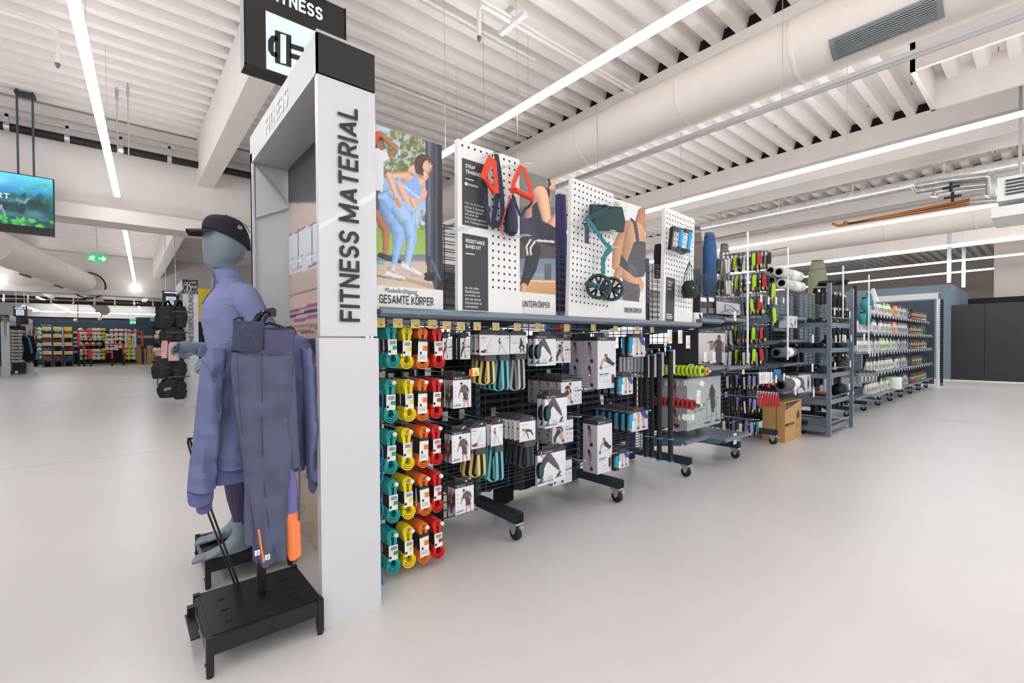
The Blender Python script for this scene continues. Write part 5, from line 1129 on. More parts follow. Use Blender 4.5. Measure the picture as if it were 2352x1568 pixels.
# --- second bay: slider cards with discs and boxes
for k, (xa, ya, xb, yb, row) in enumerate(((600, 118, 790, 405, 'top'), (688, 675, 890, 985, 'second'), (620, 1195, 880, 1520, 'lowest'))):
    p = Z8(xa, ya); q = Z8(xb, yb)
    carton('legs', p[0], p[1], q[0], q[1], 2.08, .02, F4('white slider card picturing legs in leggings with teal discs, %s row' % row, 2 if k < 2 else 1), 'product pack', 'slider disc packs', disc=True, name='slider_disc_pack', step=.05, nx=40)
for k, (xa, ya, xb, yb, n, row) in enumerate(((785, 140, 925, 378, 1, 'top row behind the slider card'), (870, 525, 1028, 775, 4, 'second row'), (790, 895, 950, 1138, 3, 'third row'), (760, 1275, 938, 1518, 1, 'lowest row behind the slider card'))):
    p = Z8(xa, ya); q = Z8(xb, yb); Yb = 2.18 if n == 1 else 2.13
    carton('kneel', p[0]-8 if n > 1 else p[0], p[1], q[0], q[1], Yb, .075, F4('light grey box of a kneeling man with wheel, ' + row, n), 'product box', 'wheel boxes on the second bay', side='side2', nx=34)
    P_ = at(q[0]-15, p[1]-3, Y=Yb); hook(1 if P_.x < UX[2] else 2, P_.x, P_.z+.02, 2.0)
# --- third bay: tall roller boxes
for k, (xa, ya, xb, yb, n, row) in enumerate(((540, 165, 672, 545, 2, 'upper'), (538, 775, 645, 1160, 1, 'lower'))):
    p = Z7(xa, ya); q = Z7(xb, yb)
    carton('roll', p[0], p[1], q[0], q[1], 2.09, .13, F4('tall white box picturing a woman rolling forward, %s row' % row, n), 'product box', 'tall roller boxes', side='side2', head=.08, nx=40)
    P_ = at(p[0]+8, p[1]-5, Y=2.1); hook(2, P_.x, P_.z+.01, 2.06)
# grip sets
def grips(t, W, H):
    for s in (0, 1):
        MB().tube([(-.03+s*.022, -.02, H*.95), (-.03+s*.024, -.02, H*.2)], .011, 10).build('blue_grip', BL, t, world=False)
    MB().box(-.055, -.045, -.010, .006, 0, H).box(-.055, .0, -.024, .006, H-.012, H).box(-.055, .0, -.024, .006, 0, .012).build('bar_frame', BPLAST, t, world=False)
    MB().box(-.02, .0, -.034, -.031, H*.15, H*.6).build('white_label', PAPER, t, world=False)
for k, (xa, ya, xb, yb, n, row) in enumerate(((775, 165, 882, 312, 2, 'top row'), (700, 455, 795, 590, 4, 'second row'), (775, 712, 902, 858, 6, 'third row'), (680, 1010, 765, 1120, 3, 'lowest row'))):
    p = Z7(xa, ya); q = Z7(xb, yb)
    carton('grips', p[0], p[1], q[0], q[1], 2.08, .004, F4('pack of blue push up grips on the third bay, ' + row, n), 'grip set', 'blue push up grip packs', name='grip_set', extra=grips, step=.062, head=.06, nx=24)
    P_ = at(q[0]-8, p[1]-3, Y=2.08); hook(2, P_.x, P_.z+.01, 2.02)
# long black bars with blue rings
BRING = mat('blue_ring', '#2aa0dc', .4); FOAM = mat('black_foam', '#1a1b1c', .7, bump=.2, bscale=120)
for k, (x_, y0, y1, Y, r) in enumerate(((1540, 800, 1062, 1.96, .020), (1514, 806, 1058, 2.05, .020), (1497, 810, 1052, 2.14, .018), (1483, 812, 1050, 2.22, .018), (1470, 814, 985, 2.3, .017), (1458, 815, 985, 2.36, .016))):
    p, q = at(x_, y0, Y=Y), at(x_-3, y1, Y=Y); x = p.x
    t = thing('long_training_bar', 'long black foam bar with blue rings hanging upright, ' + ['nearest one', 'second one', 'third one', 'fourth one', 'fifth, half hidden', 'rearmost'][k], 'training bar', (x, Y, q.z), 'long bars hanging on the third bay')
    H = p.z-q.z; MB().tube([(0, 0, .05), (0, 0, H)], r, 14).build('foam_tube', FOAM, t, world=False)
    for z in (.0, .20*H, H-.02): MB().lathe([(r*1.25, z), (r*1.25, z+.008)], n=14).build('blue_ring', BRING, t, world=False)
    MB().lathe([(r*.8, 0), (r*.9, .02), (r*.7, .05)], n=12).build('end_cap', BPLAST, t, world=False)
    MB().box(r+.004, r+.034, -.01, .0, H-.20, H-.01).build('card_label', mat('grey_card', '#c4c6cb', .5), t, world=False)
    MB().tube([(0, .02*0, H), (0, 0, H+.02), (0, .16, H+.02)], .005, 6).build('hanger_loop', CHROME, t, world=False)
for k in range(12):     # stretch bands in flat grey packs behind the bars
    x_ = 1424+k*8.5; p = at(x_, 818, Y=2.30-.006*k); q = at(x_, 866, Y=2.30-.006*k)
    t = thing('flat_pack', 'slim grey hanging pack behind the long bars, %s from the left' % ORD[k], 'product pack', (p.x, 2.3-.006*k, q.z), 'slim grey packs'); MB().box(0, .028, 0, .012, 0, p.z-q.z).build('card', mat('grey_card', '#c4c6cb', .5), t, world=False); MB().box(.003, .025, -.002, 0, .02, .045).build('label_stripe', DHEAD, t, world=False)
# --- fourth bay: rings on hooks
LIME = mat('lime_rubber', '#c3e02c', .5); RDR = mat('dark_red_rubber', '#b3201b', .45); ORG = mat('orange_rubber', '#f0a01c', .5)
def rings(xs, y_, n, m, rpx, name, labf, Y0=1.98, dy=.042, first=0):
    p0 = at(xs, y_, Y=Y0); r = rpx*zz(Y0, xs)/F
    for k in range(n):
        o = MB().tube([(r*.72*math.cos(a), 0, r*.72*math.sin(a)) for a in [2*math.pi*i/18 for i in range(18)]], r*.30, 8, closed=True).build('grip_ring', m) if k == 0 else dup(base)
        if k == 0: base = o
        o.location = (p0.x, Y0+dy*(k+first), p0.z); tag(o, labf(k), 'grip ring', name)
    return p0
p = rings(1611, 852, 10, LIME, 13, 'lime grip rings on a hook', lambda k: 'thick lime green rubber ring on the upper hook, %s' % F3[k], Y0=2.0, dy=.04)
HK2 = MB().tube([(0, .45, 0), (0, 0, 0)], .008, 8).mesh('hook'); HK2.materials.append(SLATE)
def hook2(i, P_, Y): o = put('hook', HK2, racks[i], world=False); o.location = (P_.x-UX[i], Y-YC, P_.z); put('end_cap', TIP, o, world=False)
hook2(3 if p.x > UX[3] else 2, p, 1.93)
t = MB().tube([(.026*math.cos(a), 0, .026*math.sin(a)) for a in [2*math.pi*i/18 for i in range(18)]], .009, 8, closed=True).build('grip_ring', ORG); t.location = (p.x+.01, 1.955, p.z); tag(t, 'single orange rubber ring at the tip of the lime ring hook', 'grip ring')
p = rings(1592, 929, 10, RDR, 12, 'red grip rings on a hook', lambda k: 'dark red rubber ring on the lower hook, %s' % F3[k], Y0=2.0, dy=.042); hook2(3 if p.x > UX[3] else 2, p, 1.93)
for row, (xa, xb, y_) in enumerate(((1530, 1612, 880), (1545, 1592, 958))):
    for k in range(10):
        x_ = xa+(xb-xa)*k/9; Y = 2.38-.04*k; p = at(x_, y_, Y=Y)
        t = tag(MB().bbox((0, 0, 0), (.045, .003, .05), Matrix.Rotation(.5+R.uniform(-.3, .3), 3, 'Y') @ Matrix.Rotation(R.uniform(-.6, .6), 3, 'Z')).build('swing_tag', PAPER), 'white paper tag dangling below the %s rings, %s from the left' % (['lime', 'red'][row], ORD[k]), 'paper tag', 'paper tags under the rings'); t.location = p
hook2(3, at(1632, 832, Y=2.0), 2.0)
# --- big printed boxes
def bigbox(kind, x0, y0, x1, y1, Y, D, label, side=None, head=.1, nx=50, col=DHEAD, name='large_box'):
    return carton(kind, x0, y0, x1, y1, Y, D, [label], 'box', side=side, head=head, tab=False, nx=nx, name=name, col=col)
bigbox('pullup', 1604, 756, 1665, 836, 2.08, .3, 'box picturing a man at a pull up bar, on the middle shelf')
bigbox('dips', 1578, 860, 1655, 990, 2.19, .26, 'largest light grey box picturing dip bars on the bottom shelf', side='side2', head=.08, col=BOXS)
bigbox('bike', 1645, 682, 1700, 720, 2.08, .14, 'low wide box picturing a folding stand on the upper shelf', head=.25)
for k in range(2):
    a, c = at(1607+k*19, 678, Y=2.1), at(1625+k*19, 722, Y=2.1)
    t = thing('black_carton', 'narrow black carton with white sticker beside the folding stand box, %s' % ['left', 'right'][k], 'box', (a.x, 2.1, c.z), 'black cartons on the upper shelf'); W = c.x-a.x; H = a.z-c.z
    MB().box(0, W, 0, .3, 0, H).build('carton', mat('carton_black', '#1e1d1d', .5), t, world=False); MB().box(W*.12, W*.85, -.001, 0, H*.68, H*.9).build('sticker', PAPER, t, world=False)
    for j in range(4): MB().box(W*.12, W*.85, -.001, 0, H*.07*(j+1), H*.07*(j+1)+.004).build('print_line', BOXS, t, world=False)
for k in range(3):   # white packs on top shelf right of the last panel
    a, c = at(1583+k*7, 710, Y=2.06), at(1600+k*7, 738, Y=2.06)
    t = thing('small_pack', 'small white and black pack on the shelf end beside the right peg panel, %s' % ORD[k], 'product pack', (a.x, 2.06+.03*(2-k), ZB), 'small packs at the shelf end'); W = c.x-a.x
    MB().box(0, W, 0, .02, 0, .10).build('pack', PAPER, t, world=False); MB().tube([(W*.5, -.004, .085), (W*.75, -.004, .05), (W*.55, -.004, .01)], .008, 6).build('black_tool', BPLAST, t, world=False)
# --- jump ropes and similar hanging coil packs
def coil_proto(nm, col, white=False):
    t = thing('jump_rope_pack', '', 'jump rope', (0, 0, 0))
    MB().box(-.022, .022, -.004, .010, -.19, -.045, ms=[0, 0, 0, 0, 0, 0]).build('card', BPLAST if not white else PAPER, t, world=False)
    if not white:
        MB().box(-.018, .012, -.005, -.004, -.165, -.13).build('yellow_sticker', mat('sticker_yellow', '#e3b81e', .5), t, world=False)
    if col is not None:
        for k in range(3):
            w = .020-.004*k; pts = [(w*math.cos(a)+.004*k, -.012-.006*k, -.075+.062*math.sin(a)) for a in [2*math.pi*i/14 for i in range(14)]]
            MB().tube(pts, .0042, 5, closed=True).build('rope_coil', col, t, world=False)
    MB().box(-.012, .012, -.003, .003, -.045, .008).build('hang_tab', DHEAD, t, world=False)
    return kids(t)
CO = {'black': None, 'lime': mat('rope_lime', '#b8e81a', .5), 'red': mat('rope_red', '#e6242e', .5), 'navy': mat('rope_navy', '#1d2a45', .5), 'lilac': mat('rope_lilac', '#a890de', .5), 'green': mat('rope_green', '#1f8c78', .5), 'white': None, 'blue': mat('rope_blue', '#2b8ac4', .5)}
CP = {k: coil_proto(k, v, k == 'white') for k, v in CO.items()}; cused = set()
def coil(c, loc, label, s=1.):
    g = '%s rope packs on hooks' % c
    if c not in cused: cused.add(c); o = CP[c]; o.location = loc; o['label'] = label; o['group'] = g; o.scale = (s, s, s)
    else: dup(CP[c], loc, label, g, rot=(R.uniform(-.08, .08), R.uniform(-.08, .08), R.uniform(-.3, .3)), scale=(s, s, s))
ROWS = [(578, [('lime', 1727, 9), ('red', 1739, 3), ('black', 1747, 4), ('black', 1756, 3), ('navy', 1764, 3)]),
        (629, [('lime', 1728, 9), ('red', 1752, 3), ('navy', 1760, 4)]),
        (683, [('lime', 1721, 7), ('red', 1740, 2), ('black', 1749, 3), ('black', 1757, 3), ('navy', 1766, 3)]),
        (748, [('lime', 1727, 8), ('red', 1744, 3), ('navy', 1757, 3)]),
        (799, [('lime', 1728, 8), ('red', 1744, 3), ('navy', 1757, 3)]),
        (860, [('lilac', 1729, 7), ('green', 1740, 3)]),
        (914, [('lilac', 1730, 6), ('green', 1743, 2)]),
        (966, [('lilac', 1722, 7), ('green', 1735, 3)])]
for ri, (y_, cols) in enumerate(ROWS):
    for ci, (c, x_, n) in enumerate(cols):
        p = at(x_, y_, Y=2.02); hook(4, p.x, p.z+.012, 1.98)
        for k in range(n):
            cc = c if k == 0 or (c == 'lime' and k in (4,)) else ('black' if ri < 4 or k % 2 else 'white')
            if k in (5, 6) and ri in (0, 1, 3, 4) : cc = 'white'
            if ri >= 5 and k and k % 3 == 1: cc = c
            coil(cc, (p.x+R.uniform(-.004, .004), 2.02+.044*k, p.z+R.uniform(-.006, .006)), '%s rope pack, %s row from top, %s hook from left, %s' % (cc, ORD[ri], ORD[ci], F3[k]), 1.0 if ri < 5 else .85)
# lime and black wide coils, blue ones, red hand grips
for k, (x_, y_, c, n, lab) in enumerate(((1672, 648, 'lime', 2, 'big'), (1672, 705, 'lime', 2, 'lower big'))):
    for j in range(n):
        p = at(x_+100+j*0, y_, Y=2.0+.05*j); coil(c, p, '%s lime rope pack left of the rolled mats, %s' % (lab, F3[j]), 1.25)
for j in range(9):
    p = at(1745+j*5.2, 846, Y=2.0); coil('blue' if j > 5 else 'white', p, '%s pack in the short row below the red ropes, %s from left' % ('blue' if j > 5 else 'white', ORD[j]), .85)
RG = mat('red_handle', '#b5222a', .45)
t0 = None
for j in range(8):
    p = at(1744+j*6.2, 900+j*.5, Y=2.0)
    if t0 is None:
        t = thing('hand_gripper', '', 'hand gripper', p, 'red hand grippers in a row')
        for s in (-1, 1): MB().tube([(0, 0, 0), (s*.012, 0, -.05), (s*.02, 0, -.15)], .008, 8).build('handle', RG, t, world=False)
        MB().box(-.018, .018, .010, .013, -.13, .01).build('card', PAPER, t, world=False); t0 = kids(t); o = t
    else: o = dup(t0, p)
    o['label'] = 'red hand gripper in the row above the cardboard box, %s from the left' % ORD[j]
SAND = mat('sandal_sand', '#d3a76c', .7)
for k, (x_, y_, m) in enumerate(((1752, 868, RG), (1764, 872, RG), (1775, 866, SAND))):
    p = at(x_, y_, Y=2.02); tag(MB().lathe([(.004, -.09), (.018, -.08), (.022, -.03), (.012, 0), (.004, .02)], n=10).build('hand_grip', m), '%s grip hanging among the price cards' % ['left red', 'right red', 'tan wooden'][k], 'hand grip').location = p
# vertical white sign poles
def pole(x_, y0, y1, Y, label):
    p, q = at(x_, y0, Y=Y), at(x_, y1, Y=Y); t = thing('display_pole', label, 'pole', q)
    MB().tube([(0, 0, 0), (0, 0, p.z-q.z)], .010, 8).build('pole', WHITE, t, world=False); MB().tube([(0, .55, p.z-q.z-.02), (0, 0, p.z-q.z)], .004, 5).build('arm', DKSL, t, world=False); return t
pole(1717, 532, 833, 1.95, 'tall white pole in front of the lime jump ropes'); pole(1809, 567, 826, 1.95, 'white pole in front of the rolled pale mats'); pole(1936, 610, 745, 1.9, 'thin white pole above the dumbbell shelves'); pole(1995, 630, 812, 1.9, 'white pole left of the food pouches')
# rolled mats
MATG = mat('mat_pale', '#cfd1cb', .7, bump=.3, bscale=90); MATD = mat('mat_dark', '#565b61', .7, bump=.3, bscale=90)
def roll(x_, y_, r, m, label, Lx=.62, Y=2.1):
    p = at(x_, y_, Y=Y); t = thing('rolled_mat', label, 'exercise mat', p)
    b = MB(); b.lathe([(r*.94, 0), (r, .01), (r, Lx-.01), (r*.94, Lx)], (0, 0, 0), 'x', 24, caps=False)
    for q in range(24): a = 2*math.pi*q/24
    b.build('mat', m, t, world=False)
    MB().lathe([(r*.94, .0), (r*.62, .0), (r*.58, .02)], (0, 0, 0), 'x', 24, caps=False).build('end_face', m, t, world=False)
    MB().lathe([(r*.6, -.002), (r*.2, -.002)], (0, 0, 0), 'x', 24).build('core', BPLAST, t, world=False)
    MB().lathe([(r*.44, -.004), (r*.40, -.008), (r*.36, -.004)], (0, 0, 0), 'x', 20, caps=False).build('core_ring', DKSL, t, world=False)
    MB().lathe([(r+.002, Lx*.45), (r+.002, Lx*.75)], (0, 0, 0), 'x', 24, caps=False).build('paper_sleeve', PAPER, t, world=False); return t
r_ = .058
roll(1769, 621, r_, MATG, 'pale rolled foam roller at top left of the upper pile'); roll(1789, 624, r_, MATG, 'pale foam roller at top right of the upper pile', Y=1.98); roll(1771, 644, r_, MATG, 'pale foam roller at lower left of the upper pile', Y=2.12); roll(1795, 650, r_, MATG, 'pale foam roller at lower right of the upper pile', Y=1.98)
roll(1783, 810, .058, MATD, 'dark grey foam roller alone on the middle hooks', Y=2.05, Lx=.5); roll(1783, 875, .058, MATD, 'dark grey foam roller at the back of the lower pair', Y=2.15, Lx=.4); roll(1793, 885, .068, MATD, 'dark grey foam roller at the front of the lower pair', Y=1.98, Lx=.55)
bigbox('person', 1885, 0, 1886, 1, 2, .1, 'x') if 0 else None
carton('person', 1833, 858, 1863, 903, 2.02, .2, ['white box with exercise photos beside the lower foam rollers'], 'box', head=.1, tab=False, name='product_box', nx=24)
carton('person', 1810, 722, 1831, 752, 2.05, .1, ['small white box with a person photo above the middle roller'], 'box', head=.1, tab=False, name='product_box', nx=16)
# cardboard boxes on the floor
A, B_ = at(1803, 1017, Z=0), at(1847, 1003.6, Z=0); H = at(1807, 923, Y=A.y).z; yb = at(1758, 1011, Z=0).y
for k, (y0, y1, lab) in enumerate(((A.y, A.y+(yb-A.y)*.44, 'large cardboard box with exercise bench print, front one on the floor'), (A.y+(yb-A.y)*.48, yb+.04, 'plain cardboard box standing behind the printed one'))):
    t = thing('cardboard_box', lab, 'box', (A.x, y0, 0)); MB().box(A.x, B_.x, y0, y1, .002, H).build('carton', CARD, t)
    MB().box(A.x+.0, B_.x, (y0+y1)/2-.002, (y0+y1)/2+.002, H, H+.0015).build('flap_seam', mat('seam_brown', '#8f6c3f', .8), t)
    if k == 0:
        W = B_.x-A.x; X = lambda u: A.x+W*u; y = y0-.001
        MB().prism([(X(.03), H*.80), (X(.03), H*.98), (X(.97), H*.98)], 'xz', y, y+.0008).build('printed_wedge', INK, t)
        text('CORENGTH', (X(.08), y-.001, H*.87), (1, 0, 0), (0, 0, 1), W*.22, H*.03, CARD, t, bold=.03)
        MB().box(X(.0), X(.55), y, y+.0008, H*.40, H*.46).build('printed_bar', INK, t); text('BENCH 500', (X(.2), y-.001, H*.415), (1, 0, 0), (0, 0, 1), W*.32, H*.03, CARD, t, bold=.02)
        b = MB()
        for pts in ([(.62, .06), (.62, .32), (.86, .36), (.95, .33), (.95, .08), (.82, .04), (.62, .06)], [(.62, .32), (.75, .30), (.95, .33)], [(.70, .36), (.72, .55), (.80, .7), (.82, .8)], [(.86, .38), (.88, .58), (.84, .7)], [(.1, .05), (.12, .12)], [(.2, .05), (.22, .12)], [(.3, .06), (.32, .13)], [(.1, .36), (.5, .37)]):
            b.ribbon([(X(u), H*v) for u, v in pts], .004, y, y+.0008, smooth=False)
        b.prism([(X(.70), H*.5), (X(.68), H*.62), (X(.78), H*.74), (X(.90), H*.6), (X(.84), H*.52)], 'xz', y, y+.0008)
        b.build('line_drawing', mat('ink_brown', '#5b4630', .7), t)
# ================================================================ DEEP DUMBBELL RACK
t = thing('deep_shelf_rack', 'deep steel shelf rack with two square posts holding dumbbells and kettlebells', 'rack', (6.8, 1.84, 0))
for x in (UX[6]-.045, UX[7]-.04):
    MB().box(x-.022, x+.022, 1.80, 1.844, .006, 1.93).build('post', SLATE2, t); MB().box(x-.014, x+.014, 1.808, 1.836, 0, .006).build('foot', CHROME, t)
for z in (1.44, 1.115, .79, .45, .11):
    b = MB(); b.box(UX[6]-.05, UX[7]-.04, 1.85, 2.48, z-.015, z); b.box(UX[6]-.05, UX[7]-.04, 1.838, 1.85, z-.055, z+.004); b.box(UX[6]-.062, UX[6]-.05, 1.85, 2.48, z-.055, z+.004); b.build('shelf', SLATE2, t)
    for k in range(5): MB().box(UX[6]-.05+.2*k, UX[6]-.044+.2*k, 1.86, 2.47, z, z+.003).build('shelf_rib', SLATE, t)
for z in (1.51, 1.19, .86, .5, .17): MB().tube([(UX[6]-.02, 1.82, z), (UX[7]-.06, 1.82, z)], .005, 6).build('front_rail', CHROME, t)
for x in (UX[6]-.045, UX[7]-.04): MB().tube([(x, 1.83, 1.5), (x, 1.9, 1.47)], .005, 5).build('rail_clip', CHROME, t)
IRON = mat('cast_black', '#232427', .42, .2); GRIPM = mat('grip_chrome', '#8f9296', .3, .8)
def hexp(r): return [(r*math.cos(math.pi/6+i*math.pi/3), r*math.sin(math.pi/6+i*math.pi/3)) for i in range(6)]
def dumbbell(r, L):
    t = thing('dumbbell', '', 'dumbbell', (0, 0, 0))
    for s in (-1, 1): MB().loft([[Vector((s*L*q, a, b_+r)) for a, b_ in hexp(r*k)] for q, k in ((.22, .7), (.26, 1), (.46, 1), (.5, .82))], smooth=False).build('head', IRON, t, world=False)
    MB().tube([(-L*.23, 0, r), (L*.23, 0, r)], r*.3, 8).build('handle', GRIPM, t, world=False); MB().box(-L*.12, L*.12, -r*.36, r*.36, r*.7, r*1.36).build('paper_wrap', PAPER, t, world=False); return kids(t)
D1 = dumbbell(.045, .26); fst = [True]
def place(proto, loc, label, group, s=1, rz=0):
    if 'label' not in proto or not proto['label']: o = proto; o.location = loc; o.rotation_euler.z = rz; o.scale = (s, s, s); o['label'] = label; o['group'] = group; return o
    return dup(proto, loc, label, group, rot=(0, 0, rz), scale=(s, s, s))
D1['label'] = ''
nn = 0
SHN = {1.44: 'top', 1.115: 'second', .79: 'third', .45: 'fourth', .11: 'bottom'}
for z, lst in ((1.44, [(6.9, 1.93), (7.2, 1.93), (7.48, 1.93), (6.95, 2.08), (7.3, 2.08), (6.9, 2.25), (7.25, 2.25)]), (1.115, [(6.92, 1.93), (7.25, 1.94), (6.95, 2.1), (7.28, 2.1), (6.95, 2.26), (7.3, 2.26), (6.95, 2.4), (7.3, 2.4)]), (.79, [(6.95, 1.95), (7.32, 1.95), (6.95, 2.15), (7.32, 2.15), (7.0, 2.33)])):
    for k, (x, y) in enumerate(lst): place(D1, (x, y, z), 'black hex dumbbell on the %s shelf of the deep rack, %s counted from the front' % (SHN[z], ORD[k]), 'dumbbells on the deep rack', .85+.25*(z < 1), R.uniform(-.15, .15))
def kettle():
    t = thing('kettlebell', '', 'kettlebell', (0, 0, 0))
    MB().lathe([(.045, 0), (.07, .012), (.085, .05), (.085, .08), (.06, .12), (.03, .14)], n=18).build('bell', IRON, t, world=False)
    MB().tube([(-.045, 0, .11), (-.06, 0, .16), (-.045, 0, .205), (0, 0, .22), (.045, 0, .205), (.06, 0, .16), (.045, 0, .11)], .014, 8).build('handle', IRON, t, world=False)
    MB().box(-.012, .03, -.088, -.084, .16, .19).build('paper_tag', PAPER, t, world=False); return kids(t)
K1 = kettle(); K1['label'] = ''
for k, (x, y, z, s) in enumerate(((7.62, 1.93, .45, 1.25), (7.60, 1.93, .79, 1.15), (7.55, 1.92, 1.115, .85), (7.62, 2.1, 1.115, .85), (7.66, 1.95, 1.44, .8), (8.0, 2.1, 1.44, .8))):
    place(K1, (x, y, z if k < 5 else 1.02), 'black kettlebell with round handle, %s' % ['on the fourth shelf at right', 'on the third shelf at right', 'on the second shelf, front', 'on the second shelf, behind', 'on the top shelf at right', 'beyond the deep rack'][k], 'black kettlebells', s, .2)
# black hanging goods: gloves, belts, weights on hooks
GL = mat('black_fabric', '#1a1a1e', .8, bump=.4, bscale=50)
def soft(w, h, d, seed, n=10, taper=.8):
    rr = random.Random(seed); rings = []
    for i in range(6):
        f = i/5; ww = w*(taper+(1-taper)*math.sin(math.pi*f))*(1+rr.uniform(-.1, .1)); rings.append([Vector((ww*math.cos(2*math.pi*j/n)/2, d/2*math.sin(2*math.pi*j/n)*(1+rr.uniform(-.25, .25)), -h*f)) for j in range(n)])
    return MB().loft(rings)
GP = thing('fitness_glove_pack', '', 'glove pack', (0, 0, 0)); soft(.07, .16, .035, 3).build('gloves', GL, GP, world=False); MB().box(-.03, .03, -.02, -.018, -.01, .05).build('card', DHEAD, GP, world=False); MB().box(-.015, .02, -.0215, -.02, .0, .03).build('white_print', PAPER, GP, world=False); kids(GP)
k = 0
for (z, x0, x1, n, yy) in ((1.86, 7.0, 8.5, 14, 1.98), (1.66, 7.85, 8.6, 9, 1.98), (1.40, 7.85, 8.6, 9, 2.0), (.74, 7.0, 7.7, 9, 2.1), (.40, 7.0, 8.6, 16, 2.0), (.98, 7.9, 8.6, 8, 2.0), (1.15, 7.9, 8.6, 8, 2.02), (1.06, 6.9, 7.6, 8, 2.38)):
    for j in range(n):
        x = x0+(x1-x0)*(j+.5)/n
        place(GP, (x, yy+R.uniform(0, .12), z), 'black glove pack hanging in the dumbbell area, %s row, %s from the left' % (ORD[[1.86, 1.66, 1.40, 1.15, 1.06, .98, .74, .40].index(z)], ORD[j]), 'black glove packs', 1, R.uniform(-.6, .6)); k += 1
tag(soft(.09, .85, .04, 5, taper=.9).build('weight_belt', GL), 'long narrow black belt hanging beside the far rack post', 'belt').location = at(1964, 656, Y=1.84)
for k, (x_, y_, s) in enumerate(((1897, 652, 1), (1930, 650, .8), (1890, 668, 1.3))):
    o = tag(soft(.30*s, .06, .2, 8+k).build('padded_cap', GL), 'black padded piece lying on top of the deep rack, %s' % ['left', 'right', 'lower wide'][k], 'sports gear'); o.location = at(x_, y_-6, Y=2.1)
YL = tag(soft(.10, .06, .06, 9).build('yellow_glove', mat('yellow_glove', '#e0a528', .7)), 'yellow glove pair hanging low behind the near deep rack post', 'gloves'); YL.location = at(1912, 908, Y=2.1)
o = tag(MB().lathe([(.05, 0), (.12, .02), (.12, .03), (.05, .045)], n=20).build('orange_dish', mat('orange_dish', '#e0622a', .5)), 'thin orange rimmed black disc under the kettlebell', 'disc'); o.location = (7.55, 2.15, .45)
# teal cups and shakers
CUP = thing('teal_jug', '', 'jug', (0, 0, 0)); MB().lathe([(.035, 0), (.05, .02), (.055, .16), (.03, .19)], n=14).build('body', mat('teal_plastic', '#158a92', .25), CUP, world=False); MB().tube([(.05, 0, .15), (.09, 0, .13), (.09, 0, .06), (.05, 0, .04)], .007, 6).build('handle', BPLAST, CUP, world=False); MB().lathe([(.032, .185), (.034, .21)], n=12).build('cap', BPLAST, CUP, world=False); kids(CUP)
for k, (x_, y_) in enumerate(((1985, 712), (1996, 702), (1990, 728), (1980, 745), (1992, 748), (1999, 712))):
    place(CUP, at(x_, y_, Y=2.05+.03*(k % 2)), 'teal plastic jug hanging right of the black belt, %s' % ['upper left', 'upper middle', 'middle', 'lower left', 'lower right', 'upper right'][k], 'teal jugs', 1.0, .3)
SH = thing('shaker_bottle', '', 'bottle', (0, 0, 0)); MB().lathe([(.032, 0), (.042, .16), (.042, .17)], n=12).build('body', mat('shaker_grey', '#8d9094', .2), SH, world=False); MB().lathe([(.044, .17), (.04, .2), (.015, .215)], n=12).build('lid', DHEAD, SH, world=False); MB().box(-.025, .025, -.046, -.044, .03, .12).build('print_patch', PAPER, SH, world=False); kids(SH)
for k, x_ in enumerate((1972, 1981, 1990, 1998, 2006)): place(SH, at(x_, 880-k*.6, Y=1.98), 'grey shaker bottle hanging before the pouches, %s from the left' % ORD[k], 'grey shaker bottles', .95, 0)
o = tag(MB().lathe([(.20, 0), (.16, .2), (.07, .42), (.04, .5)], n=14).build('white_cone', WHITE2), 'white cone shaped wrapped item standing on the top shelf', 'container'); o.location = at(2005, 712, Y=2.3); o.scale = (.6, .6, .85)
# ================================================================ FOOD SHELVES
def pouch(col, lab, top, nm):
    t = thing('food_pouch', '', 'pouch', (0, 0, 0)); rings = []
    for f, w, d in ((0, .11, .07), (.12, .135, .075), (.5, .128, .05), (.8, .11, .02), (1, .09, .004)):
        rings.append([Vector((w/2*cx_, d/2*cy_, .24*f)) for cx_, cy_ in ((-1, -.6), (-.6, -1), (.6, -1), (1, -.6), (1, .6), (.6, 1), (-.6, 1), (-1, .6))])
    MB().loft(rings, mf=lambda i, j: 1 if i == 3 else 0, smooth=False).build('bag', [mat('pouch_'+nm, col, .35), mat('pouchtop_'+nm, top, .4)], t, world=False)
    MB().box(-.045, .045, -.043, -.036, .04, .13).build('label_panel', mat('pouchlab_'+nm, lab, .5), t, world=False)
    for k in range(2): MB().box(-.03, .03, -.0445, -.043, .10-.03*k, .112-.03*k).build('print_line', INK, t, world=False)
    t['label'] = ''; return kids(t)
def tub(col, lid):
    t = thing('supplement_tub', '', 'tub', (0, 0, 0)); MB().lathe([(.05, 0), (.058, .01), (.058, .17), (.042, .19)], n=14).build('body', mat('tub_'+col[1:], col, .35), t, world=False)
    MB().lathe([(.044, .19), (.044, .225)], n=14).build('lid', BPLAST, t, world=False); MB().lathe([(.059, .015), (.059, .055)], n=14, caps=False).build('colour_stripe', mat('stripe_'+lid[1:], lid, .4), t, world=False); MB().lathe([(.0592, .08), (.0592, .14)], n=14, caps=False).build('label_panel', mat('tublab', '#9c8c6c', .5), t, world=False)
    t['label'] = ''; return kids(t)
PW = {'white': pouch('#e3e1dd', '#cfccc6', '#4a4440', 'w'), 'green-topped': pouch('#e6e5e0', '#b9cf9a', '#7ac82e', 'g'), 'orange': pouch('#dba77e', '#e9c5a4', '#e05a35', 'o'), 'silver': pouch('#b9bbc0', '#9fa1a6', '#55575b', 's'), 'black': pouch('#38383b', '#5b5b5e', '#26262a', 'b')}
TB = {'red-striped': tub('#1c1c1e', '#d2302a'), 'green-striped': tub('#202022', '#52b53e'), 'silver-striped': tub('#2a2a2d', '#b9b9bd')}
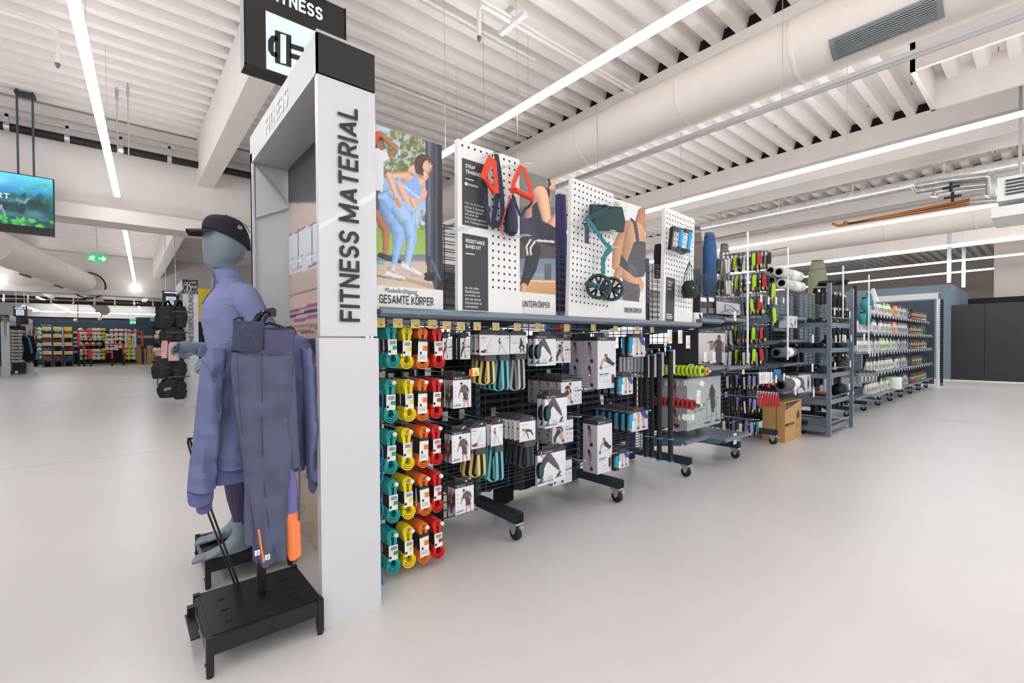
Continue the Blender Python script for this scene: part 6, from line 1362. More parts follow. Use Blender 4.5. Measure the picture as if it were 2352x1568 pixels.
for si, z in enumerate((1.69, 1.35, 1.02, .65, .26)):
    x = 9.35 if si in (1, 2) else (9.9 if si in (0, 3) else 9.8); k = 0
    while x < 15.55:
        f = (x-9.3)/6.2; d = .135
        if f < .25: c = 'white'
        elif f < .38: c = 'white' if si % 2 else 'green-topped'
        elif f < .46: c = 'orange' if si < 2 else 'white'
        elif f < .62: c = 'silver'
        elif f < .68: c = 'black'
        elif f < .78: c = 'T0'
        elif f < .86: c = 'T1'
        elif f < .97: c = 'black' if si % 2 else 'T2'
        else: break
        lab = ' on the %s shelf, %s from the near end' % (['top', 'second', 'middle', 'fourth', 'bottom'][si], ORD[k])
        y = 2.11+R.uniform(-.015, .015)
        if c[0] == 'T':
            cn = ['red-striped', 'green-striped', 'silver-striped'][int(c[1])]; place(TB[cn], (x, y, z+.001), 'black %s tub' % cn + lab, 'food tubs on the far shelves'); d = .135
        else: place(PW[c], (x, y, z+.001), '%s food pouch' % c + lab, 'food pouches on the far shelves', 1.0, R.uniform(-.25, .25)); d = .15
        if f > .6 and si == 0 and c in ('black',): pass
        x += d; k += 1
tag(MB().lathe([(.11, 0), (.13, .02), (.135, .22), (.12, .24)], n=18).build('white_tub', WHITE2), 'wide round white tub on the bottom food shelf', 'tub').location = (11.55, 2.04, .262)
PT = MB().box(-.02, .02, -.003, 0, -.06, 0).mesh('price_card'); PT.materials.append(PAPER)
for i in range(9, 15):
    for si, z in enumerate((1.69, 1.35, 1.02, .65, .26)):
        for k in range(4 if si < 4 else 2):
            o = put('price_card', PT, racks[i], world=False); o.location = (.12+.25*k+.1*(si == 4), -.535 if si else -.475, z+.0)
for k, (x_, y_) in enumerate(((1998, 806), (2004, 806), (2010, 806), (2017, 806))): pcard(x_, y_, 1.9, 8, .9)
pcard(1985, 680+86, 1.9, 8, 1.6)
# ================================================================ FAR PORTAL
t = thing('end_gantry', 'white portal sign at the far end of the gondola, before the blue room', 'sign', (15.95, 2.5, 0))
MB().box(15.85, 16.1, 1.91, 1.945, 0, 2.43).build('post', WHITE2, t); MB().box(15.86, 16.09, 1.905, 1.91, 2.28, 2.42).build('cap_plate', DKSL, t); MB().box(15.85, 15.87, 1.945, 3.5, 2.28, 2.43).build('beam', WHITE2, t); MB().box(15.85, 16.1, 3.47, 3.5, 0, 2.43).build('post', WHITE2, t)
MB().box(15.9, 15.92, 1.99, 3.44, .1, 2.25).build('back_panel', mat('panel_navy_grey', '#45525f', .6), t)
text('FITNESS MATERIAL', (16.03, 1.903, 1.02), (0, 0, 1), (-1, 0, 0), 1.1, .09, INK, t, bold=.02)
o = MB(); z = .1
while z < 2.3: o.box(-.03, .03, -.03, .03, z, z+.03, 1); z += .06
o.box(-.025, .025, -.025, .025, 0, 2.35, 0); tag(o.build('perforated_post', [SLATE, VOID]), 'perforated slate post between the far portal and the blue room', 'post').location = (16.8, 1.95, 0)
# ================================================================ OTHER SIDE OF THE GONDOLA
def form(px_, y0, y1, wpx, Y, c, label, waist=.62, band=None):
    p, q = at(px_, y0, Y=Y), at(px_, y1, Y=Y); H = p.z-q.z; w = wpx*zz(Y, px_)/F
    t = thing('trouser_form', label, 'trousers', (p.x, Y, q.z)); rings = []
    for f, s in ((0, .8), (.3, .95), (.6, 1.0), (.8, .95), (.93, waist*1.2), (1, waist*1.15)): rings.append([Vector((w/2*s*math.cos(2*math.pi*j/18), w*.34*s*math.sin(2*math.pi*j/18), H*f)) for j in range(18)])
    MB().loft(rings).build('trousers', c, t, world=False); MB().lathe([(w/2*waist*.97, H-.0), (w/2*waist*1.02, H+.0), (w/2*waist*1.02, H+.035), (w/2*waist*.9, H+.035)], n=18).build('waist_ring', band or mat('grey_form', '#55606a', .5), t, world=False).scale = (1, .68, 1); return t
JE = mat('jeans_blue', '#3a5f95', .8, var=.15, vscale=10, bump=.4, bscale=200); GJ = mat('grey_fabric', '#77736e', .85, var=.1, vscale=12, bump=.4, bscale=200)
form(1630, 542, 700, 44, 2.85, JE, 'pair of blue jeans on a form behind the mesh'); form(1600, 528, 700, 36, 2.9, GJ, 'grey trousers on a form left of the blue jeans'); form(1664, 566, 680, 34, 3.0, GJ, 'small grey trousers form right of the blue jeans')
form(1878, 603, 720, 54, 2.95, mat('khaki_fabric', '#8f9174', .85, bump=.3, bscale=150), 'khaki trousers on a large form above the deep rack')
def hung(x0, y0, x1, y1, Y, m, label, name='hanging_garment', seed=1, cat='clothing'):
    a, c = at(x0, y0, Y=Y), at(x1, y1, Y=Y); W, H = abs(c.x-a.x), a.z-c.z; rr = random.Random(seed); rings = []
    for i in range(9):
        f = i/8; ring = []
        for j in range(20):
            th = 2*math.pi*j/20; ring.append(Vector((W/2*math.cos(th)*(.72+.28*min(1, f*4)), (.035+.012*math.sin(5*th+seed+f*2))*math.sin(th)+.01*math.sin(3*th+f*3), -H*f)))
        rings.append(ring)
    o = MB().loft(rings).build(name, m); o.location = ((a.x+c.x)/2, Y, a.z); return tag(o, label, cat)
PUR = mat('purple_fabric', '#3a3766', .8, bump=.3, bscale=80); NVY = mat('navy_fabric', '#20265a', .8, bump=.3, bscale=80); BKF = mat('black_cloth', '#0c0c0e', .9); GRF = mat('charcoal_cloth', '#3a3a3b', .9, bump=.3, bscale=100)
hung(1276, 445, 1300, 715, 2.7, PUR, 'purple garment hanging on the far side behind the second poster', seed=2)
hung(1508, 560, 1520, 640, 2.75, BKF, 'black garment seen between third poster and right peg panel', seed=9)
hung(1290, 825, 1330, 1095, 2.72, NVY, 'navy blue garment low on the far side behind the wheel boxes', seed=3)
hung(1440, 860, 1455, 1050, 2.8, mat('violet_fabric', '#3c3170', .8), 'violet garment low behind the grip packs', seed=4)
for k, (xa, ya, xb, yb, s) in enumerate(((1085, 800, 1140, 1118, 1), (1130, 800, 1180, 1150, 2), (1175, 790, 1235, 1110, 3), (1015, 800, 1090, 1090, 4), (1235, 770, 1290, 1060, 5), (880, 790, 960, 1300, 6), (955, 800, 1020, 1250, 7), (1330, 900, 1380, 1050, 8), (1385, 800, 1440, 1010, 9), (1465, 790, 1530, 980, 10), (1530, 760, 1580, 960, 11), (1640, 760, 1700, 960, 12), (1700, 760, 1760, 960, 13), (1760, 760, 1810, 950, 14))):
    hung(xa, ya, xb, yb, 2.68+.02*(k % 3), BKF, 'black garment hanging on the far side of the mesh, %s from the left' % ORD[[3, 4, 5, 2, 6, 0, 1, 7, 8, 9, 10, 11, 12, 13][k]], seed=s)['group'] = 'black garments behind the mesh'
hung(1178, 900, 1203, 1118, 2.64, GRF, 'charcoal grey cloth strip behind the leg bands', seed=15)
for k, (xa, xb, c, n) in enumerate(((1255, 1270, '#4f74b8', 'blue'), (1272, 1284, '#e8622a', 'orange'), (1286, 1302, '#f0955a', 'light orange'), (1304, 1318, '#eaa0b8', 'pink'))):
    hung(xa, 740, xb, 798, 2.9, mat('cloth_'+n.replace(' ', '_'), c, .8), '%s garment glimpsed through the mesh under the shelf' % n, seed=20+k)
# ================================================================ PLATFORMS, MANNEQUIN, CLOTHES STAND
def platform(x0, x1, y0, y1, z, label):
    t = thing('display_platform', label, 'platform', ((x0+x1)/2, (y0+y1)/2, 0))
    b = MB(); b.box(x0+.02, x1-.02, y0+.02, y1-.02, z-.012, z); b.box(x0+.02, x1-.02, y0+.003, y0+.02, z-.065, z-.003); b.box(x0+.02, x1-.02, y1-.02, y1-.003, z-.065, z-.003)
    b.box(x0+.003, x0+.02, y0+.02, y1-.02, z-.065, z-.003); b.box(x1-.02, x1-.003, y0+.02, y1-.02, z-.065, z-.003); b.build('top', BLACK, t)
    for x in (x0, x1-.024):
        for y in (y0, y1-.024):
            l = MB().box(x, x+.024, y, y+.024, .012, z+.002).build('leg', BLACK, t)
            MB().lathe([(.012, 0), (.012, .012)], (x+.012, y+.012, 0), n=10).build('foot', RUBBER, l)
            MB().lathe([(.006, -.004), (.006, .0)], (x, y+.012, .05), 'x', 8).build('bolt', BPLAST, l)
    for i in range(3):
        for j in (0, 1):
            x = x0+.07+.235*j; y = y0+.08+i*.095; MB().box(x, x+.026, y, y+.012, z-.0005, z+.0012).build('slot', VOID, t)
    return t
platform(.218, .628, 1.955, 2.355, .145, 'black steel display platform nearest the camera, under the hanging clothes')
platform(.300, .700, 2.68, 3.09, .145, 'black steel display platform under the bare foot of the mannequin')
b = MB(); b.box(.185, .215, 2.09, 2.30, .09, .096); b.box(.192, .218, 2.27, 2.30, .09, .13)
tag(b.build('side_bracket', BLACK), 'small black bracket plate sticking out beside the near platform', 'bracket')
SKN = mat('mannequin_grey', '#77868f', .32, bump=.02, bscale=20)
TOP = mat('top_lilac', '#7f87b2', .85, bump=.25, bscale=260, var=.03, vscale=30)
TOPD = mat('seam_lilac', '#5d5e92', .85)
LEG = mat('legging_dark', '#3e3a55', .75, bump=.2, bscale=300)
def wr(p, s, a, seed=0):     # cloth folds
    return noise.noise(Vector((p[0]*s+seed, p[1]*s, p[2]*s*.6)))*a
t = thing('mannequin', 'grey faceless mannequin in a lilac quarter zip top and dark leggings', 'mannequin', (.45, 2.85, .147))
YM = 2.82
def ring(c, a, b_, n=20, up=None, rot=0, fold=0, seed=0):
    """horizontal ring: a along X, b along Y"""
    out = []
    for j in range(n):
        th = 2*math.pi*j/n; x, y = a*math.cos(th), b_*math.sin(th); x, y = x*math.cos(rot)-y*math.sin(rot), x*math.sin(rot)+y*math.cos(rot)
        p = Vector((c[0]+x, c[1]+y, c[2]))
        if fold: k = 1+wr(p, 14, fold, seed); k += wr((p[0]*.6+p[2]*.9, p[1]*.6, p[2]*1.2), 40, fold*.45, seed+3); p = Vector((c[0]+x*k, c[1]+y*k, c[2]))
        out.append(p)
    return out
# head + neck: one surface
b = MB(); hx = .425
prof = [(1.50, .055, .055, .058, .035), (1.55, .050, .048, .05, .02), (1.595, .052, .048, .05, .005), (1.618, .082, .050, .052, 0), (1.632, .094, .062, .060, 0), (1.655, .099, .078, .068, 0), (1.69, .101, .094, .075, 0), (1.72, .101, .103, .079, 0), (1.755, .099, .106, .081, 0), (1.79, .092, .102, .078, 0), (1.82, .076, .088, .068, 0), (1.842, .045, .055, .045, 0)]
rings = []
for z, fr, bk, hw, off in prof:
    cxx = hx+(bk-fr)/2+off; a = (fr+bk)/2; rings.append([Vector((cxx-a*math.cos(2*math.pi*j/24)*(1-.0*j), YM-.0+hw*math.sin(2*math.pi*j/24), z+(.010*(-math.cos(2*math.pi*j/24)) if 1.6 < z < 1.64 else 0))) for j in range(24)])
b.loft(rings); b.build('head', SKN, t)
# baseball cap
CAPM = mat('cap_navy_black', '#17161f', .8, bump=.4, bscale=300)
cap_t = thing('baseball_cap', 'black baseball cap with a curved brim on the mannequin head', 'cap', (hx, YM, 1.76))
rings = []
for i in range(9):
    f = i/8; k = math.cos(f*math.pi/2)**.62 if f < 1 else .04; z = 1.757+.118*math.sin(f*math.pi/2)
    rings.append([Vector((hx+.008-.111*k*math.cos(2*math.pi*j/24), YM+.089*k*math.sin(2*math.pi*j/24), z-.030*(1-f)*(-math.cos(2*math.pi*j/24))*-1*(-1) if 0 else z+(-.022)*(1-f)*(-math.cos(2*math.pi*j/24)*-1)*-1)) for j in range(24)])
for i, r_ in enumerate(rings):       # back edge lower than the front
    for v in r_:
        u = (v.x-hx)/.11; v.z -= .022*u*(1-i/8)
MB().loft(rings).build('crown', CAPM, cap_t)
rings = []
for i in range(7):
    f = i/6; w = .078*math.cos((f*.72)**1.6*1.3); x = hx-.085-.085*f
    rings.append([Vector((x+.025*(abs(s)**2)*(1-f*.3)-.0, YM+w*s, 1.792-.012*f-.018*s*s+.0+(.0035 if top_ else 0))) for top_, ss in ((1, (-1, -.6, -.2, .2, .6, 1)), (0, (1, .6, .2, -.2, -.6, -1))) for s in ss])
MB().loft(rings, smooth=True).build('brim', CAPM, cap_t)
MB().ball((hx+.008, YM, 1.878), .007, 8, 6).build('button', CAPM, cap_t)
for a_ in (0, math.pi/3, -math.pi/3): MB().tube([(hx+.008-.112*math.cos(q)*math.cos(a_), YM+.090*math.cos(q)*math.sin(a_)*1.0, 1.757+.119*math.sin(q)-.022*(-math.cos(q)*math.cos(a_))*(1-q/1.57)) for q in [i*math.pi/12 for i in range(1, 12)]], .0022, 4).build('panel_seam', BPLAST, cap_t)
MB().bbox((hx+.055, YM-.078, 1.81), (.022, .003, .018), Matrix.Rotation(.3, 3, 'Y') @ Matrix.Rotation(.35, 3, 'Z')).build('sewn_label', mat('silver_label', '#a6a6ac', .4, .4), cap_t)
# torso in the top
b = MB(); prof = [(.93, .46, .112, .160), (1.0, .455, .105, .150), (1.08, .450, .100, .142), (1.16, .445, .103, .145), (1.25, .438, .112, .155), (1.33, .432, .122, .165), (1.39, .434, .120, .172), (1.44, .442, .108, .176), (1.475, .450, .090, .160), (1.505, .452, .074, .115), (1.525, .450, .064, .078), (1.545, .445, .060, .066)]
pr = []
for i in range(len(prof)-1):
    for k in range(5): pr.append([prof[i][q]+(prof[i+1][q]-prof[i][q])*k/5 for q in range(4)])
pr.append(prof[-1]); b.loft([ring((x, YM, z), a, b_, 48, fold=.10, seed=2) for z, x, a, b_ in pr]); b.build('zip_top', TOP, t)
b = MB(); b.loft([ring((.445, YM, 1.53), .063, .068, 24), ring((.436, YM, 1.56), .060, .065, 24, fold=.05), ring((.428, YM, 1.592), .064, .068, 24, fold=.08), ring((.428, YM, 1.592), .059, .063, 24), ring((.434, YM, 1.56), .056, .060, 24)], caps=False); b.build('collar', TOP, t)
MB().tube([(.366, YM-.004, 1.59), (.376, YM-.004, 1.545), (.372, YM-.006, 1.50), (.338, YM-.008, 1.45), (.318, YM-.008, 1.41)], .0028, 6).build('zip', TOPD, t)
MB().tube([(.340, YM-.08, 1.405), (.36, YM-.125, 1.40), (.42, YM-.172, 1.395), (.47, YM-.18, 1.40)], .0022, 5).build('seam', TOPD, t)
# arms (sleeves) and hands
def limb(path, rs, m, nm, fold=0, seed=0, n=16):
    b = MB(); b.tube(path, rs, n)
    if fold:
        b.v = [tuple(Vector(v)+Vector((1, .3, .4))*wr(v, 16, fold, seed)) for v in b.v]
    return b.build(nm, m, t)
def bez(pts, n=12):
    """smooth polyline through points"""
    out = []; P = [Vector(p) for p in pts]; P = [P[0]*2-P[1]]+P+[P[-1]*2-P[-2]]
    for i in range(1, len(P)-2):
        for k in range(n):
            s = k/n; a, b_, c, d = P[i-1], P[i], P[i+1], P[i+2]
            out.append(.5*((2*b_)+(c-a)*s+(2*a-5*b_+4*c-d)*s*s+(-a+3*b_-3*c+d)*s**3))
    out.append(P[-2]); return out
def rad(rs, n): 
    out = []; 
    for i in range(len(rs)-1):
        for k in range(n): out.append(rs[i]+(rs[i+1]-rs[i])*k/n)
    return out+[rs[-1]]
limb(bez([(.455, YM-.10, 1.475), (.485, YM-.165, 1.44), (.53, YM-.19, 1.34), (.585, YM-.20, 1.22), (.56, YM-.22, 1.15), (.46, YM-.24, 1.13), (.385, YM-.248, 1.125)], 5), rad([.05, .068, .062, .056, .052, .042, .036], 5), TOP, 'sleeve', .012, 3)
limb(bez([(.455, YM+.10, 1.475), (.475, YM+.165, 1.43), (.50, YM+.19, 1.33), (.53, YM+.20, 1.21), (.47, YM+.19, 1.17), (.37, YM+.16, 1.172), (.305, YM+.13, 1.185)], 5), rad([.05, .066, .060, .054, .05, .042, .036], 5), TOP, 'sleeve', .010, 5)
def hand(w_, d, up, s, nm):
    """w_ wrist, d direction of the fingers, up = back-of-hand normal; s=+1/-1 thumb side"""
    d = Vector(d).normalized(); up = Vector(up); up = (up-d*up.dot(d)).normalized(); sd = d.cross(up)*s; w_ = Vector(w_)
    Q = lambda a, b_, c: w_+d*a+sd*b_+up*c
    b = MB(); b.tube([Q(-.05, 0, 0), Q(0, 0, 0), Q(.02, 0, 0), Q(.042, 0, 0), Q(.066, 0, .001), (Q(.078, 0, .0))], [(.026, .022), (.025, .019), (.029, .018), (.034, .017), (.034, .015), (.030, .012)], 14, up=up)
    for k, (o, L, r) in enumerate(((.024, .052, .0085), (.008, .058, .009), (-.008, .055, .0085), (-.023, .044, .0078))):
        p = [Q(.055, o*1.05, 0), Q(.074, o, .002), Q(.074+L*.45, o*1.02, -.008-.003*k), Q(.074+L*.66, o*1.0, -.026-.004*k), Q(.074+L*.60, o*.98, -.044-.004*k)]
        b.tube(p, [r*1.05, r*1.1, r, r*.92, r*.6], 8, up=up)
    b.tube([Q(.010, .018, -.004), Q(.030, .032, -.010), Q(.052, .038, -.018), (Q(.072, .034, -.028)), Q(.084, .026, -.036)], [.014, .013, .0105, .0095, .006], 8, up=up)
    return b.build(nm, SKN, t)
hand((.305, YM+.12, 1.187), (-1, -.15, .02), (.1, .9, .35), 1, 'hand')
hand((.375, YM-.245, 1.125), (-1, -.05, -.05), (.1, -.6, .6), -1, 'hand')
# legs and feet
limb(bez([(.47, YM-.085, 1.0), (.465, YM-.10, .78), (.445, YM-.105, .56), (.452, YM-.11, .42), (.468, YM-.11, .285)], 4), rad([.095, .085, .060, .056, .036], 4), LEG, 'legging_leg', .004, 1)
limb(bez([(.47, YM+.085, 1.0), (.475, YM+.10, .78), (.47, YM+.11, .56), (.49, YM+.115, .42), (.50, YM+.12, .285)], 4), rad([.095, .085, .060, .056, .036], 4), LEG, 'legging_leg', .004, 2)
b = MB(); b.loft([ring((.465, YM, z), a, b_, 24) for z, a, b_ in ((.90, .105, .165), (.99, .11, .165), (1.02, .105, .155))]); b.build('legging_hip', LEG, t)
MB().tube([(.43, YM-.16, .52), (.425, YM-.158, .42), (.44, YM-.146, .3)], .0016, 4).build('legging_seam', TOPD, t)
def foot(x, y, nm='foot'):
    b = MB(); z0 = .147
    b.loft([ring((x+.0, y, .30), .034, .032, 14), ring((x+.0, y, .255), .033, .031, 14), ring((x-.006, y, .225), .040, .034, 14), ring((x-.02, y, .20), .055, .036, 14), ring((x-.035, y, .178), .075, .038, 14), ring((x-.05, y, .160), .095, .039, 14), ring((x-.05, y, .149), .097, .036, 14)])
    pts = [(x-.05, y, .175), (x-.09, y-.004, .171), (x-.13, y-.008, .164), (x-.155, y-.010, .160)]
    b.tube(pts, [(.030, .030), (.036, .024), (.042, .016), (.040, .012)], 14, up=(0, 0, 1))
    for k in range(5):
        o = -.034+.0165*k; L = [.052, .048, .043, .038, .030][k]; r = [.0115, .009, .0085, .008, .0075][k]
        b.tube([(x-.14, y+o*.9, .160), (x-.158-L*.4, y+o, .160), (x-.158-L, y+o*1.02, .155)], [r, r, r*.7], 8)
    return b.build(nm, SKN, t)
foot(.455, YM-.115); foot(.49, YM+.12)
# ---- stand with clothes
st = thing('clothes_stand', 'black post and hanger arm standing on the near platform', 'clothes stand', (.446, 2.2, .145))
MB().box(.428, .462, 2.18, 2.20, .146, 1.30).build('post', BLACK, st); MB().tube([(.445, 2.19, 1.30), (.445, 2.10, 1.335), (.445, 1.97, 1.335)], .009, 8).build('arm', BLACK, st)
a_ = at(548, 1342, Z=.147); c_ = at(539, 1340, Z=.147)
g0, g1 = at(487, 1175, Y=2.3), at(478, 1178, Y=2.3); k0, k1 = at(432, 1018, Y=2.36), at(436, 1008, Y=2.36)
rd = thing('rod_sign_holder', 'pair of thin black rods leaning from the near platform to the left', 'sign holder', a_)
for p_, q_, r_ in ((a_, g0, k1), (c_, g1, k0)): MB().tube([p_, q_, r_], .0042, 6).build('rod', BLACK, rd)
MB().tube([k0, k0+Vector((.0, 0, .02)), k1+Vector((.03, .0, .0)), k1+Vector((.06, .05, .03))], .005, 6).build('top_bend', BLACK, rd)
def cloth(px0, px1, rows, Y, dep, m, nm, par, seed, fold=.012, n=36, mf=None):
    """hanging cloth; rows: (y px, left px, right px) on the plane Y"""
    rings = []
    # resample rows
    R2 = []
    for i in range(len(rows)-1):
        for k in range(5): s = k/5; R2.append([rows[i][q]+(rows[i+1][q]-rows[i][q])*s for q in range(3)])
    R2.append(list(rows[-1])); tot = len(R2)
    for i, (y_, l, r) in enumerate(R2):
        a, c = at(l, y_, Y=Y), at(r, y_, Y=Y); cx_, hw = (a.x+c.x)/2, (c.x-a.x)/2; z = at((l+r)/2, y_, Y=Y).z
        rg = []
        for j in range(n):
            th = 2*math.pi*j/n; u = math.cos(th); v = math.sin(th); s = abs(v)**.7*(1 if v > 0 else -1)
            x = cx_+hw*u
            f = noise.noise(Vector((x*22+seed, z*5, seed)))*fold+noise.noise(Vector((x*9+z*6, z*14, seed+5)))*fold*.9+noise.noise(Vector((x*30-z*20, z*30, seed+9)))*fold*.35
            rg.append(Vector((x, Y+dep*s*(.55+.45*min(1, i/4))+f*(1 if v < 0 else .4), z+.004*math.sin(th*2+seed))))
        rings.append(rg)
    return MB().loft(rings, mf=mf).build(nm, m, par)
# sweatshirt
SW = mat('sweat_lilac', '#6b7199', .9, bump=.3, bscale=240, var=.03, vscale=20)
t = thing('sweatshirt', 'lilac blue long sleeved sweatshirt hanging on the stand behind the leggings', 'sweatshirt', (.45, 2.12, 1.27))
YS = 2.135
cloth(0, 0, [(772, 545, 690), (778, 520, 700), (795, 492, 715), (830, 478, 722), (880, 476, 716), (960, 490, 700), (1040, 494, 704), (1063, 495, 706)], YS, .045, SW, 'body', t, 3, .034)
cloth(0, 0, [(1063, 493, 703), (1085, 492, 700), (1094, 493, 699)], YS, .043, mat('rib_lilac', '#5f6491', .9, bump=.5, bscale=300), 'hem_rib', t, 4, .006)
def sleeve_(rows, dep, seed, Y): cloth(0, 0, rows, Y, dep, SW, 'sleeve', t, seed, .036, 28)
sleeve_([(800, 478, 520), (840, 462, 516), (900, 454, 512), (980, 446, 506), (1040, 440, 502), (1090, 432, 500), (1125, 430, 496)], .05, 7, YS-.03)
cloth(0, 0, [(1125, 429, 492), (1150, 431, 490), (1155, 433, 489)], YS-.03, .036, MATS['rib_lilac'], 'cuff', t, 2, .004, 20); cloth(0, 0, [(1150, 450, 488), (1168, 450, 487), (1173, 451, 485)], YS-.01, .03, MATS['rib_lilac'], 'cuff', t, 2, .004, 20)
sleeve_([(800, 690, 712), (850, 694, 722), (920, 698, 727), (1000, 702, 731), (1060, 704, 734), (1100, 709, 733)], .05, 9, YS-.05)
cloth(0, 0, [(1100, 708, 731), (1118, 709, 728), (1129, 712, 722)], YS-.05, .02, MATS['rib_lilac'], 'cuff', t, 2, .004, 16)
MB().tube([at(462, 826, Y=YS-.075), at(482, 850, Y=YS-.09), at(495, 890, Y=YS-.085), at(502, 950, Y=YS-.08)], .0016, 4).build('seam', TOPD, t)
hg = thing('clip_hanger', 'glossy black trouser hanger with clips above the leggings', 'hanger', at(615, 745, Y=2.02))
GLB = mat('gloss_black', '#0a0a0b', .12)
def ht(pts, r, nm, Y=2.02): return MB().tube([at(*p, Y=Y) for p in pts], r, 8).build(nm, GLB, hg)
MB().box(at(545, 750, Y=2.02).x, at(668, 770, Y=2.02).x, 2.012, 2.028, at(610, 756, Y=2.02).z-.012, at(610, 756, Y=2.02).z+.008).build('bar', GLB, hg)
ht([(540, 752), (538, 735), (545, 729), (556, 730), (560, 742), (558, 755)], .005, 'clip'); ht([(655, 765), (658, 752), (668, 750), (676, 757), (678, 768)], .005, 'clip')
ht([(588, 758), (580, 742), (592, 724), (612, 714), (630, 710)], .008, 'arm'); ht([(598, 762), (600, 745), (612, 726), (632, 714)], .007, 'arm', 2.005); ht([(600, 748), (618, 742), (640, 748), (660, 757)], .006, 'arm')
MB().bbox(at(626, 718, Y=2.0), (.02, .03, .030)).build('size_cube', BPLAST, hg)
# leggings in front
LG = mat('legging_slate', '#555a72', .8, bump=.2, bscale=400, var=.03, vscale=30); LGP = mat('legging_plum', '#4d4a6b', .8, bump=.2, bscale=400); RIBM = mat('ribbed_band', '#4c526b', .85); LIL = mat('mesh_lilac', '#7675ab', .8, bump=.5, bscale=400); ORA = mat('coral_orange', '#ff8a50', .7)
nt = RIBM.node_tree; wv = nt.nodes.new('ShaderNodeTexWave'); wv.inputs['Scale'].default_value = 75; tc = nt.nodes.new('ShaderNodeTexCoord'); mp = nt.nodes.new('ShaderNodeMapping'); mp.inputs['Rotation'].default_value = (0, .5, 0)
nt.links.new(tc.outputs['Object'], mp.inputs[0]); nt.links.new(mp.outputs[0], wv.inputs['Vector']); bp = nt.nodes.new('ShaderNodeBump'); bp.inputs['Distance'].default_value = .003; nt.links.new(wv.outputs['Color'], bp.inputs['Height']); nt.links.new(bp.outputs[0], nt.nodes['Principled BSDF'].inputs['Normal'])
lt = thing('leggings', 'dark slate leggings with ribbed waistband and orange panel hanging in front', 'leggings', at(610, 760, Y=2.0))
YL_ = 2.0
cloth(0, 0, [(738, 537, 606), (760, 535, 606), (806, 531, 604)], YL_, .018, RIBM, 'waistband', lt, 1, .003, 24)
cloth(0, 0, [(757, 604, 679), (780, 604, 677), (812, 603, 675)], YL_+.002, .018, LGP, 'waistband', lt, 2, .003, 24)
cloth(0, 0, [(806, 531, 674), (850, 530, 674), (900, 536, 673), (960, 545, 672), (1020, 555, 670), (1090, 567, 664), (1160, 578, 662), (1230, 588, 660), (1270, 594, 658), (1291, 601, 656)], YL_-.004, .020, LG, 'leg', lt, 4, .024, 48)
cloth(0, 0, [(820, 652, 677), (900, 655, 680), (1000, 655, 684), (1072, 656, 688)], YL_+.012, .016, LG, 'leg', lt, 8, .008, 24)
cloth(0, 0, [(1072, 654, 671), (1110, 654, 682), (1175, 654, 686)], YL_+.012, .014, LIL, 'mesh_panel', lt, 8, .004, 20); cloth(0, 0, [(1172, 654, 687), (1220, 656, 690), (1270, 659, 692), (1281, 663, 691)], YL_+.012, .014, ORA, 'orange_panel', lt, 9, .005, 24)
MB().tube([at(688, y_, Y=YL_+.0) for y_ in (1070, 1120, 1180, 1195)], .004, 6).build('piping', LG, lt)
cloth(0, 0, [(812, 530, 552), (880, 534, 560), (960, 542, 572), (1050, 556, 590), (1120, 562, 592), (1180, 560, 592), (1240, 563, 590), (1250, 566, 588)], YL_+.016, .016, LG, 'leg', lt, 12, .010, 24)
cloth(0, 0, [(1000, 560, 600), (1080, 568, 606), (1160, 572, 606), (1240, 578, 604), (1287, 581, 605)], YL_+.010, .014, LGP, 'leg', lt, 14, .006, 24)
MB().ribbon([(lambda v: (v.x, v.z))(at(x, y_, Y=YL_-.026)) for x, y_ in ((594, 1215), (599, 1250), (606, 1291))], .006, YL_-.028, YL_-.024, smooth=False).build('orange_edge', ORA, lt)
for pts in ([(601, 812), (602, 900), (602, 1000), (606, 1100), (616, 1200), (634, 1283)], [(545, 812), (548, 900), (556, 1000)], [(543, 806), (601, 813), (674, 814)]):
    b = MB(); q = [at(*p, Y=YL_-.0275) for p in pts]; b.tube(q, .0014, 4); b.build('seam', mat('seam_dark', '#34364e', .8), lt)
for (x, y_) in ((591, 1269), (614, 1279)):
    p = at(x, y_, Y=YL_-.031); MB().box(p.x-.009, p.x+.009, YL_-.033, YL_-.031, p.z-.010, p.z+.010).build('logo_tab', PAPER, lt); text('2', (p.x-.004, YL_-.034, p.z-.006), (1, 0, 0), (0, 0, 1), .008, .012, INK, lt, shear=.2)
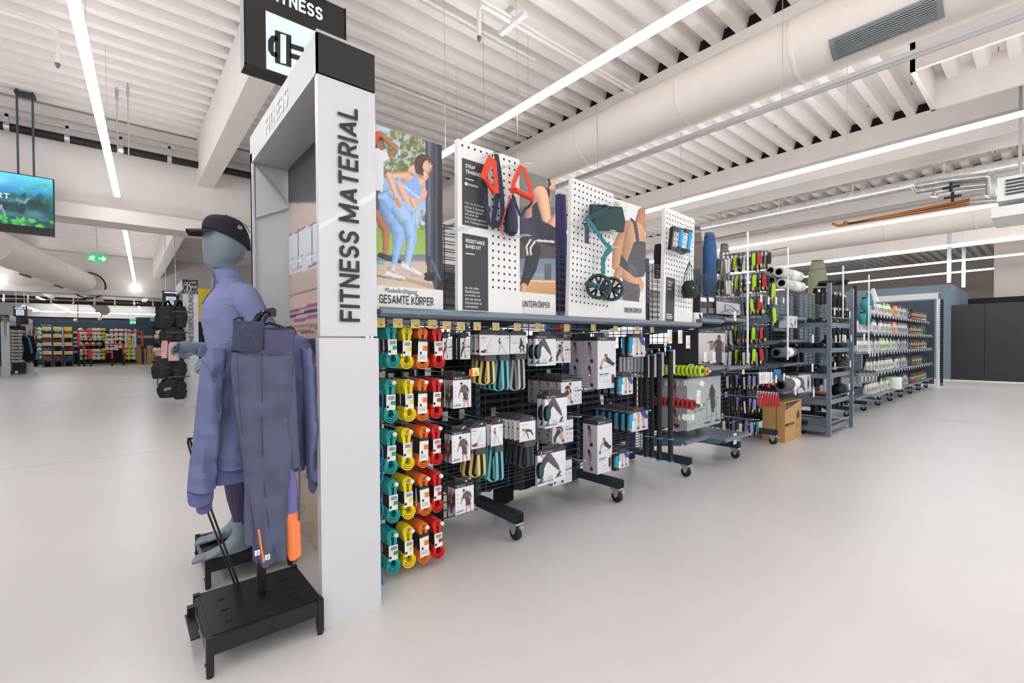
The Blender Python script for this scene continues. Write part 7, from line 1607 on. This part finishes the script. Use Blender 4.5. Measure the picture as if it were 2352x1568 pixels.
# ================================================================ FAR LEFT OF THE SHOP
def pylon(px0, px1, ptop, pbot, Y, word, label, depth=1.2, icon=True, side_right=True, capw=.27):
    a, c = at(px0, ptop, Y=Y), at(px1, ptop, Y=Y); x0, x1 = a.x, c.x; W = x1-x0; H = 2.5
    t = thing('sign_gantry', label, 'sign', (x0, Y, 0))
    MB().box(x0, x1, Y, Y+.05, 0, H-.28).build('post', PANEL, t); MB().box(x0, x1, Y-.004, Y+.05, H-.28, H).build('cap_plate', INK, t)
    MB().box(x0, x0+.02, Y, Y+depth, H-.2, H).box(x1-.02, x1, Y, Y+depth, H-.2, H).box(x0, x1, Y+depth-.03, Y+depth, 0, H-.1).build('beam', PANEL, t)
    if icon:
        b = MB()
        for k, s in enumerate((1, 1, .7, .7)):
            cx = x0+W*(.18+.22*k); cz = H-.08-(.05 if k > 1 else 0); r = .022*s*W/.22
            b.ribbon([(cx+r*math.cos(q), cz+r*math.sin(q)) for q in [i*math.pi/4 for i in range(8)]], .008, Y-.008, Y-.005, closed=True)
            q = r*1.5 if k != 1 else r*.6
            b.ribbon([(cx-r*1.6, cz-.12*s), (cx-q, cz-.035*s), (cx+q, cz-.035*s), (cx+r*1.6, cz-.12*s), (cx+r*.7, cz-.12*s), (cx+r*.6, H-.265), (cx-r*.6, H-.265), (cx-r*.7, cz-.12*s)], .007 if k != 1 else .012, Y-.008, Y-.005, closed=True, smooth=False)
        b.build('symbol', PAPER, t); text('DAMEN' if depth == 1.5 else 'HERREN', (x0+W*.55, Y-.008, H-.065), (1, 0, 0), (0, 0, 1), W*.33, .03, PAPER, t, bold=.03) if depth == 1.5 else None
    if word: text(word, (x0+W*.68, Y-.006, H-.29-len(word)*.0645), (0, 0, 1), (-1, 0, 0), len(word)*.0645, W*.32, INK, t, bold=.02)
    return t
pylon(419, 454, 640, 931, 11.1, 'FITNESSBEKLEIDUNG', 'white portal sign reading FITNESSBEKLEIDUNG beside the black bags', 1.5)
pylon(1, 21, 722, 852, 28, 'LAUFSCHUHE', 'white portal sign reading LAUFSCHUHE at the left edge', 1.6)
pylon(48, 65, 731, 845, 31, '', 'second white portal sign behind the running shoe racks', 1.4, icon=False)
MB  # ---- shoe racks
SHW = mat('shoe_white', '#d7d3c8', .6); SHD = mat('shoe_dark', '#3a3a40', .6)
SHP = thing('running_shoe', '', 'shoe', (0, 0, 0))
MB().loft([[Vector((x, y*.05, z)) for y, z in ((-1, .0), (1, .0), (.8, h), (-.8, h))] for x, h in ((-.14, .06), (-.13, .10), (-.06, .11), (.0, .08), (.08, .05), (.14, .03))]).build('upper', SHW, SHP, world=False); MB().box(-.145, .145, -.05, .05, -.018, 0).build('sole', SHD, SHP, world=False); MB().box(-.02, .05, -.051, -.04, .02, .045).build('stripe', SHD, SHP, world=False); SHP['label'] = ''; kids(SHP)
Ys = 29.0
p0 = at(22, 760, Y=Ys).x; p1 = at(56, 760, Y=Ys).x
rk = thing('shoe_rack', 'tall rack of running shoes on ten narrow shelves behind the left sign', 'rack', (p0, Ys, 0)); W = p1-p0
MB().box(p0, p1, Ys+.35, Ys+.4, .1, 2.0).build('back_panel', DKSL, rk); MB().box(p0, p1, Ys, Ys+.4, .02, .12).build('base', DKSL, rk); MB().box(p0+W*.3, p0+W*.5, Ys-.02, Ys, .03, .15).build('price_card', PAPER, rk)
for k in range(10):
    y_ = 765+7.6*k; z = at(38, y_, Y=Ys).z; MB().box(p0, p1, Ys+.0, Ys+.35, z-.02, z).build('shelf', SLATE, rk)
    for j in range(4): place(SHP, (p0+W*(.15+.24*j), Ys+.08, z+.03), 'pale running shoe on shelf %s from the top, %s from the left' % (ORD[k], ORD[j]), 'pale running shoes on the rack', 1.0+.15*(j % 2), .35)
for k in range(6):
    p = at(26+k*5, 748, Y=Ys); o = tag(soft(.22, .12, .2, 30+k).build('folded_wear', [GL, NVY, SHD][k % 3]), 'dark folded item on top of the shoe rack, %s from the left' % ORD[k], 'clothing'); o.location = p
o = tag(MB().tube([at(54, 770, Y=28.6), at(64, 775, Y=28.6), at(70, 800, Y=28.6), at(66, 825, Y=28.6), at(60, 830, Y=28.6)], [.04, (.10, .2), (.16, .2), (.12, .2), .04], 12).build('inflatable_board', BKF), 'black curved padded mat standing at the end of the shoe rack', 'mat')
tag(MB().tube([at(55, 767, Y=28.2), at(66, 777, Y=28.2), at(72, 800, Y=28.2), at(73, 812, Y=28.2)], .035, 6).build('blue_edge', mat('edge_blue', '#2b7f9c', .5)), 'blue edge strip of the black curved mat', 'trim')
# patterned goods columns between signs and ball bins
PK = mat('print_pink', '#c99a94', .6); MIX = [mat('mix_%d' % i, c, .6) for i, c in enumerate(('#d9b9b2', '#b94a3c', '#e9e4e0', '#7a4a44', '#44506a'))]
for r_ in range(6):
    for j in range(6):
        Y = 30.5; p = at(66+j*3.1, 758+r_*12.5, Y=Y); o = tag(soft(.085, .26, .06, 50+r_*6+j).build('small_garment', MIX[(r_*3+j) % 5]), 'small patterned hanging item left of the green balls, row %s, %s from the left' % (ORD[r_], ORD[j]), 'clothing', 'small patterned hanging items'); o.location = p
b = MB(); p, q = at(81, 808, Y=30), at(92, 825, Y=30)
for k in range(7): b.box(p.x, q.x, 30, 30.03, q.z+(p.z-q.z)*k/7, q.z+(p.z-q.z)*k/7+.035)
tag(b.build('blue_basket', mat('basket_blue', '#2c6fb4', .5)), 'small blue slatted basket at the foot of the patterned goods', 'basket')
tag(MB().box(at(77, 827, Y=30.2).x, at(86, 827, Y=30.2).x, 30.2, 30.4, at(77, 842, Y=30.2).z, at(77, 826, Y=30.2).z).build('black_bin', BKF), 'black bin standing on the floor under the blue basket', 'bin')
# ---- ball wall
YB = 38.5
def ballp(nm, base, spot):
    m1, m2 = mat('ball_'+nm, base, .4), mat('ballspot_'+nm, spot, .4)
    me = MB().ball((0, 0, 0), 1, 12, 8, mf=lambda i, j: 1 if (i*5+j*3) % 7 == 0 or (i in (3, 4) and j % 4 == 1) else 0).mesh('football'); me.materials.append(m1); me.materials.append(m2); return me
BM_ = {'white': ballp('w', '#e6e3e0', '#b7b9c0'), 'red': ballp('r', '#ee5a3e', '#c9402c'), 'lime': ballp('l', '#c5d43a', '#7f8f2a'), 'yellow': ballp('y', '#e8e83e', '#b9b928'), 'pastel': ballp('p', '#efe3d8', '#e89a86'), 'pink': ballp('k', '#d9a0bd', '#b3608f'), 'black-spotted white': ballp('bw', '#e3dfda', '#2c2c30'), 'pale green': ballp('g', '#cfe8cf', '#5fae7a')}
def football(px_, py_, c, label, Y=YB, rpx=4.8, group='footballs on the wall hooks'):
    p = at(px_, py_, Y=Y); o = bpy.data.objects.new('football', BM_[c] if c in BM_ else c); COL.objects.link(o); o.location = p; r = rpx*zz(Y, px_)/F; o.scale = (r, r, r); o.rotation_euler = (R.uniform(0, 6), R.uniform(0, 6), R.uniform(0, 6))
    return tag(o, label, 'ball', group)
ZB_ = lambda x, y: (160+x/9.8, 720+y/9.8)
cols = [(245, 'white', (365, 450, 535)), (345, 'white', (450, 535)), (447, 'red', (365, 450, 535)), (552, 'white', (365, 450, 535)), (652, 'white', (365, 450, 535)), (755, 'lime', (370, 455, 540)),
        (250, 'white', (685, 840)), (395, 'black-spotted white', (685,)), (525, 'black-spotted white', (685,)), (665, 'lime', (685,)),
        (240, 'black-spotted white', (920, 1005)), (340, 'black-spotted white', (835, 915, 1005)), (442, 'red', (835, 915, 1000)), (545, 'white', (835, 915, 1000)), (650, 'white', (835, 915, 1000)), (755, 'lime', (825, 910, 995)),
        (845, 'pastel', (490, 590, 695, 790)), (945, 'white', (395, 490, 585, 695, 795)), (1045, 'pastel', (385, 475, 570, 745)), (1150, 'pastel', (385, 475, 570, 745)),
        (1240, 'pink', (395, 480, 575, 770, 905, 1000)), (1337, 'white', (405, 490)), (1337, 'yellow', (585, 660, 755, 835, 910, 1000)), (1437, 'white', (490, 590, 665, 745, 835, 910, 995))]
ck = {}
for x_, c, ys in cols:
    for yi_, y_ in enumerate(ys):
        ck[c] = ck.get(c, 0)+1
        football(*ZB_(x_, y_), c, '%s ball on the far ball wall, column %s%s, %s from the top' % (c, ORD[cols.index((x_, c, ys))], ' lower part' if ys[0] > 600 else '', ORD[yi_]))
# wall rack behind
p, q = ZB_(100, 340), ZB_(1500, 1060); a, c = at(*p, Y=YB+.6), at(*q, Y=YB+.6)
rk = thing('ball_wall_rack', 'dark wire wall rack that carries the hanging balls', 'rack', (a.x, YB+.6, c.z)); MB().box(a.x, c.x, YB+.6, YB+.66, c.z, a.z-.1).build('back_panel', mat('rack_navy', '#1f262f', .7), rk)
MB().box(a.x, c.x, YB+.0, YB+.6, c.z-.1, c.z).build('base', mat('rack_black', '#121417', .7), rk)
for k, (x_, y_) in enumerate([(258+104*i, 580) for i in range(6)]+[(850, 645), (955, 645), (1045, 800), (1045, 650), (1105, 650), (1350, 700), (1350, 530), (1430, 530), (1250, 840), (245, 880)]+[(140, 420), (140, 550), (130, 640), (130, 725), (140, 860)]):
    p = at(*ZB_(x_, y_), Y=YB-.05); MB().box(p.x-.13, p.x+.13, YB-.06, YB-.05, p.z-.06, p.z+.06).build('price_card', PAPER, rk)
for x_ in (1265, 1480): p, q = at(*ZB_(x_, 345), Y=YB-.3), at(*ZB_(x_, 760), Y=YB-.3); tag(MB().tube([p, q], .05, 6).build('display_pole', WHITE), 'white pole in front of the ball wall, %s' % ('left one' if x_ < 1300 else 'right one'), 'pole')
# green turf strip
a, c = at(150, 838.5, Z=.004), at(352, 834.5, Z=.004); d_ = at(372, 832.5, Z=.004)
b = MB(); b.add([(a.x, a.y, .006), (at(358, 836.5, Z=.004).x, at(358, 836.5, Z=.004).y, .006), (d_.x, 41.3, .006), (at(168, 835, Z=0).x, 41.3, .006)], [(0, 1, 2, 3)]); struct(b.build('floor_turf', mat('turf', '#9dbd5e', .9)))
# goals
GRED = mat('goal_red', '#e2482a', .5); GNV = mat('goal_navy', '#14171f', .5)
def goal(x0, x1, yt, yb, Y, label, corner=.3):
    p, q = at(*ZB_(x0, yt), Y=Y), at(*ZB_(x1, yt), Y=Y); zb = .02; W = q.x-p.x; H = p.z; t = thing('football_goal', label, 'goal', (p.x, Y, 0)); r = .055
    for x in (p.x, q.x):
        MB().tube([(x, Y, zb), (x, Y, H*.55)], r, 8).build('post', GNV, t); MB().tube([(x, Y, H*.55), (x, Y, H)], r, 8).build('post', GRED, t); MB().tube([(x, Y, zb+.02), (x, Y+.8, zb+.02)], r*.8, 6).build('ground_bar', GNV, t)
    MB().tube([(p.x, Y, H), (p.x+W*.34, Y, H)], r, 8).build('crossbar', GRED, t); MB().tube([(p.x+W*.34, Y, H), (q.x-W*.30, Y, H)], r*.5, 8).build('crossbar', GNV, t); MB().tube([(q.x-W*.30, Y, H), (q.x, Y, H)], r, 8).build('crossbar', GRED, t)
goal(192, 1632, 393, 1120, 37.4, 'largest red and navy football goal before the ball wall'); goal(318, 1210, 690, 1120, 36.9, 'medium red and navy football goal inside the largest one'); goal(478, 955, 872, 1120, 36.5, 'smallest red and navy football goal in the middle')
# basketball board
a, c = at(*ZB_(1500, 105), Y=39), at(*ZB_(1920, 350), Y=39); t = thing('basketball_board', 'dark framed backboard on a wall shelf at the right of the ball wall', 'backboard', (a.x, 39, c.z))
MB().box(a.x, c.x, 39, 39.05, c.z+.2, a.z).build('board', mat('board_dark', '#2f4350', .2), t); MB().box(a.x-.05, c.x+.05, 38.95, 39.1, c.z, c.z+.08).build('shelf', mat('frame_navy', '#2c3c66', .5), t); MB().box(a.x-.08, a.x, 38.96, 39.06, c.z, a.z).box(c.x, c.x+.08, 38.96, 39.06, c.z, a.z).box(a.x, c.x, 38.96, 39.06, a.z, a.z+.07).build('frame', MATS['frame_navy'], t); MB().box(c.x-.25, c.x+.1, 38.93, 38.95, a.z-.2, a.z+.08).build('corner_pad', mat('cyan_pad', '#4fc3d4', .5), t)
for k, (x0, y0, x1, y1, lab) in enumerate(((1530, 490, 1870, 550, 'long flat cardboard box on the shelf below the backboard'), (1740, 715, 1945, 1085, 'large cardboard goal box leaning by the ball wall'), (1590, 800, 1725, 1085, 'cardboard box with dark print next to the large goal box'), (1495, 700, 1590, 1090, 'narrow slanted cardboard box beside the goal post'))):
    a, c = at(*ZB_(x0, y0), Y=38.8), at(*ZB_(x1, y1), Y=38.8); t = thing('cardboard_box', lab, 'box', (a.x, 38.8, c.z))
    if k == 3: MB().prism([(a.x, 0), (a.x+.35, 0), (c.x, a.z), (c.x-.35, a.z)], 'xz', 38.7, 38.9).build('carton', CARD, t)
    else: MB().box(a.x, c.x, 38.8, 39.2, c.z if k == 0 else 0, a.z).build('carton', mat('cardboard_pale', '#d0a97a', .8), t)
    if k == 2: MB().box(a.x+.1, c.x-.1, 38.78, 38.8, 0+.15, a.z-.15).build('printed_front', mat('dark_print', '#4a3c3c', .6), t); 
    if k == 1: MB().ribbon([(a.x+W*.2, .7) for W in (1,)]+[(a.x+.45, 1.6), (a.x+.75, 1.6), (a.x+.95, .7)], .03, 38.77, 38.79, smooth=False).build('line_drawing', INK, t)
# ball bins
bx = [(97, 119, 'a'), (122, 143, 'b'), (147, 167, 'c')]; by = [(760, 772), (777, 791), (796, 811), (816, 830)]
BINC = [['spotted dark teal', 'green', 'yellow'], ['orange', 'crimson', 'scarlet'], ['light blue', None, 'bright red'], ['rose', 'raspberry', 'turquoise']]
BC = {'spotted dark teal': ('#27424e', '#cfe6ec'), 'green': ('#6cbf5c', '#d3f0cf'), 'yellow': ('#f2cf1d', '#1c1c1c'), 'orange': ('#e5683f', '#f3e5df'), 'crimson': ('#c73f4a', '#f0b0b0'), 'scarlet': ('#e03a22', '#5a120c'), 'light blue': ('#7fb4d6', '#e6f1f8'), 'bright red': ('#e22f22', '#2c0b0b'), 'rose': ('#dc7380', '#f6d9dc'), 'raspberry': ('#c9404f', '#f2c5c8'), 'turquoise': ('#28a7c4', '#14282f')}
for k, v in BC.items(): BM_[k] = ballp(k.replace(' ', ''), *v)
YN = 37.5
for ci, (xa, xb, _) in enumerate(bx):
    a, c = at(xa, 752, Y=YN), at(xb, 832, Y=YN); z0 = .0
    t = thing('ball_bin', 'tall wire bin tower for small balls, %s of the three' % ['left', 'middle', 'right'][ci], 'rack', (a.x, YN, 0), 'wire ball bin towers')
    for x in (a.x, c.x): MB().box(x-.03, x+.03, YN, YN+.06, z0, at(xa, 748, Y=YN).z).build('post', SLATE, t)
    MB().box(a.x, c.x, YN+.7, YN+.74, z0, a.z).build('back_panel', mat('rack_navy', '#1f262f'), t)
    for ri, (ya, yb) in enumerate(by):
        zt, zb = at(xa, ya-1, Y=YN).z, at(xa, yb, Y=YN).z
        MB().box(a.x, c.x, YN-.02, YN, zt+.02, zt+.22).build('price_strip', PAPER, t); MB().box(a.x, a.x+.3, YN-.03, YN-.02, zt+.03, zt+.18).build('yellow_label', YTAG, t); MB().box(a.x, c.x, YN, YN+.7, zb-.03, zb).build('tray', SLATE, t)
        for w_ in range(5): MB().box(a.x+(c.x-a.x)*w_/5-.006, a.x+(c.x-a.x)*w_/5+.006, YN, YN+.01, zb, zt).build('wire', SLATE, t)
        col = BINC[ri][ci]
        if not col: continue
        n = 2 if (ri, ci) == (1, 2) else 4
        for j in range(7 if n == 4 else 2):
            x_ = xa+3.2+(xb-xa-6)*((j % 4)/3 if j < 4 else ((j-4)+.5)/3); y_ = yb-4.2-(6.2 if j > 3 else 0)
            if n == 2: x_ = xa+6+9*j
            football(x_, y_, col, '%s ball in the %s bin tower, tray %s from the top, %s' % (col, ['left', 'middle', 'right'][ci], ORD[ri], ORD[j]), Y=YN+.2, rpx=3.4, group='small balls in the bins')
for j in range(4): football(97+j*6.0, 749, 'spotted dark teal', 'dark teal ball lying on top of the bin towers, %s from the left' % ORD[j], Y=YN+.2, rpx=3.6, group='balls on top of the bins')
for j, y_ in enumerate((756, 765, 774, 792, 802, 811, 820)): football(90, y_, 'pale green', 'pale green spotted ball hanging left of the bins, %s from the top' % ORD[j], Y=YN, rpx=4.8, group='pale green balls in a column')
football(79, 753, 'red', 'single red ball on top of the patterned goods', Y=31, rpx=3)
tag(MB().box(at(148, 752, Y=YN-.1).x, at(165, 752, Y=YN-.1).x, YN-.1, YN-.05, at(148, 758, Y=YN-.1).z, at(148, 751, Y=YN-.1).z).build('yellow_board', mat('yellow_panel', '#f3d224')), 'yellow header board on the right bin tower', 'sign')
tag(MB().box(at(143, 751, Y=YN-.15).x, at(145, 751, Y=YN-.15).x, YN-.2, YN-.12, at(143, 797, Y=YN-.15).z, at(143, 751, Y=YN-.15).z).build('display_pole', WHITE), 'white upright pole between middle and right bin towers', 'pole')
for k, (x_, y_) in enumerate(((173, 735), (229, 732))):
    p = at(x_, y_, Y=38); t = thing('security_camera', 'white dome camera above the ball wall, %s' % ['left one on a red rod', 'right small one'][k], 'camera', p); MB().ball((0, 0, 0), .1, 10, 8).build('dome', WHITE2, t, world=False); MB().tube([(0.05, 0, .08), (.12, 0, .3), (.12, 0, 1.7)], .025, 6).build('rod', mat('rod_red', '#c4835f', .5), t, world=False)
# ---- black bags at the clothing rack end
BAG = mat('bag_black', '#141416', .65, bump=.5, bscale=25); YG = 11.0
t = thing('bag_rack', 'slatted grey rack end that carries the black sports bags', 'rack', (at(400, 700, Y=YG).x, YG, 0)); a, c = at(400, 690, Y=YG+.3), at(424, 905, Y=YG+.3)
MB().box(a.x, c.x, YG+.3, YG+.34, .25, 2.1).build('back_panel', DKSL, t)
for z in (1.85, 1.45, .95, .6): MB().tube([(a.x+.05, YG+.3, z), (a.x-.15, YG-.1, z), (a.x+.2, YG-.1, z)], .012, 6).build('arm', SLATE, t)
def bag(px_, py_, wpx, hpx, label, seed, m=BAG, lean=.3, nm='sports_bag'):
    p = at(px_, py_, Y=YG); s = zz(YG, px_)/F; W, H = wpx*s, hpx*s; t = thing(nm, label, 'bag', p); rr = random.Random(seed); rings = []
    for i in range(9):
        f = i/8; w = W/2*(.35+.65*math.sin(math.pi*min(1, f*.75+.12))**.8); rings.append([Vector((w*math.cos(2*math.pi*j/16)*(1+.12*rr.uniform(-1, 1))-lean*W*f*.5, W*.35*math.sin(2*math.pi*j/16), -H*.22-H*.78*f)) for j in range(16)])
    MB().loft(rings).build('body', m, t, world=False)
    for s_ in (-1, 1): MB().ribbon([(s_*W*.2, -H*.3), (s_*W*.06, -H*.08), (0, 0), (s_*W*.12, -H*.18), (s_*W*.26, -H*.36)], .03, -.01-.04*s_, .01-.04*s_).build('strap', m, t, world=False)
    MB().box(-W*.25, W*.05, -W*.37, -W*.36, -H*.62, -H*.58).build('zip', DHEAD, t, world=False); return t
bag(385, 690, 44, 64, 'black sports bag hanging highest at the rack end', 1); bag(412, 690, 30, 62, 'black sports bag right of the highest one, by the portal', 2, lean=0)
bag(392, 738, 36, 56, 'black backpack in the second row of the rack end', 3, lean=.5); bag(410, 742, 28, 58, 'black pouch bag in the second row beside the portal', 4, lean=.1)
bag(385, 808, 46, 60, 'black bag with pointed side, third row under the pink shirt', 5, lean=.5); bag(408, 812, 34, 60, 'black bag in the third row by the portal', 6, lean=0)
t = bag(390, 858, 44, 54, 'black sports bag with white lettering, lowest of the rack end', 7, lean=.2); text('adidas', (-.10, -.14, -.32), (.8, 0, .25), (-.2, 0, .9), .14, .06, PAPER, t, bold=.04, world=False); bag(412, 862, 28, 54, 'lowest black bag right beside the portal', 8, lean=0)
PNK = mat('pink_fabric', '#e2b8ae', .85)
o = hung(370, 782, 388, 822, YG-.1, PNK, 'pale pink shirt hanging left at the bag rack', seed=31); o = hung(386, 785, 412, 828, YG-.15, PNK, 'pale pink folded top in front of the hanging pink shirt', seed=32)
for k in range(12):
    p = at(362+R.uniform(-3, 6), 748+k*10, Y=13); o = tag(soft(.16, .09, .12, 70+k).build('cap_stack', [BKF, SHW, PNK, SHD][k % 4]), 'small folded item at the left edge of the bag rack, %s from the top' % ORD[k], 'clothing', 'small items behind the bag rack'); o.location = p
a = at(355, 857, Y=17); t = thing('bench_stool', 'small blue grey bench in the far aisle left of the bags', 'stool', a); MB().box(0, .5, 0, .3, .0, .08).build('seat', TEAL, t, world=False)
for x in (.05, .42): MB().box(x, x+.04, .05, .09, -a.z+.01, 0).build('leg', TEAL, t, world=False)
a = at(378, 638, Y=11.5)
